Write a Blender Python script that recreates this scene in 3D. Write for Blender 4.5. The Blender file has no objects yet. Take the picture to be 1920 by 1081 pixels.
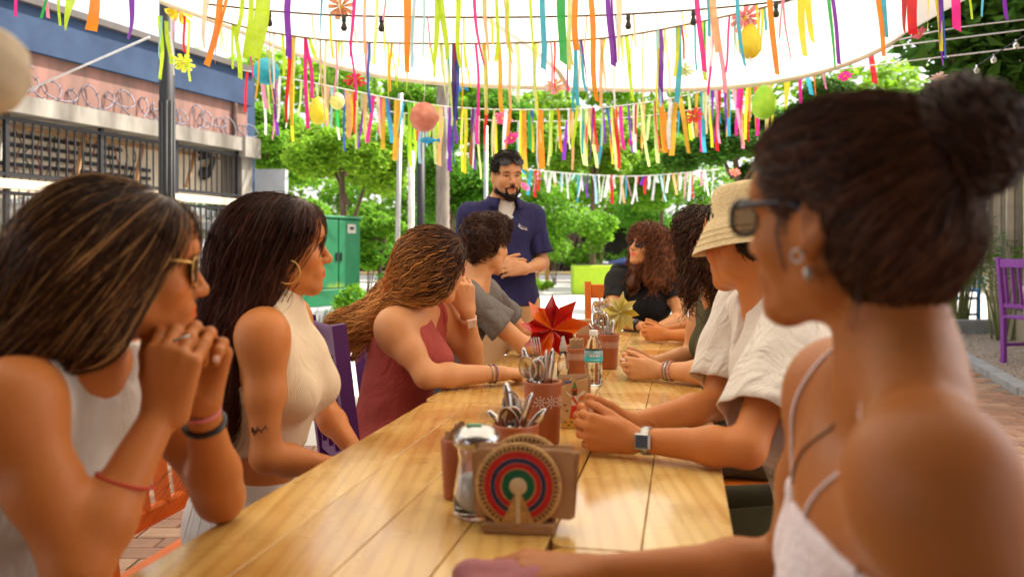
import bpy, math, random
import numpy as np
from mathutils import Vector, Matrix
random.seed(7); rng = np.random.default_rng(7)
SC = bpy.context.scene
COL = SC.collection
R = math.radians
# ------------------------------------------------------------------ camera
CAMZ, FPX, HORIZ = 1.2, 1600.0, 470.0
cam_d = bpy.data.cameras.new('camera'); cam = bpy.data.objects.new('camera', cam_d); COL.objects.link(cam)
cam.location = (0, 0, CAMZ); cam.rotation_euler = (R(90), 0, 0)
cam_d.sensor_width = 36; cam_d.lens = 30; cam_d.shift_y = -(540.5 - HORIZ) / 1920
cam_d.clip_start = 0.02; cam_d.clip_end = 500
cam_d.dof.use_dof = True; cam_d.dof.focus_distance = 3.1; cam_d.dof.aperture_fstop = 3.2
SC.camera = cam
# ------------------------------------------------------------------ sky, sun, exposure
SUN_TO = Vector((0.58, 0.24, 0.78)).normalized()
elev = math.asin(SUN_TO.z); azim = math.atan2(SUN_TO.x, SUN_TO.y)
w = bpy.data.worlds.new('World'); SC.world = w; w.use_nodes = True
nt = w.node_tree; bg = nt.nodes['Background']
sky = nt.nodes.new('ShaderNodeTexSky'); sky.sky_type = 'NISHITA'; sky.sun_disc = False
sky.sun_elevation = elev; sky.sun_rotation = azim; sky.dust_density = 5.0; sky.air_density = 0.7; sky.ozone_density = 0.4
hz = nt.nodes.new('ShaderNodeMix'); hz.data_type = 'RGBA'; hz.inputs[0].default_value = .45; hz.inputs[7].default_value = (8.2, 8.0, 7.6, 1)   # thin white overcast veil
nt.links.new(sky.outputs[0], hz.inputs[6]); nt.links.new(hz.outputs[2], bg.inputs[0]); bg.inputs[1].default_value = 0.15
sun_d = bpy.data.lights.new('sun', 'SUN'); sun = bpy.data.objects.new('sun', sun_d); COL.objects.link(sun)
sun_d.energy = 5.0; sun_d.angle = R(0.5); sun_d.color = (1, .93, .80)
sun.rotation_euler = (-SUN_TO).to_track_quat('-Z', 'Y').to_euler(); sun.location = (0, 0, 20)
vs = SC.view_settings; vs.view_transform = 'Standard'; vs.look = 'None'; vs.exposure = 1.0; vs.gamma = 1; vs.use_curve_mapping = False
SC.cycles.use_denoising = True
SC.cycles.max_bounces = 10; SC.cycles.diffuse_bounces = 5; SC.cycles.transmission_bounces = 8; SC.cycles.transparent_max_bounces = 12
SC.cycles.sample_clamp_indirect = 6
# ------------------------------------------------------------------ helpers
def P(u, v, Y):
    return np.array([(u - 960) / FPX * Y, Y, CAMZ - (v - HORIZ) / FPX * Y])
def A3(*a): return np.array(a, float)
def nrm(v):
    v = np.asarray(v, float); return v / max(np.linalg.norm(v), 1e-9)
def srgb(r, g, b):
    f = lambda c: ((c / 255) / 12.92 if c <= 10 else (((c / 255) + .055) / 1.055) ** 2.4)
    return (f(r), f(g), f(b))
ORG = {}
def tag(o, label=None, cat=None, group=None, kind=None):
    if label: o['label'] = label
    if cat: o['category'] = cat
    if group: o['group'] = group
    if kind: o['kind'] = kind
    return o
def empty(name, loc, label=None, cat=None, group=None, kind=None):
    o = bpy.data.objects.new(name, None); COL.objects.link(o); o.location = tuple(loc); o.empty_display_size = .05
    ORG[o] = np.array(loc, float)
    return tag(o, label, cat, group, kind)
def mesh_obj(name, V, F, mat, parent=None, cols=None, smooth=True, org=None, uv=None):
    """V world-space vertices; F array or list of faces"""
    V = np.asarray(V, float).reshape(-1, 3)
    base = ORG[parent] if parent is not None else (np.asarray(org, float) if org is not None else np.zeros(3))
    me = bpy.data.meshes.new(name)
    L = V - base
    if isinstance(F, np.ndarray):
        nf, k = F.shape
        me.vertices.add(len(L)); me.vertices.foreach_set('co', L.astype(np.float32).ravel())
        me.loops.add(nf * k); me.loops.foreach_set('vertex_index', F.astype(np.int32).ravel())
        me.polygons.add(nf); me.polygons.foreach_set('loop_start', np.arange(0, nf * k, k, dtype=np.int32))
        me.update(calc_edges=True); me.validate()
    else:
        me.from_pydata(L.tolist(), [], [list(f) for f in F]); me.update()
    if len(me.polygons): me.polygons.foreach_set('use_smooth', np.full(len(me.polygons), smooth, bool))
    if cols is not None:
        at = me.color_attributes.new('col', 'FLOAT_COLOR', 'POINT')
        c = np.ones((len(V), 4), np.float32); c[:, :3] = cols
        at.data.foreach_set('color', c.ravel())
    if mat is not None: me.materials.append(mat)
    o = bpy.data.objects.new(name, me); COL.objects.link(o)
    if parent is not None: o.parent = parent; ORG[o] = base
    else: o.location = tuple(base); ORG[o] = base
    return o
class MB:
    """collects simple shapes of ONE part"""
    def __init__(s): s.V = []; s.F = []
    def add(s, V, F):
        n = len(s.V); s.V += [tuple(v) for v in V]; s.F += [tuple(i + n for i in f) for f in F]; return s
    def box(s, c, sx, sy, sz, ax=None, bev=0):
        ax = np.eye(3) if ax is None else np.asarray(ax)
        c = np.asarray(c, float); h = np.array([sx, sy, sz]) / 2
        if bev <= 0:
            V = [c + ax.T @ (h * np.array([i, j, k])) for i in (-1, 1) for j in (-1, 1) for k in (-1, 1)]
            F = [(0, 1, 3, 2), (4, 6, 7, 5), (0, 4, 5, 1), (2, 3, 7, 6), (0, 2, 6, 4), (1, 5, 7, 3)]
            return s.add(V, F)
        b = min(bev, min(h) * .9); ring = []; V = []
        for z, q in ((-h[2], b), (-h[2] + b, 0), (h[2] - b, 0), (h[2], b)):
            x, y = h[0] - q, h[1] - q; bb = b * .8
            ring = [(x - bb, y), (x, y - bb), (x, -y + bb), (x - bb, -y), (-x + bb, -y), (-x, -y + bb), (-x, y - bb), (-x + bb, y)]
            V += [c + ax.T @ np.array([a_, b_, z]) for a_, b_ in ring]
        F = [tuple(range(8))] + [tuple(24 + i for i in reversed(range(8)))]
        for r_ in range(3):
            for i in range(8):
                j = (i + 1) % 8; F.append((r_ * 8 + j, r_ * 8 + i, r_ * 8 + 8 + i, r_ * 8 + 8 + j))
        return s.add(V, F)
    def bar(s, a, b, wx, wy=None, up=(0, 0, 1)):
        a = np.asarray(a, float); b = np.asarray(b, float); wy = wy or wx
        z = nrm(b - a); u = np.asarray(up, float)
        if abs(z @ nrm(u)) > .99: u = np.array([1., 0, 0])
        x = nrm(np.cross(u, z)); y = np.cross(z, x)
        return s.box((a + b) / 2, wx, wy, np.linalg.norm(b - a), np.array([x, y, z]))
    def tube(s, pts, r, n=8, cap=True):
        V, F = tube_mesh(pts, r, n, cap); return s.add(V, F)
    def lathe(s, prof, c, n=24, ax=None, cap=True):
        ax = np.eye(3) if ax is None else np.asarray(ax); c = np.asarray(c, float)
        V = []; F = []
        for r_, z in prof:
            for i in range(n):
                t = 2 * math.pi * i / n; V.append(c + ax.T @ np.array([r_ * math.cos(t), r_ * math.sin(t), z]))
        for k in range(len(prof) - 1):
            for i in range(n):
                j = (i + 1) % n; F.append((k * n + i, k * n + j, k * n + n + j, k * n + n + i))
        if cap: F.append(tuple(reversed(range(n)))); F.append(tuple((len(prof) - 1) * n + i for i in range(n)))
        return s.add(V, F)
    def build(s, name, mat, parent=None, smooth=False, org=None):
        return mesh_obj(name, s.V, s.F, mat, parent, smooth=smooth, org=org)
def tube_mesh(pts, r, n=8, cap=True):
    pts = np.asarray(pts, float); m = len(pts); r = np.broadcast_to(np.asarray(r, float), (m,))
    T = np.gradient(pts, axis=0); V = []; F = []; x = None
    for i in range(m):
        t = nrm(T[i])
        if x is None: x = nrm(np.cross(t, [0.3, .2, 1.] if abs(t[2]) < .9 else [1., 0, 0]))
        x = nrm(x - t * (x @ t)); y = np.cross(t, x)
        for k in range(n):
            a = 2 * math.pi * k / n; V.append(pts[i] + r[i] * (math.cos(a) * x + math.sin(a) * y))
    for i in range(m - 1):
        for k in range(n):
            j = (k + 1) % n; F.append((i * n + k, i * n + j, i * n + n + j, i * n + n + k))
    if cap: F.append(tuple(reversed(range(n)))); F.append(tuple((m - 1) * n + k for k in range(n)))
    return V, F
def spline(ctrl, m=24):
    c = np.asarray(ctrl, float); n = len(c); out = []
    if n < 3: return np.array([c[0] + (c[-1] - c[0]) * t for t in np.linspace(0, 1, m)])
    e = np.vstack([2 * c[0] - c[1], c, 2 * c[-1] - c[-2]])
    for t in np.linspace(0, n - 1 - 1e-6, m):
        i = int(t); f = t - i; p0, p1, p2, p3 = e[i:i + 4]
        out.append(.5 * (2 * p1 + (p2 - p0) * f + (2 * p0 - 5 * p1 + 4 * p2 - p3) * f * f + (3 * p1 - p0 - 3 * p2 + p3) * f ** 3))
    return np.array(out)
# ------------------------------------------------------------------ materials
MATS = {}
def mat(name, col=(.5, .5, .5), rough=.6, metal=0, var=0.12, vscale=8, bump=0, bscale=60, spec=.5, attr=False, trans=0, sss=0, coat=0,
        col2=None, stretch=None, sheen=0, alpha=1, ior=1.45, transmission=0, wave=None, detail=4, fold=0, fscale=13):
    if name in MATS: return MATS[name]
    m = bpy.data.materials.new(name); m.use_nodes = True; t = m.node_tree; N = t.nodes; Lk = t.links
    b = N['Principled BSDF']; out = N['Material Output']
    b.inputs['Roughness'].default_value = rough; b.inputs['Metallic'].default_value = metal
    b.inputs['Specular IOR Level'].default_value = spec; b.inputs['Coat Weight'].default_value = coat; b.inputs['Coat Roughness'].default_value = .12
    b.inputs['IOR'].default_value = ior; b.inputs['Transmission Weight'].default_value = transmission; b.inputs['Alpha'].default_value = alpha
    b.inputs['Sheen Weight'].default_value = sheen
    if sss:
        b.inputs['Subsurface Weight'].default_value = sss; b.inputs['Subsurface Radius'].default_value = (1, .35, .18); b.inputs['Subsurface Scale'].default_value = .008
    tc = N.new('ShaderNodeTexCoord'); src = tc.outputs['Object']
    if stretch:
        mp = N.new('ShaderNodeMapping'); mp.inputs['Scale'].default_value = stretch; Lk.new(src, mp.inputs[0]); src = mp.outputs[0]
    nz = N.new('ShaderNodeTexNoise'); nz.inputs['Scale'].default_value = vscale; nz.inputs['Detail'].default_value = detail; Lk.new(src, nz.inputs['Vector'])
    mx = N.new('ShaderNodeMix'); mx.data_type = 'RGBA'
    rm = N.new('ShaderNodeMapRange'); rm.inputs[1].default_value = .3; rm.inputs[2].default_value = .7; Lk.new(nz.outputs[0], rm.inputs[0]); Lk.new(rm.outputs[0], mx.inputs[0])
    c = np.array(col)
    c2 = np.array(col2) if col2 is not None else np.clip(c * (1 + var), 0, 1)
    c1 = c if col2 is not None else c * (1 - var)
    mx.inputs[6].default_value = (*c1, 1); mx.inputs[7].default_value = (*c2, 1)
    colout = mx.outputs[2]
    if attr:
        at = N.new('ShaderNodeAttribute'); at.attribute_name = 'col'
        ml = N.new('ShaderNodeMix'); ml.data_type = 'RGBA'; ml.blend_type = 'MULTIPLY'; ml.inputs[0].default_value = 1
        Lk.new(at.outputs[0], ml.inputs[6]); Lk.new(colout, ml.inputs[7]); colout = ml.outputs[2]
    Lk.new(colout, b.inputs['Base Color'])
    if bump:
        bt = N.new('ShaderNodeTexNoise') if not wave else N.new('ShaderNodeTexWave')
        bt.inputs['Scale'].default_value = bscale
        if wave: bt.bands_direction = wave; Lk.new(tc.outputs['Object'], bt.inputs[0])
        else: bt.inputs['Detail'].default_value = 5; Lk.new(src, bt.inputs['Vector'])
        bp = N.new('ShaderNodeBump'); bp.inputs['Strength'].default_value = bump; bp.inputs['Distance'].default_value = .004
        Lk.new(bt.outputs['Fac'] if wave else bt.outputs[0], bp.inputs['Height']); Lk.new(bp.outputs[0], b.inputs['Normal'])
        if fold:
            fm = N.new('ShaderNodeMapping'); fm.inputs['Scale'].default_value = (1, 1, .55); fm.inputs['Rotation'].default_value = (.5, .4, .3); Lk.new(tc.outputs['Object'], fm.inputs[0])
            fn = N.new('ShaderNodeTexNoise'); fn.inputs['Scale'].default_value = fscale; fn.inputs['Detail'].default_value = 2.5; fn.inputs['Distortion'].default_value = 1.6; Lk.new(fm.outputs[0], fn.inputs['Vector'])
            fr = N.new('ShaderNodeMath'); fr.operation = 'ABSOLUTE'; fs = N.new('ShaderNodeMath'); fs.operation = 'SUBTRACT'; fs.inputs[1].default_value = .5; Lk.new(fn.outputs[0], fs.inputs[0]); Lk.new(fs.outputs[0], fr.inputs[0])
            b2 = N.new('ShaderNodeBump'); b2.inputs['Strength'].default_value = fold; b2.inputs['Distance'].default_value = .03; Lk.new(fr.outputs[0], b2.inputs['Height']); Lk.new(b2.outputs[0], bp.inputs['Normal'])
    if trans:
        tr = N.new('ShaderNodeBsdfTranslucent'); Lk.new(colout, tr.inputs[0])
        ms = N.new('ShaderNodeMixShader'); ms.inputs[0].default_value = trans
        Lk.new(b.outputs[0], ms.inputs[1]); Lk.new(tr.outputs[0], ms.inputs[2]); Lk.new(ms.outputs[0], out.inputs[0])
    MATS[name] = m
    return m
# ------------------------------------------------------------------ implicit surfaces
def cone(a, b, ra, rb=None, k=.02, g='', op=1, n=None, s=1.0):
    a = np.asarray(a, float); b = np.asarray(b, float); rb = ra if rb is None else rb
    return dict(t='c', a=a, b=b, ra=ra, rb=rb, k=k, g=g, op=op, n=None if n is None else nrm(n), s=s)
def ell(c, r, ax=None, k=.02, g='', op=1):
    return dict(t='e', c=np.asarray(c, float), r=np.broadcast_to(np.asarray(r, float), (3,)).copy(), ax=np.eye(3) if ax is None else np.asarray(ax, float), k=k, g=g, op=op)
def plane(p, n, k=.004):
    n = nrm(n); return dict(t='p', n=n, d=float(n @ np.asarray(p, float)), k=k, g='cut', op=-2)
def ev(p, X, Y, Z):
    if p['t'] == 'p':
        n = p['n']; return X * n[0] + Y * n[1] + Z * n[2] - p['d']
    if p['t'] == 'c':
        a, b = p['a'], p['b']
        px, py, pz = X - a[0], Y - a[1], Z - a[2]; ba = b - a
        if p['n'] is not None:
            n = p['n']; dn = (px * n[0] + py * n[1] + pz * n[2]) * (p['s'] - 1)
            px, py, pz = px + dn * n[0], py + dn * n[1], pz + dn * n[2]; ba = ba + n * (ba @ n) * (p['s'] - 1)
        l2 = max(ba @ ba, 1e-10)
        t = np.clip((px * ba[0] + py * ba[1] + pz * ba[2]) / l2, 0, 1)
        d = np.sqrt((px - t * ba[0]) ** 2 + (py - t * ba[1]) ** 2 + (pz - t * ba[2]) ** 2) - (p['ra'] + (p['rb'] - p['ra']) * t)
        return d / math.sqrt(p['s']) if p['n'] is not None else d
    c, r, ax = p['c'], p['r'], p['ax']
    px, py, pz = X - c[0], Y - c[1], Z - c[2]
    q = [(px * ax[i, 0] + py * ax[i, 1] + pz * ax[i, 2]) / r[i] for i in range(3)]
    k0 = np.sqrt(q[0] ** 2 + q[1] ** 2 + q[2] ** 2); k1 = np.sqrt((q[0] / r[0]) ** 2 + (q[1] / r[1]) ** 2 + (q[2] / r[2]) ** 2)
    return k0 * (k0 - 1) / np.maximum(k1, 1e-6)
def smin(a, b, k):
    h = np.maximum(k - np.abs(a - b), 0) / k
    return np.minimum(a, b) - h * h * k * .25
def bbox(p):
    if p['t'] == 'c':
        r = max(p['ra'], p['rb']); return np.minimum(p['a'], p['b']) - r, np.maximum(p['a'], p['b']) + r
    m = np.sqrt(((p['ax'] * p['r'][:, None]) ** 2).sum(0)); return p['c'] - m, p['c'] + m
def apply(F, p, d):
    if p['op'] == 1: return smin(F, d, p['k'])
    if p['op'] == -1: return -smin(-F, d, p['k'])
    return -smin(-F, -d, p['k'])            # -2: keep the negative side
def field(prims, lo, hi, h, pad=.02, wob=None, off=0.):
    n = np.ceil((hi - lo) / h).astype(int) + 1
    F = np.full(n, .25, np.float32)
    ax = [(lo[i] + h * np.arange(n[i])).astype(np.float32) for i in range(3)]
    done_off = False
    for p in prims:
        if p['op'] != 1 and not done_off and p['op'] in (-1, -2) and p['g'] == 'cut':
            F -= off; done_off = True
            if wob is not None: F += wob(ax[0][:, None, None], ax[1][None, :, None], ax[2][None, None, :])
        if p['t'] == 'p': sl = [slice(0, n[i]) for i in range(3)]
        else:
            b0, b1 = bbox(p); m = p['k'] + pad + 2 * h
            i0 = np.maximum(np.floor((b0 - m - lo) / h).astype(int), 0); i1 = np.minimum(np.ceil((b1 + m - lo) / h).astype(int) + 1, n)
            if np.any(i1 <= i0): continue
            sl = [slice(i0[i], i1[i]) for i in range(3)]
        X = ax[0][sl[0]][:, None, None]; Y = ax[1][sl[1]][None, :, None]; Z = ax[2][sl[2]][None, None, :]
        F[tuple(sl)] = apply(F[tuple(sl)], p, ev(p, X, Y, Z))
    if not done_off:
        F -= off
        if wob is not None: F += wob(ax[0][:, None, None], ax[1][None, :, None], ax[2][None, None, :])
    return F
def fpoint(prims, Q):
    F = np.full(len(Q), .25)
    for p in prims: F = apply(F, p, ev(p, Q[:, 0], Q[:, 1], Q[:, 2]))
    return F
def fgrad(prims, Q, e=.003):
    G = np.stack([fpoint(prims, Q + d) - fpoint(prims, Q - d) for d in np.eye(3) * e], 1)
    return G / np.maximum(np.linalg.norm(G, axis=1, keepdims=True), 1e-9)
def surfnet(F, lo, h):
    ins = F < 0; n = np.array(F.shape)
    c = np.zeros(n - 1, np.int8)
    for i in (0, 1):
        for j in (0, 1):
            for k in (0, 1): c += ins[i:n[0] - 1 + i, j:n[1] - 1 + j, k:n[2] - 1 + k]
    act = (c > 0) & (c < 8); I = np.argwhere(act)
    if len(I) == 0: return np.zeros((0, 3)), np.zeros((0, 4), int)
    idx = np.full(n - 1, -1, np.int32); idx[act] = np.arange(len(I))
    co = [(0, 0, 0), (1, 0, 0), (0, 1, 0), (1, 1, 0), (0, 0, 1), (1, 0, 1), (0, 1, 1), (1, 1, 1)]
    val = np.stack([F[I[:, 0] + a, I[:, 1] + b, I[:, 2] + d] for a, b, d in co], 1)
    acc = np.zeros((len(I), 3)); cnt = np.zeros(len(I))
    for a in range(8):
        for b in range(a + 1, 8):
            if sum(x != y for x, y in zip(co[a], co[b])) != 1: continue
            m = (val[:, a] < 0) != (val[:, b] < 0)
            t = val[m, a] / (val[m, a] - val[m, b])
            acc[m] += np.array(co[a]) + t[:, None] * (np.array(co[b]) - np.array(co[a])); cnt[m] += 1
    V = lo + (I + acc / cnt[:, None]) * h
    Fs = []
    for d in range(3):
        e1, e2 = [(1, 2), (2, 0), (0, 1)][d]
        s0 = [slice(None)] * 3; s1 = [slice(None)] * 3; s0[d] = slice(0, -1); s1[d] = slice(1, None)
        A, B = ins[tuple(s0)], ins[tuple(s1)]
        x = np.argwhere(A != B); flip = A[A != B]
        ok = (x[:, e1] > 0) & (x[:, e2] > 0) & (x[:, e1] < n[e1] - 1) & (x[:, e2] < n[e2] - 1); x = x[ok]; flip = flip[ok]
        def at(o1, o2):
            y = x.copy(); y[:, e1] += o1; y[:, e2] += o2; return idx[y[:, 0], y[:, 1], y[:, 2]]
        q = np.stack([at(-1, -1), at(0, -1), at(0, 0), at(-1, 0)], 1)
        q[~flip] = q[~flip][:, ::-1]; Fs.append(q)
    return V, np.vstack(Fs)
def bounds(prims, m):
    bs = [bbox(p) for p in prims if p['op'] == 1]
    return np.min([b[0] for b in bs], 0) - m, np.max([b[1] for b in bs], 0) + m
def wobble(amp, freq, seed, dirs=5, stretch=(1, 1, 1)):
    g = np.random.default_rng(seed); D = g.normal(size=(dirs, 3)) * np.array(stretch); D *= (freq * g.uniform(.6, 1.6, dirs) / np.maximum(np.linalg.norm(D, axis=1), .01))[:, None]; ph = g.uniform(0, 6.3, dirs)
    def f(X, Y, Z):
        w0 = np.sin(X * freq * .5 + ph[0]) + np.sin(Y * freq * .45 + ph[1]) + np.sin(Z * freq * .4)
        o = 0
        for i in range(dirs): o = o + np.sin(X * D[i, 0] + Y * D[i, 1] + Z * D[i, 2] + ph[i] + w0)
        return (o * (amp / dirs)).astype(np.float32)
    return f
def implicit(prims, h, off=0., wob=None, m=None):
    lo, hi = bounds(prims, (m or .03) + abs(off))
    return surfnet(field(prims, lo, hi, h, pad=.02 + abs(off), wob=wob, off=off), lo, h)
def drop_inside(V, F, boxes, sh):
    c = V[F].mean(1); keep = np.ones(len(F), bool)
    for lo, hi in boxes: keep &= ~np.all((c > lo + sh) & (c < hi - sh), axis=1)
    F = F[keep]; u, inv = np.unique(F, return_inverse=True)
    return V[u], inv.reshape(F.shape)
# ------------------------------------------------------------------ hair strands
STR = {}
def strands(prims, N, comb, length, S=16, rootsel=None, depth=(-.006, .006), rad=.0011, curl=(0, 0.03), seed=1, jitter=.15, h=.008, V=None, settle=.6, freelen=None):
    g = np.random.default_rng(seed)
    if V is None: V, _ = implicit(prims, h)
    if rootsel is not None: V = V[rootsel(V)]
    Q = V[g.integers(0, len(V), N)] + g.normal(0, .004, (N, 3))
    dep = g.uniform(depth[0], depth[1], N); Ln = length * g.uniform(.65, 1.1, N); ds = Ln / S
    jit = g.normal(0, jitter, (N, 3)); pts = [Q]; prev = None
    for s in range(S - 1):
        G = fgrad(prims, Q)
        D = comb(Q, s / S) + jit
        D = D - G * (D * G).sum(1, keepdims=True) * .9
        D /= np.maximum(np.linalg.norm(D, axis=1, keepdims=True), 1e-6)
        if prev is not None: D = .55 * D + .45 * prev; D /= np.linalg.norm(D, axis=1, keepdims=True)
        prev = D; Q = Q + D * ds[:, None]
        f = fpoint(prims, Q); corr = (f - dep) * settle
        corr = np.clip(corr, -.03, .006 if freelen is None else freelen)
        Q = Q - G * corr[:, None]; pts.append(Q)
    pts = np.stack(pts, 1)                                   # N,S,3
    T = np.gradient(pts, axis=1); T /= np.maximum(np.linalg.norm(T, axis=2, keepdims=True), 1e-9)
    ref = np.array([.31, .22, .93]); X = np.cross(T, ref); X /= np.maximum(np.linalg.norm(X, axis=2, keepdims=True), 1e-6); Yv = np.cross(T, X)
    sp = np.linspace(0, 1, S)[None, :]
    if curl[0] > 0:
        wl = curl[1] * g.uniform(.7, 1.4, (N, 1)); ph = g.uniform(0, 6.3, (N, 1)) + 2 * math.pi * sp * Ln[:, None] / wl
        am = curl[0] * g.uniform(.5, 1.3, (N, 1)) * np.minimum(sp * 3, 1)
        pts = pts + X * (am * np.cos(ph))[..., None] + Yv * (am * np.sin(ph))[..., None]
    rr = rad * g.uniform(.7, 1.3, (N, 1)) * np.clip(1.15 - sp ** 4, .15, 1)
    Vs = np.stack([pts + (X * math.cos(a) + Yv * math.sin(a)) * rr[..., None] for a in (0, 2.09, 4.19)], 2)   # N,S,3,3
    base = (np.arange(N)[:, None, None] * S + np.arange(S - 1)[None, :, None]) * 3
    k = np.arange(3)[None, None, :]; k2 = (k + 1) % 3
    F = np.stack([base + k, base + k2, base + 3 + k2, base + 3 + k], -1).reshape(-1, 4)
    q0 = pts[:, 0] * 1.0; cl = .5 + .25 * (np.sin(q0[:, 0] * 95 + q0[:, 2] * 60) + np.sin(q0[:, 1] * 80 - q0[:, 2] * 70 + 1)); STR['clump'] = np.repeat(cl, S * 3)
    rnd = np.repeat(g.uniform(0, 1, N), S * 3); spv = np.tile(np.repeat(np.linspace(0, 1, S), 3), N)
    return Vs.reshape(-1, 3), F, rnd, spv
# ------------------------------------------------------------------ setting
def gp(u, v, z=0.0):
    Y = (CAMZ - z) * FPX / (v - HORIZ); return P(u, v, Y)
def sheet(name, pts, z, m, kind='structure'):
    o = mesh_obj(name, [(x, y, z) for x, y in pts], [tuple(range(len(pts)))], m, None, smooth=False); o['kind'] = kind; return o
M_conc = mat('pale_concrete', (.50, .48, .45), .9, var=.10, vscale=.9, bump=.3, bscale=12, detail=8)
M_asph = mat('asphalt', (.10, .10, .105), .9, var=.2, vscale=3, bump=.4, bscale=90)
M_dirt = mat('bare_soil', (.11, .085, .06), .95, var=.3, vscale=2.5, bump=.5, bscale=30)
sheet('ground', [(-160, -40), (160, -40), (160, 320), (-160, 320)], -.006, M_dirt)
sheet('plaza', [(-14, -6), (14, -6), (14, 31.5), (-14, 31.5)], 0, M_conc)
rd = MB().box((0, 37.25, .0), 120, 10.5, .02); tag(rd.build('road', M_asph), kind='structure')
kb = MB()
for i in range(40): kb.box((-40 + i * 2.0, 42.75, .075), 1.96, .35, .15, None, .02)
tag(kb.build('kerb', mat('yellow_kerb_paint', (.55, .36, .06), .8, var=.25, vscale=2, col2=(.35, .31, .25))), kind='structure')
kb = MB()
for i in range(30): kb.box((-30 + i * 2.0, 31.7, .05), 1.97, .3, .12, None, .02)
tag(kb.build('plaza_edge', M_conc), kind='structure')
# brick pavers in the court round the table
M_brick = [mat('paver_%d' % i, c, .85, var=.15, vscale=14, bump=.4, bscale=70) for i, c in enumerate(((.30, .155, .095), (.34, .19, .12), (.27, .15, .10), (.37, .23, .15)))]
court = empty('paved_court', (0, 5, 0), kind='structure')
jb = sheet('paving_bed', [(-3.4, -2), (4.2, -2), (4.2, 7.0), (5.0, 9.65), (1.85, 9.65), (1.85, 5.25), (-3.4, 5.25)], .003, mat('joint_sand', (.22, .18, .14), .95, var=.2, vscale=30)); jb.parent = court; jb.location = (0, -5, 0)
pm = MB().box((0, 0, 0), .232, .112, .05, None, .005); pme = []
for m in M_brick:
    me = bpy.data.meshes.new('paver'); me.from_pydata(pm.V, [], pm.F); me.materials.append(m); pme.append(me)
near, rest = [], []
g = random.Random(3)
for j in range(-12, 93):
    for i in range(-14, 22):
        x = i * .24 + (.12 if j % 2 else 0); y = j * .12
        if x > 4.1 + max(0, y - 7.0) * .30 or y > 9.6 or x < -3.3 or y < 0 or (y > 5.2 and x < 1.9): continue
        sx, sy = 960 + x / max(y, .1) * FPX, HORIZ + CAMZ * FPX / max(y, .1)
        vis = (sx > 1780 and sx < 1925 and sy > 640) or (230 < sx < 480 and 800 < sy < 1085) or (600 < sx < 680 and 640 < sy < 850) 
        (near if vis else rest).append((x, y))
print('pavers near', len(near), 'rest', len(rest))
for k, (x, y) in enumerate(near[:300]):
    o = bpy.data.objects.new('paver', pme[g.randrange(4)]); COL.objects.link(o); o.parent = court
    o.location = (x, y - 5, -.012 + g.uniform(-.002, .002)); o.rotation_euler = (g.uniform(-.008, .008), g.uniform(-.008, .008), 0)
rb = [MB() for _ in M_brick]
for x, y in near[300:] + rest: rb[g.randrange(4)].box((x, y, -.012 + g.uniform(-.002, .002)), .232, .112, .05)
for b, m in zip(rb, M_brick): tag(b.build('paver_field', m, court), kind='stuff')
# gravel bed at the right and its concrete edging
M_grav = mat('gravel_ground', (.36, .29, .23), .95, var=.35, vscale=60, bump=1, bscale=110)
sheet('gravel_bed', [(4.25, 3), (13, 3), (13, 12.2), (6.0, 12.2), (5.1, 9.9), (4.25, 7.05)], .006, M_grav)
g2 = np.random.default_rng(4); nv = 5200
gx = g2.uniform(4.3, 9, nv); gy = g2.uniform(5.5, 12.2, nv); ok = gx > 4.32 + np.maximum(gy - 7.05, 0) * .30; gx, gy = gx[ok], gy[ok]; sz = g2.uniform(.010, .022, len(gx))
octv = np.array([(1, 0, 0), (-1, 0, 0), (0, 1, 0), (0, -1, 0), (0, 0, .8), (0, 0, -.8)]); octf = np.array([(0, 2, 4), (2, 1, 4), (1, 3, 4), (3, 0, 4), (2, 0, 5), (1, 2, 5), (3, 1, 5), (0, 3, 5)])
V = (np.stack([gx, gy, np.full(len(gx), .012)], 1)[:, None] + octv[None] * sz[:, None, None] * g2.uniform(.7, 1.3, (len(gx), 6, 1))).reshape(-1, 3)
F = (np.arange(len(gx))[:, None, None] * 6 + octf[None]).reshape(-1, 3)
tag(mesh_obj('gravel', V, F, mat('gravel_stone', (.46, .38, .31), .9, var=.4, vscale=45), smooth=False), 'pale brown gravel in the bed beside the paving', 'gravel', kind='stuff')
kb = MB(); ln = [A3(4.30, 3, 0), A3(4.25, 7.05, 0), A3(5.15, 10.0, 0), A3(6.0, 12.2, 0)]
for a, b in zip(ln[:-1], ln[1:]):
    n = max(1, int(np.linalg.norm(b - a) / .9))
    for i in range(n): p0 = a + (b - a) * (i + .01) / n; p1 = a + (b - a) * (i + .99) / n; kb.bar(p0 + A3(0, 0, .02), p1 + A3(0, 0, .02), .14, .10)
tag(kb.build('concrete_edging', mat('grey_concrete', (.34, .35, .36), .9, var=.15, vscale=6, bump=.4)), kind='structure')
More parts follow.
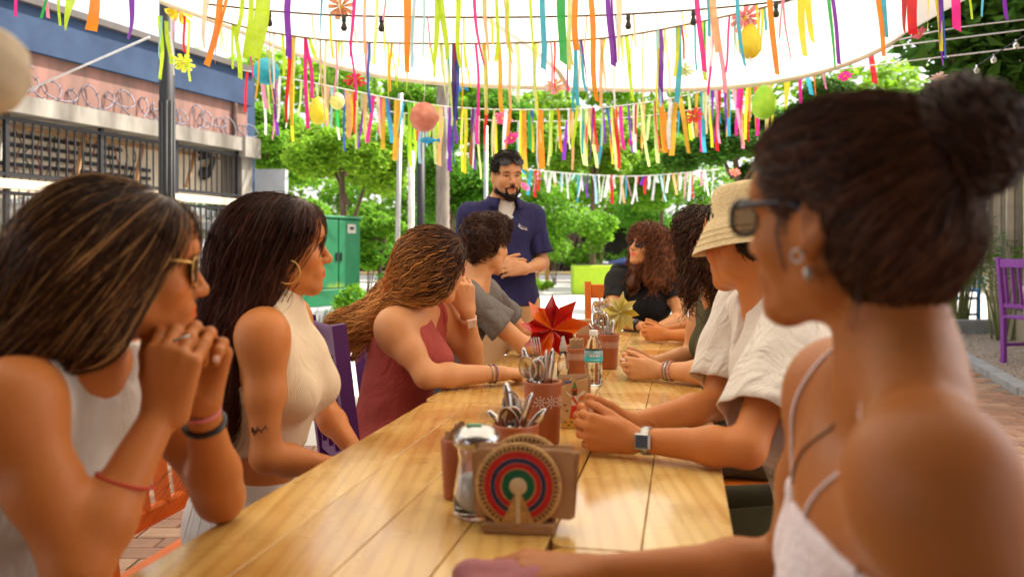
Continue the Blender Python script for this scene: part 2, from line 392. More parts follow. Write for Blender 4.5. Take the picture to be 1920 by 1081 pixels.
# ---- leaves
def leafmesh(C, size, seed, col, cvar=.35, up=.5, aspect=.5, norm=None, fold=.25):
    g = np.random.default_rng(seed); N = len(C); size = size * g.uniform(.6, 1.3, N)
    nz = g.normal(size=(N, 3)); 
    if norm is not None: nz = nz * .7 + norm
    nz[:, 2] = np.abs(nz[:, 2]) + up; nz /= np.linalg.norm(nz, axis=1, keepdims=True)
    a = np.cross(nz, g.normal(size=(N, 3))); a /= np.linalg.norm(a, axis=1, keepdims=True); b = np.cross(nz, a)
    L, Wd = size[:, None], (size * aspect)[:, None]
    q0, q1, q2, q3 = C - a * L * .5, C + b * Wd * .5 - nz * Wd * fold, C + a * L * .5, C - b * Wd * .5 - nz * Wd * fold
    V = np.stack([q0, q1, q2, q3], 1).reshape(-1, 3); i = np.arange(N)[:, None] * 4
    F = np.concatenate([i + np.array([[0, 1, 2]]), i + np.array([[0, 2, 3]])], 0)
    c = np.array(col)[None, :] * g.uniform(1 - cvar, 1 + cvar, (N, 1)) * np.array([1, 1, 1]) + g.normal(0, .012, (N, 1)) * np.array([1, .6, 0])
    return V, F, np.repeat(np.clip(c, .003, 1), 4, 0)
M_leaf = mat('leaf', (1, 1, 1), .5, var=.05, attr=True, trans=.55, spec=.25)
def blobpts(blobs, N, seed, shell=.55):
    g = np.random.default_rng(seed); w = np.array([b[3] * b[4] * b[5] for b in blobs]) ** .75; w /= w.sum(); k = g.choice(len(blobs), N, p=w); B = np.array(blobs)[k]
    d = g.normal(size=(N, 3)); d /= np.linalg.norm(d, axis=1, keepdims=True); r = g.uniform(shell ** 3, 1.1, (N, 1)) ** (1 / 3)
    return B[:, :3] + d * r * B[:, 3:], d
def rnd_blobs(c, rx, ry, rz, n, seed, s=(.22, .42)):
    g = np.random.default_rng(seed); out = []
    for i in range(n):
        d = g.normal(size=3); d /= np.linalg.norm(d); q = np.array(c) + d * np.array([rx, ry, rz]) * g.uniform(.35, .85)
        r = g.uniform(*s) * min(rx, rz); out.append((*q, r * 1.15, r * 1.1, r * .8))
    return out
M_bark = mat('bark', (.13, .085, .055), .95, var=.35, vscale=14, bump=.8, bscale=40, stretch=(1, 1, .25))
M_bark2 = mat('grey_bark', (.24, .20, .165), .95, var=.3, vscale=14, bump=.8, bscale=40, stretch=(1, 1, .25))
def tree(label, base, top, c, rx, rz, N, leaf, col, seed, nb=16, name='tree', tr=.14, bark=None, group='trees behind the plaza', ry=None, aspect=.5, s=(.22, .42), lean=0):
    base = np.asarray(base, float); root = empty(name, base, label, 'tree', group); g = np.random.default_rng(seed)
    c = np.asarray(c, float); bl = rnd_blobs(c, rx, ry or rx * .7, rz, nb, seed, s)
    mb = MB(); tp = A3(c[0] + lean, c[1], top); mid = base * .5 + tp * .5 + A3(*(g.normal(0, .12, 2)), 0)
    mb.tube(spline([base, mid, tp], 12), np.linspace(tr, tr * .5, 12), 9)
    for b in bl[:max(5, nb // 2)]:
        t = g.uniform(.45, 1); st = base * (1 - t) + tp * t; e = np.array(b[:3]); mb.tube(spline([st, (st + e) / 2 + A3(0, 0, .1), e], 8), np.linspace(tr * .45, .015, 8), 6)
    mb.build('trunk', bark or M_bark, root, True)
    C, d = blobpts(bl, N, seed + 1, .25); C = C + g.normal(0, .10 * min(rx, rz) * .6, C.shape) * (g.uniform(0, 1, (N, 1)) ** 3); V, F, cc = leafmesh(C, leaf, seed + 2, col, norm=d * .6, aspect=aspect)
    mesh_obj('crown', V, F, M_leaf, root, cols=cc, smooth=False)
    return root
GR1 = (.21, .44, .03); GR2 = (.13, .34, .026); GR3 = (.09, .23, .026); GR4 = (.29, .50, .035)
def tpx(u, Y): return A3((u - 960) / FPX * Y, Y, 0)
def zpx(v, Y): return CAMZ - (v - HORIZ) / FPX * Y
TR = [  # label, px, Y, crown v, rx px, rz px, leaf, colour
    ('bright green tree with a crooked trunk right behind the green cabinet', 640, 17.5, 292, 150, 118, .17, GR4, 14),
    ('leafy tree just left of the thin metal poles', 500, 22, 265, 120, 95, .17, GR1, 12),
    ('young tree with drooping leaves between cabinet and metal poles', 722, 15.5, 445, 58, 85, .13, GR1, 10),
    ('green tree behind the palm trunk and the standing man', 850, 21, 335, 120, 105, .16, GR2, 14),
    ('tall tree rising behind the standing man under the canopy edge', 950, 27, 250, 120, 100, .2, GR2, 12),
    ('pale green tree above the lime planter', 1110, 25, 262, 130, 90, .2, GR4, 14),
    ('bright tree rising over the parked blue car', 1240, 28, 310, 130, 110, .2, GR1, 14),
    ('dark green tree above the bucket hat', 1370, 18, 262, 130, 100, .17, GR3, 14),
    ('tree filling the gap left of the hair bun', 1545, 20, 255, 150, 110, .18, GR3, 12),
    ('tree at the far centre behind the ribbons', 780, 30, 215, 120, 85, .22, GR1, 12)]
for i, (lb, u, Y, v, rx, rz, lf, co, nb) in enumerate(TR):
    k = Y / FPX; c = A3((u - 960) * k, Y, zpx(v, Y)); b = tpx(u + (35 if i == 0 else 0), Y)
    tree(lb, b, c[2] + rz * k * .3, c, rx * k, rz * k, 16000, lf * .82, co, 100 + i * 7, nb=nb, tr=.10 if i != 2 else .05)
UND = [('round shrub left of the thin metal pole', 690, 20, 440, 60, 60), ('dark shrub behind the dark canopy post', 800, 24, 425, 70, 70), ('shrub filling the gap right of the palm trunk', 880, 25, 420, 60, 75), ('wide shrub beyond the tree stakes', 1040, 30, 420, 70, 70), ('leafy shrub behind the curly woman', 1230, 31, 400, 80, 70), ('shrub beside the far right tree', 1370, 26, 420, 80, 80), ('shrub low behind the white wall', 560, 21, 400, 60, 70)]
def late_shrubs():
    for i, (lb, u, Y, v, rx, rz) in enumerate(UND):
        k = Y / FPX; bush('shrub', lb, A3((u - 960) * k, Y, zpx(v, Y)), rx * k, rz * k, 3200, .17, (GR1, GR2, GR4)[i % 3], 700 + i * 5, group='shrubs behind the plaza')
# big leaved tree at the upper right, by the beige building
c = A3(4.95, 9.2, 3.6)
tree('large leaved dark tree beside the beige building at the upper right', (4.55, 9.9, 0), 3.5, c, 1.15, .95, 2400, .20, (.08, .19, .025), 300, nb=22, tr=.11, ry=.8, aspect=.6, s=(.3, .5))
# far hedge of creeper with trunks
hd = empty('creeper_hedge', (4, 46, 0), 'overgrown creeper hedge along the far side of the road', 'hedge')
bl = []
g = np.random.default_rng(50)
for i in range(110): bl.append((g.uniform(-16, 18), 46 + g.uniform(-.8, .8), g.uniform(2.2, 5.2), g.uniform(.7, 1.4), .8, g.uniform(.5, 1.0)))
for i in range(40): bl.append((g.uniform(-16, 18), 45.2, g.uniform(.4, 1.6), g.uniform(.5, 1.0), .5, .5))
C, d = blobpts(bl, 22000, 51); V, F, cc = leafmesh(C, .34, 52, GR1, norm=d); mesh_obj('foliage', V, F, M_leaf, hd, cols=cc, smooth=False)
mb = MB()
for i in range(26):
    x = g.uniform(-6, 15); mb.tube(spline([(x, 46, 0), (x + g.normal(0, .4), 46, 1.6), (x + g.normal(0, .9), 46, 3.6)], 8), np.linspace(.16, .05, 8), 6)
mb.build('stems', M_bark, hd, True)
MB().box((2, 47.4, 1.4), 40, .4, 2.8).build('earth_bank', mat('dark_bank', (.05, .04, .028), .95, var=.4, vscale=.8), hd)
fb = empty('tree_belt', (0, 60, 0), 'wood that closes the view beyond the road', 'wood', kind='stuff')
bl = []
for i in range(190): bl.append((g.uniform(-42, 42), 60 + g.uniform(-3, 3), g.uniform(1, 14.5), g.uniform(1.8, 3.4), 2, g.uniform(1.4, 2.6)))
C, d = blobpts(bl, 30000, 53); V, F, cc = leafmesh(C, .85, 54, GR4, norm=d); o = mesh_obj('foliage', V, F, M_leaf, fb, cols=cc, smooth=False); o['kind'] = 'stuff'
# palm trunk
pr = empty('palm_tree', tpx(830, 15), 'palm with a ringed grey trunk behind the standing man', 'palm')
mb = MB(); prof = []
for i in range(60): z = i * .085; prof.append((.125 - .0004 * i + (.008 if i % 2 else 0), z))
mb.lathe(prof, tpx(830, 15), 14); mb.build('trunk', M_bark2, pr, True)
mb = MB(); g = np.random.default_rng(60); top = tpx(830, 15) + A3(0, 0, 5.0)
V_, F_ = [], []
for k in range(16):
    a = 2 * math.pi * k / 16 + g.normal(0, .1); el_ = g.uniform(.1, .9); d = A3(math.cos(a), math.sin(a), 0)
    sp = spline([top, top + d * .9 + A3(0, 0, el_), top + d * 1.8 + A3(0, 0, el_ - .5), top + d * 2.2 + A3(0, 0, el_ - 1.4)], 14)
    sd = np.cross(d, A3(0, 0, 1))
    for i in range(1, 13):
        for s in (-1, 1):
            p0 = sp[i]; t_ = nrm(sp[i + 1 if i < 13 else i] - sp[i - 1]); tip = p0 + sd * s * .42 * math.sin(i / 13 * 3.0) + t_ * .22 - A3(0, 0, .14); n = len(V_)
            V_ += [p0, p0 + t_ * .06, tip]; F_.append((n, n + 1, n + 2))
mesh_obj('crown', V_, F_, mat('palm_leaf', (.09, .16, .02), .5, var=.2, trans=.4), pr, smooth=False)
# poles
def pole(name, label, u, Y, r, z1, m, lean=0, cat='pole', n=12):
    b = tpx(u, Y); root = empty(name, b, label, cat); MB().tube([b + A3(0, 0, 0), b + A3(lean, 0, z1)], r, n).build('shaft', m, root, True)
    MB().lathe([(r * 2.2, 0), (r * 2.2, .02), (r * 1.3, .03), (r * 1.3, .08)], b, n).build('base_flange', m, root); return root
M_galv = mat('galvanised', (.42, .43, .44), .45, .6, var=.1)
pole('metal_pole', 'thin galvanised pole leaning slightly, beside the bright trees', 741, 9.5, .028, 2.95, M_galv, .06)
pole('canopy_post', 'dark canopy post just left of the palm trunk', 789, 12.5, .058, 3.0, mat('charcoal_paint', (.018, .018, .02), .55))
pole('white_post', 'white painted post between the thin metal pole and dark post', 771, 12.0, .045, 2.6, mat('white_paint', (.6, .58, .52), .6))
pole('metal_pole', 'slim grey pole directly behind the standing man', 911, 12, .03, 2.95, M_galv)
lp = pole('lamp_post', 'dark lamp post with flowers tied on, in front of the meter wall', 313, 8.0, .068, 4.2, mat('charcoal_paint'), n=16)
for k in range(10):
    a = 2 * math.pi * k / 10; q = tpx(313, 8) + A3(.066 * math.cos(a), .066 * math.sin(a), 0); MB().tube([q + A3(0, 0, .1), q + A3(0, 0, 2.6)], .012, 5).build('flute', mat('charcoal_paint'), lp, True)
# ---- building with meters behind bars (left)
WO, WD, WN = A3(-5.44, 9.06, 0), A3(.347, .938, 0), A3(.938, -.347, 0)
def wl(s, z, off=0): return WO + WD * s + WN * off + A3(0, 0, z)
def onw(u, v, off=0):
    d = A3((u - 960) / FPX, 1, -(v - HORIZ) / FPX); o = A3(0, 0, CAMZ); t = (WN @ (WO - o) + off) / (WN @ d); return o + d * t
WAX = np.array([WD, WN, A3(0, 0, 1)])
def wbox(s0, s1, z0, z1, o0, o1, name, m, parent, bev=0): return MB().box(wl((s0 + s1) / 2, (z0 + z1) / 2, (o0 + o1) / 2), s1 - s0, o1 - o0, z1 - z0, WAX, bev).build(name, m, parent)
bld = empty('meter_building', wl(0, 0), 'pink walled building with barred electricity meter niche and blue fascia', 'building')
M_beige = mat('beige_plaster', (.72, .62, .47), .9, var=.08, vscale=3, bump=.2, bscale=20)
M_pink = mat('weathered_pink_plaster', (.34, .175, .145), .95, var=.1, vscale=2.2, col2=(.18, .11, .09), bump=.4, bscale=18, stretch=(2.2, 2.2, .3), detail=8)
M_blue = mat('worn_blue_paint', (.012, .032, .085), .8, col2=(.03, .062, .13), vscale=2.5, bump=.3, bscale=14, detail=8)
M_wconc = mat('stained_white_concrete', (.36, .33, .29), .9, col2=(.12, .105, .085), vscale=3.5, bump=.4, bscale=20, stretch=(1, 1, .3), detail=8)
M_iron = mat('black_iron', (.016, .015, .018), .5, var=.2)
M_wood = mat('raw_wood', (.36, .20, .09), .8, var=.2, vscale=12)
wbox(-5, 4.05, 0, 2.68, -.42, -.36, 'niche_back', M_beige, bld)
wbox(-5, 4.2, 2.88, 3.40, -.30, -.06, 'pink_wall', M_pink, bld)
wbox(-5, 4.24, 3.40, 3.90, -.34, .02, 'fascia', M_blue, bld)
wbox(-5, 4.24, 3.90, 3.98, -.34, .09, 'roof_edge', mat('roof_metal', (.10, .085, .08), .6), bld)
wbox(-5, 4.22, 2.685, 2.88, -.42, .10, 'ledge', M_wconc, bld)
wbox(3.96, 4.2, 0, 2.683, -.42, .03, 'pillar', M_wconc, bld)
wbox(3.90, 4.26, 2.60, 2.90, -.1, .14, 'pillar_cap', M_wconc, bld)
wbox(-5, 3.95, 1.87, 1.97, -.04, .05, 'middle_rail', mat('cream_rail', (.66, .55, .42), .8, var=.12), bld)
wbox(4.262, 4.70, 2.0, 3.9, -.50, -.30, 'blue_end_wall', M_blue, bld)
MB().tube([wl(3.86, 2.9, -.02), wl(3.86, 3.85, -.02)], .035, 8).build('downpipe', mat('rusty_pipe', (.17, .11, .09), .7, var=.3), bld, True)
posts = [-3.7, -2.5, -1.2, .08, 1.35, 2.61, 3.90]
for s in posts:
    wbox(s - .025, s + .025, 1.975, 2.68, -.03, .02, 'grille_post', M_iron, bld); wbox(s - .025, s + .025, .05, 1.865, -.03, .02, 'grille_post', M_iron, bld)
for z in (2.62, 2.02, 1.82, .12): wbox(-3.7, 3.9, z - .02, z + .02, -.026, .016, 'grille_rail', M_iron, bld)
bm1 = MB().box((0, 0, 0), .016, .016, .58, WAX); bm2 = MB().box((0, 0, 0), .016, .016, 1.66, WAX)
bms = []
for b in (bm1, bm2):
    me = bpy.data.meshes.new('bar'); me.from_pydata([tuple(v) for v in b.V], [], b.F); me.materials.append(M_iron); bms.append(me)
nb_ = 0
for i in range(46):
    s = -1.28 + i * .1125
    if min(abs(s - q) for q in posts) < .03: continue
    for me, z in ((bms[0], 2.32), (bms[1], .97)):
        o = bpy.data.objects.new('bar', me); COL.objects.link(o); o.parent = bld; o.location = tuple(wl(s, z, -.005) - wl(0, 0))
# inside: bus bars, braces, cables, meters, conduits
for k, z in enumerate((2.50, 2.39, 2.28, 2.17, 2.06)):
    wbox(-1.3, (2.0, 1.9, 2.5, 2.5, 2.5)[k], z - .022, z + .022, -.35, -.32, 'bus_bar', M_iron, bld)
wbox(-1.3, 3.9, 2.565, 2.60, -.34, -.28, 'wood_batten', M_wood, bld)
for u0, v0, u1, v1 in ((160, 250, 142, 333), (268, 270, 255, 340), (366, 285, 350, 350)):
    MB().bar(onw(u0, v0, -.2), onw(u1, v1, -.12), .05, .03).build('wood_brace', M_wood, bld)
MB().bar(onw(14, 222, -.1), onw(-4, 300, -.1), .06, .04).build('wood_brace', mat('white_paint'), bld)
g = random.Random(8); M_cab = [mat('brown_cable', (.14, .06, .035), .6), mat('black_cable', (.012, .012, .013), .5), mat('red_cable', (.22, .05, .03), .6)]
for i in range(26):
    s = -1.1 + i * .13; pts = [wl(s + g.uniform(-.03, .03), 2.55 - k * .13, -.30 + g.uniform(-.01, .02)) + WD * .03 * math.sin(k * 2 + i) for k in range(6)]
    MB().tube(spline(pts, 16), .008, 5).build('cable', M_cab[i % 3], bld, True)
for k in range(4):
    a = onw(372, 288 + k * 4, -.3); b = onw(384 + k * 3, 328, -.28); MB().tube(spline([a, onw(388 + k * 3, 285 + k * 3, -.25), onw(395 + k * 2, 305, -.26), b], 16), .018, 6).build('cable_loop', M_cab[1], bld, True)
MB().lathe([(.001, .06), (.07, .05), (.09, 0), (.10, -.03)], onw(385, 325, -.30), 16, np.array([WD, A3(0, 0, 1), WN])).build('cable_gland', M_iron, bld, True)
M_mgl = mat('meter_glass', (.62, .62, .60), .12, var=.08); M_gbox = mat('grey_meter_box', (.30, .32, .34), .55, var=.08)
def meter(u, v, r=.085):
    p_ = onw(u, v, -.28); mt = MB().box(p_, .24, .10, .30, WAX, .012).build('meter_box', M_gbox, bld)
    MB().lathe([(r * 1.12, .05), (r * 1.12, .09), (r, .10), (r * .97, .15), (r * .75, .175), (.001, .18)], p_, 20, np.array([WD, A3(0, 0, 1), WN]), False).build('meter_dome', M_mgl, mt, True)
    MB().box(p_ + WN * .178, .06, .012, .03, WAX).build('dial', M_iron, mt)
for u, v in ((17, 396), (56, 394), (98, 392), (15, 470), (60, 470), (350, 408), (372, 410), (392, 413), (350, 462), (372, 466), (8, 545)): meter(u, v, .085 if u < 200 else .055)
for u, v, w_, h_ in ((425, 470, .34, .62), (384, 520, .24, .5), (428, 405, .12, .22)):
    p_ = onw(u, v, -.26); bx_ = MB().box(p_, w_, .16, h_, WAX, .012).build('switch_box', M_gbox, bld); MB().box(p_ + WN * .085, .05, .02, .06, WAX).build('latch', M_iron, bx_)
M_cond = mat('green_conduit', (.12, .24, .14), .6, var=.1)
for u in (352, 366, 380, 396, 404, 30, 8):
    a = onw(u, 372, -.31); b = a.copy(); b[2] = .1; MB().tube([a, b], .03, 8).build('conduit', M_cond, bld, True)
for k in range(5):
    a = onw(405 + k * 5, 385, -.25); MB().tube(spline([a, onw(398 + k * 2, 450, -.2), onw(405 + 6 * k, 520, -.22), onw(400 + 8 * k, 560 + 8 * k, -.2)], 18), .010, 5).build('cable', M_cab[1], bld, True)
# razor wire
rw = empty('razor_wire', wl(1, 2.9), 'tangled razor wire coils along the ledge under the pink wall', 'razor wire')
g = np.random.default_rng(9); pts = []
M_wire = mat('razor_wire_metal', (.16, .15, .19), .5, .5)
for seg in range(3):
    pts = []; n = 170; s0 = -1.6 + seg * 1.95
    for i in range(n):
        t = i / n; a = t * 2 * math.pi * (6.3 + seg) + seg; rr = .13 + .05 * math.sin(t * 17 + seg)
        pts.append(wl(s0 + t * 2.0 + .12 * math.cos(a) + .05 * math.sin(t * 23), 3.02 + rr * math.sin(a) + .05 * math.sin(t * 9 + seg * 2), .02 + .06 * math.cos(a * 1.0 + 1)))
    MB().tube(pts, .0085, 5).build('coil', M_wire, rw, True)
    mb = MB()
    for i in range(4, n, 4): mb.bar(pts[i] - A3(.02, 0, .02), pts[i] + A3(.02, 0, .02), .012, .004)
    tag(mb.build('barbs', M_wire, rw), kind='stuff')
mc = MB(); mc.tube([P(280, 70, 8.3), P(45, 172, 8.9)], .011, 6); tag(mc.build('white_cable', mat('white_cable_plastic', (.7, .7, .7), .5), None, True, org=P(45, 172, 8.9)), 'straight white cable running down across the pink wall', 'cable')
# low white wall past the pillar
o = MB().box(P(496, 470, 13.9) * A3(1, 1, 0) + A3(0, 0, 1.26), .72, .2, 2.52).build('low_wall', mat('white_wash', (.40, .41, .43), .9, var=.15, vscale=3, bump=.3), None)
tag(o, 'plain whitewashed wall beside the blue building end', 'wall')
# green cabinet
cb = P(618, 0, 13.8) * A3(1, 1, 0); f0 = P(556, 0, 13.3) * A3(1, 1, 0); f1 = P(675, 0, 14.6) * A3(1, 1, 0); cd = nrm(f1 - f0); cn = A3(cd[1], -cd[0], 0); CW = np.linalg.norm(f1 - f0)
CAX = np.array([cd, cn, A3(0, 0, 1)]); cc_ = (f0 + f1) / 2 - cn * .45
M_green = mat('cabinet_green', (.005, .125, .045), .5, col2=(.008, .165, .065), vscale=3, bump=.15, bscale=12)
def splash(m_):
    t = m_.node_tree; N = t.nodes; tc = N.new('ShaderNodeTexCoord'); mp = N.new('ShaderNodeMapping'); mp.vector_type = 'TEXTURE'
    l0 = f0 + cd * CW * .60 + A3(0, 0, .52) - cc_; mp.inputs['Location'].default_value = (l0[0], l0[1], l0[2]); mp.inputs['Scale'].default_value = (.34, .5, .26)
    gr = N.new('ShaderNodeTexGradient'); gr.gradient_type = 'SPHERICAL'; nz = N.new('ShaderNodeTexNoise'); nz.inputs['Scale'].default_value = 9
    ad = N.new('ShaderNodeMath'); ad.operation = 'MULTIPLY'; rp = N.new('ShaderNodeMapRange'); rp.inputs[1].default_value = .12; rp.inputs[2].default_value = .42; rp.inputs[4].default_value = .8
    mx = N.new('ShaderNodeMix'); mx.data_type = 'RGBA'; mx.inputs[7].default_value = (.22, .34, .02, 1)
    b = N['Principled BSDF']; src = b.inputs['Base Color'].links[0].from_socket
    L = t.links; L.new(tc.outputs['Object'], mp.inputs[0]); L.new(mp.outputs[0], gr.inputs[0]); L.new(tc.outputs['Object'], nz.inputs[0]); L.new(gr.outputs[1], ad.inputs[0]); L.new(nz.outputs[0], ad.inputs[1]); L.new(ad.outputs[0], rp.inputs[0]); L.new(rp.outputs[0], mx.inputs[0]); L.new(src, mx.inputs[6]); L.new(mx.outputs[2], b.inputs['Base Color'])
cab = empty('utility_cabinet', cc_ * A3(1, 1, 0), 'green metal utility cabinet with a yellow paint smear', 'cabinet')
M_green2 = mat('cabinet_green_door', (.005, .125, .045), .5, col2=(.008, .165, .065), vscale=3, bump=.15, bscale=12); splash(M_green2)
MB().box(cc_ + A3(0, 0, 1.02), CW, .9, 1.42, CAX, .02).build('shell', M_green, cab)
MB().box(cc_ + A3(0, 0, 1.755), CW + .06, .98, .05, CAX, .015).build('lid', M_green, cab)
for a0, a1 in ((.02, .615), (.63, .98)):
    c_ = f0 + cd * CW * (a0 + a1) / 2; o = MB().box(c_ + cn * .012 + A3(0, 0, 1.15), CW * (a1 - a0), .03, 1.12, CAX, .008).build('door', M_green2, cab)
    MB().box(c_ + cd * CW * (a1 - a0) * (.45 if a0 < .5 else -.42) + cn * .035 + A3(0, 0, 1.1), .03, .03, .14, CAX).build('handle', M_iron, o)
MB().box(f0 + cd * CW * .5 + cn * .02 + A3(0, 0, .44), CW * 1.01, .06, .27, CAX, .01).build('base_skirt', M_green, cab)
o = MB().box(f0 + cd * CW * .83 + cn * .035 + A3(0, 0, 1.57), .20, .01, .15, CAX).build('warning_plate', mat('plate_grey', (.42, .40, .34), .6), cab); MB().box(f0 + cd * CW * .83 + cn * .042 + A3(0, 0, 1.58), .10, .006, .05, CAX).build('plate_mark', M_iron, o)
tag(MB().box(cc_ + A3(0, 0, .15), CW + .5, 1.4, .30, CAX, .03).build('cabinet_plinth', mat('grey_concrete'), None, org=cc_ * A3(1, 1, 0)), 'rough concrete plinth under the green cabinet', 'plinth')
def bush(name, label, c, rx, rz, N, leaf, col, seed, group=None, cat='plant', stems=5):
    root = empty(name, (c[0], c[1], 0), label, cat, group); g = np.random.default_rng(seed)
    bl = rnd_blobs(c, rx, rx * .7, rz, 9, seed, (.3, .55)); mb = MB()
    for b in bl[:stems]: mb.tube(spline([A3(c[0] + g.normal(0, .05), c[1], 0), (A3(c[0], c[1], 0) + np.array(b[:3])) / 2 + g.normal(0, .06, 3), b[:3]], 7), np.linspace(.02, .006, 7), 5)
    mb.build('stem', M_bark, root, True); C, d = blobpts(bl, N, seed + 1, .3); V, F, cc = leafmesh(C, leaf, seed + 2, col, norm=d); mesh_obj('foliage', V, F, M_leaf, root, cols=cc, smooth=False); return root
late_shrubs()
bush('shrub', 'low green shrub at the right foot of the green cabinet', (-2.55, 13.4, .35), .45, .35, 900, .10, GR1, 400)
bush('shrub', 'grassy shrub in front of the cabinet plinth', (-3.1, 12.6, .15), .45, .2, 700, .12, GR1, 410)
bush('shrub', 'loose shrub behind the thin metal pole', (-2.0, 15, .9), .5, .8, 1200, .10, GR2, 420)
# ---- lime planter, tree stakes, car
pb = gp(1120, 552); pl = empty('planter', pb, 'lime green concrete planter box on the plaza', 'planter')
MB().box(pb + A3(0, .5, .40), 1.32, 1.0, .80, None, .03).build('box', mat('lime_paint', (.42, .62, .02), .6, var=.06), pl)
MB().box(pb + A3(0, .5, .815), 1.10, .80, .03).build('soil', M_dirt, pl)
bush('shrub', 'leafy shrub growing out of the lime planter', pb + A3(.05, .5, 1.7), .62, .85, 1700, .15, GR1, 430)
for k, (u, lb) in enumerate(((1008, 'thin wooden tree stake right of the standing man'), (1025, 'thicker orange brown tree stake by the plaza edge'))):
    b = gp(u, 543); tag(MB().bar(b, b + A3(.05 * (k - .5), 0, 1.0), .09 + .03 * k).build('tree_stake', mat('stake_wood', (.40, .20, .07), .8), None, org=b), lb, 'stake')
bush('grass_tuft', 'grass tuft round the tree stakes', gp(1012, 546) + A3(0, 0, .15), .5, .22, 500, .2, GR4, 440, stems=2)
# car
car = empty('parked_car', A3(6.0, 36, 0), 'dark blue car parked beyond the lime planter', 'car'); cx, cy = 6.0, 36
M_car = mat('car_blue', (.012, .03, .16), .25, var=.05, coat=.8)
sec = [(-2.1, .55, .35), (-2.05, .72, .30), (-1.2, .92, .25), (-.7, .98, .24), (-.1, 1.42, .24), (.4, 1.48, .24), (1.2, 1.40, .24), (1.75, 1.0, .25), (2.05, .92, .3), (2.1, .5, .4)]
V = []; F = []
for (x, zt, zb) in sec:
    for (yy, z) in ((-.82, zb), (-.86, .6 if zt > .65 else zt * .8), (-.84, min(zt, .92)), (-.62 if zt > 1.1 else -.72, zt), (.62 if zt > 1.1 else .72, zt), (.84, min(zt, .92)), (.86, .6 if zt > .65 else zt * .8), (.82, zb)): V.append((cx + x, cy + yy, z))
for i in range(len(sec) - 1):
    for k in range(8): F.append((i * 8 + k, i * 8 + (k + 1) % 8, i * 8 + 8 + (k + 1) % 8, i * 8 + 8 + k))
F += [tuple(range(8)), tuple((len(sec) - 1) * 8 + k for k in reversed(range(8)))]
mesh_obj('body', V, F, M_car, car)
for x in (-1.3, 1.3):
    for y in (-.80, .80):
        wv = MB().lathe([(.20, -.1), (.30, -.1), (.32, -.05), (.32, .05), (.30, .1), (.20, .1)], (cx + x, cy + y, .32), 20, np.array([[1, 0, 0], [0, 0, 1], [0, 1, 0]])).build('wheel', mat('tyre', (.012, .012, .012), .8), car, True)
        MB().lathe([(.001, -.11), (.19, -.10), (.19, .10), (.001, .11)], (cx + x, cy + y, .32), 14, np.array([[1, 0, 0], [0, 0, 1], [0, 1, 0]])).build('rim', M_galv, wv, True)
M_cgl = mat('car_glass', (.03, .04, .05), .08)
for x0, x1 in ((-.45, .35), (.42, 1.25)):
    mesh_obj('side_window', [(cx + x0 - (.22 if x0 < 0 else 0), cy - .850, .95), (cx + x1, cy - .850, .95), (cx + x1 - .05, cy - .68, 1.36), (cx + x0 + .12, cy - .68, 1.36)], [(0, 1, 2, 3)], M_cgl, car)
for y in (-.6, .6): MB().box((cx - 2.06, cy + y, .68), .12, .32, .14, None, .03).build('headlight', mat('lamp_glass', (.7, .7, .72), .1), car)
# ---- right: beige shop front, sign, palms, coloured chairs
rb_ = empty('shop_building', A3(5.7, 9.5, 0), 'beige shop building with dark window and sign at the right edge', 'building')
R0, R1 = A3(5.75, 9.2, 0), A3(8.1, 14.6, 0); rdv = nrm(R1 - R0); rn = A3(-rdv[1], rdv[0], 0); RAX = np.array([rdv, rn, A3(0, 0, 1)])
def rw_(s, z, off=0): return R0 + rdv * s + rn * off + A3(0, 0, z)
def rbox(s0, s1, z0, z1, o0, o1, name, m, par, bev=0): return MB().box(rw_((s0 + s1) / 2, (z0 + z1) / 2, (o0 + o1) / 2), s1 - s0, o1 - o0, z1 - z0, RAX, bev).build(name, m, par)
M_rb = mat('warm_beige_wall', (.34, .28, .19), .9, var=.06, vscale=3, bump=.2)
rbox(-4, .25, 0, 5.4, -.3, 0, 'wall', M_rb, rb_); rbox(5.32, 5.6, 0, 5.4, -.3, 0, 'wall', M_rb, rb_); rbox(.252, 5.318, 2.35, 5.4, -.3, -.002, 'wall', M_rb, rb_); rbox(.252, 5.318, 0, .35, -.3, -.002, 'wall', M_rb, rb_)
wn_ = rbox(.26, 5.31, .36, 2.34, -.2, -.16, 'window', mat('shop_glass', (.035, .028, .024), .08, var=.3, vscale=2), rb_)
for s in (.30, 2.0, 3.7, 5.27): rbox(s - .04, s + .04, .36, 2.34, -.155, -.06, 'window_frame', mat('cream_frame', (.58, .48, .34), .6), wn_)
sg = rbox(-.2, 1.0, 2.52, 2.98, .0, .07, 'sign_board', mat('sign_white', (.68, .66, .6), .6), rb_)
for k, (s, z, w2, h2) in enumerate(((.62, 2.80, .10, .05), (.48, 2.80, .12, .05), (.30, 2.80, .14, .05), (.68, 2.68, .06, .07), (.55, 2.67, .10, .035), (.38, 2.67, .16, .035))): rbox(s - w2 / 2, s + w2 / 2, z - h2 / 2, z + h2 / 2, .071, .078, 'lettering', mat('sign_ink', (.45, .25, .08), .6), sg)
rbox(-.24, 1.04, 2.48, 2.52, .0, .09, 'sign_frame', mat('sign_wood', (.35, .2, .1), .6), sg); rbox(-.24, 1.04, 2.98, 3.02, .0, .09, 'sign_frame', mat('sign_wood'), sg)
bedk = MB().box((7.6, 12.3, .10), 5.2, .18, .22, None, .02).build('bed_kerb', mat('grey_concrete'), None); bedk['kind'] = 'structure'
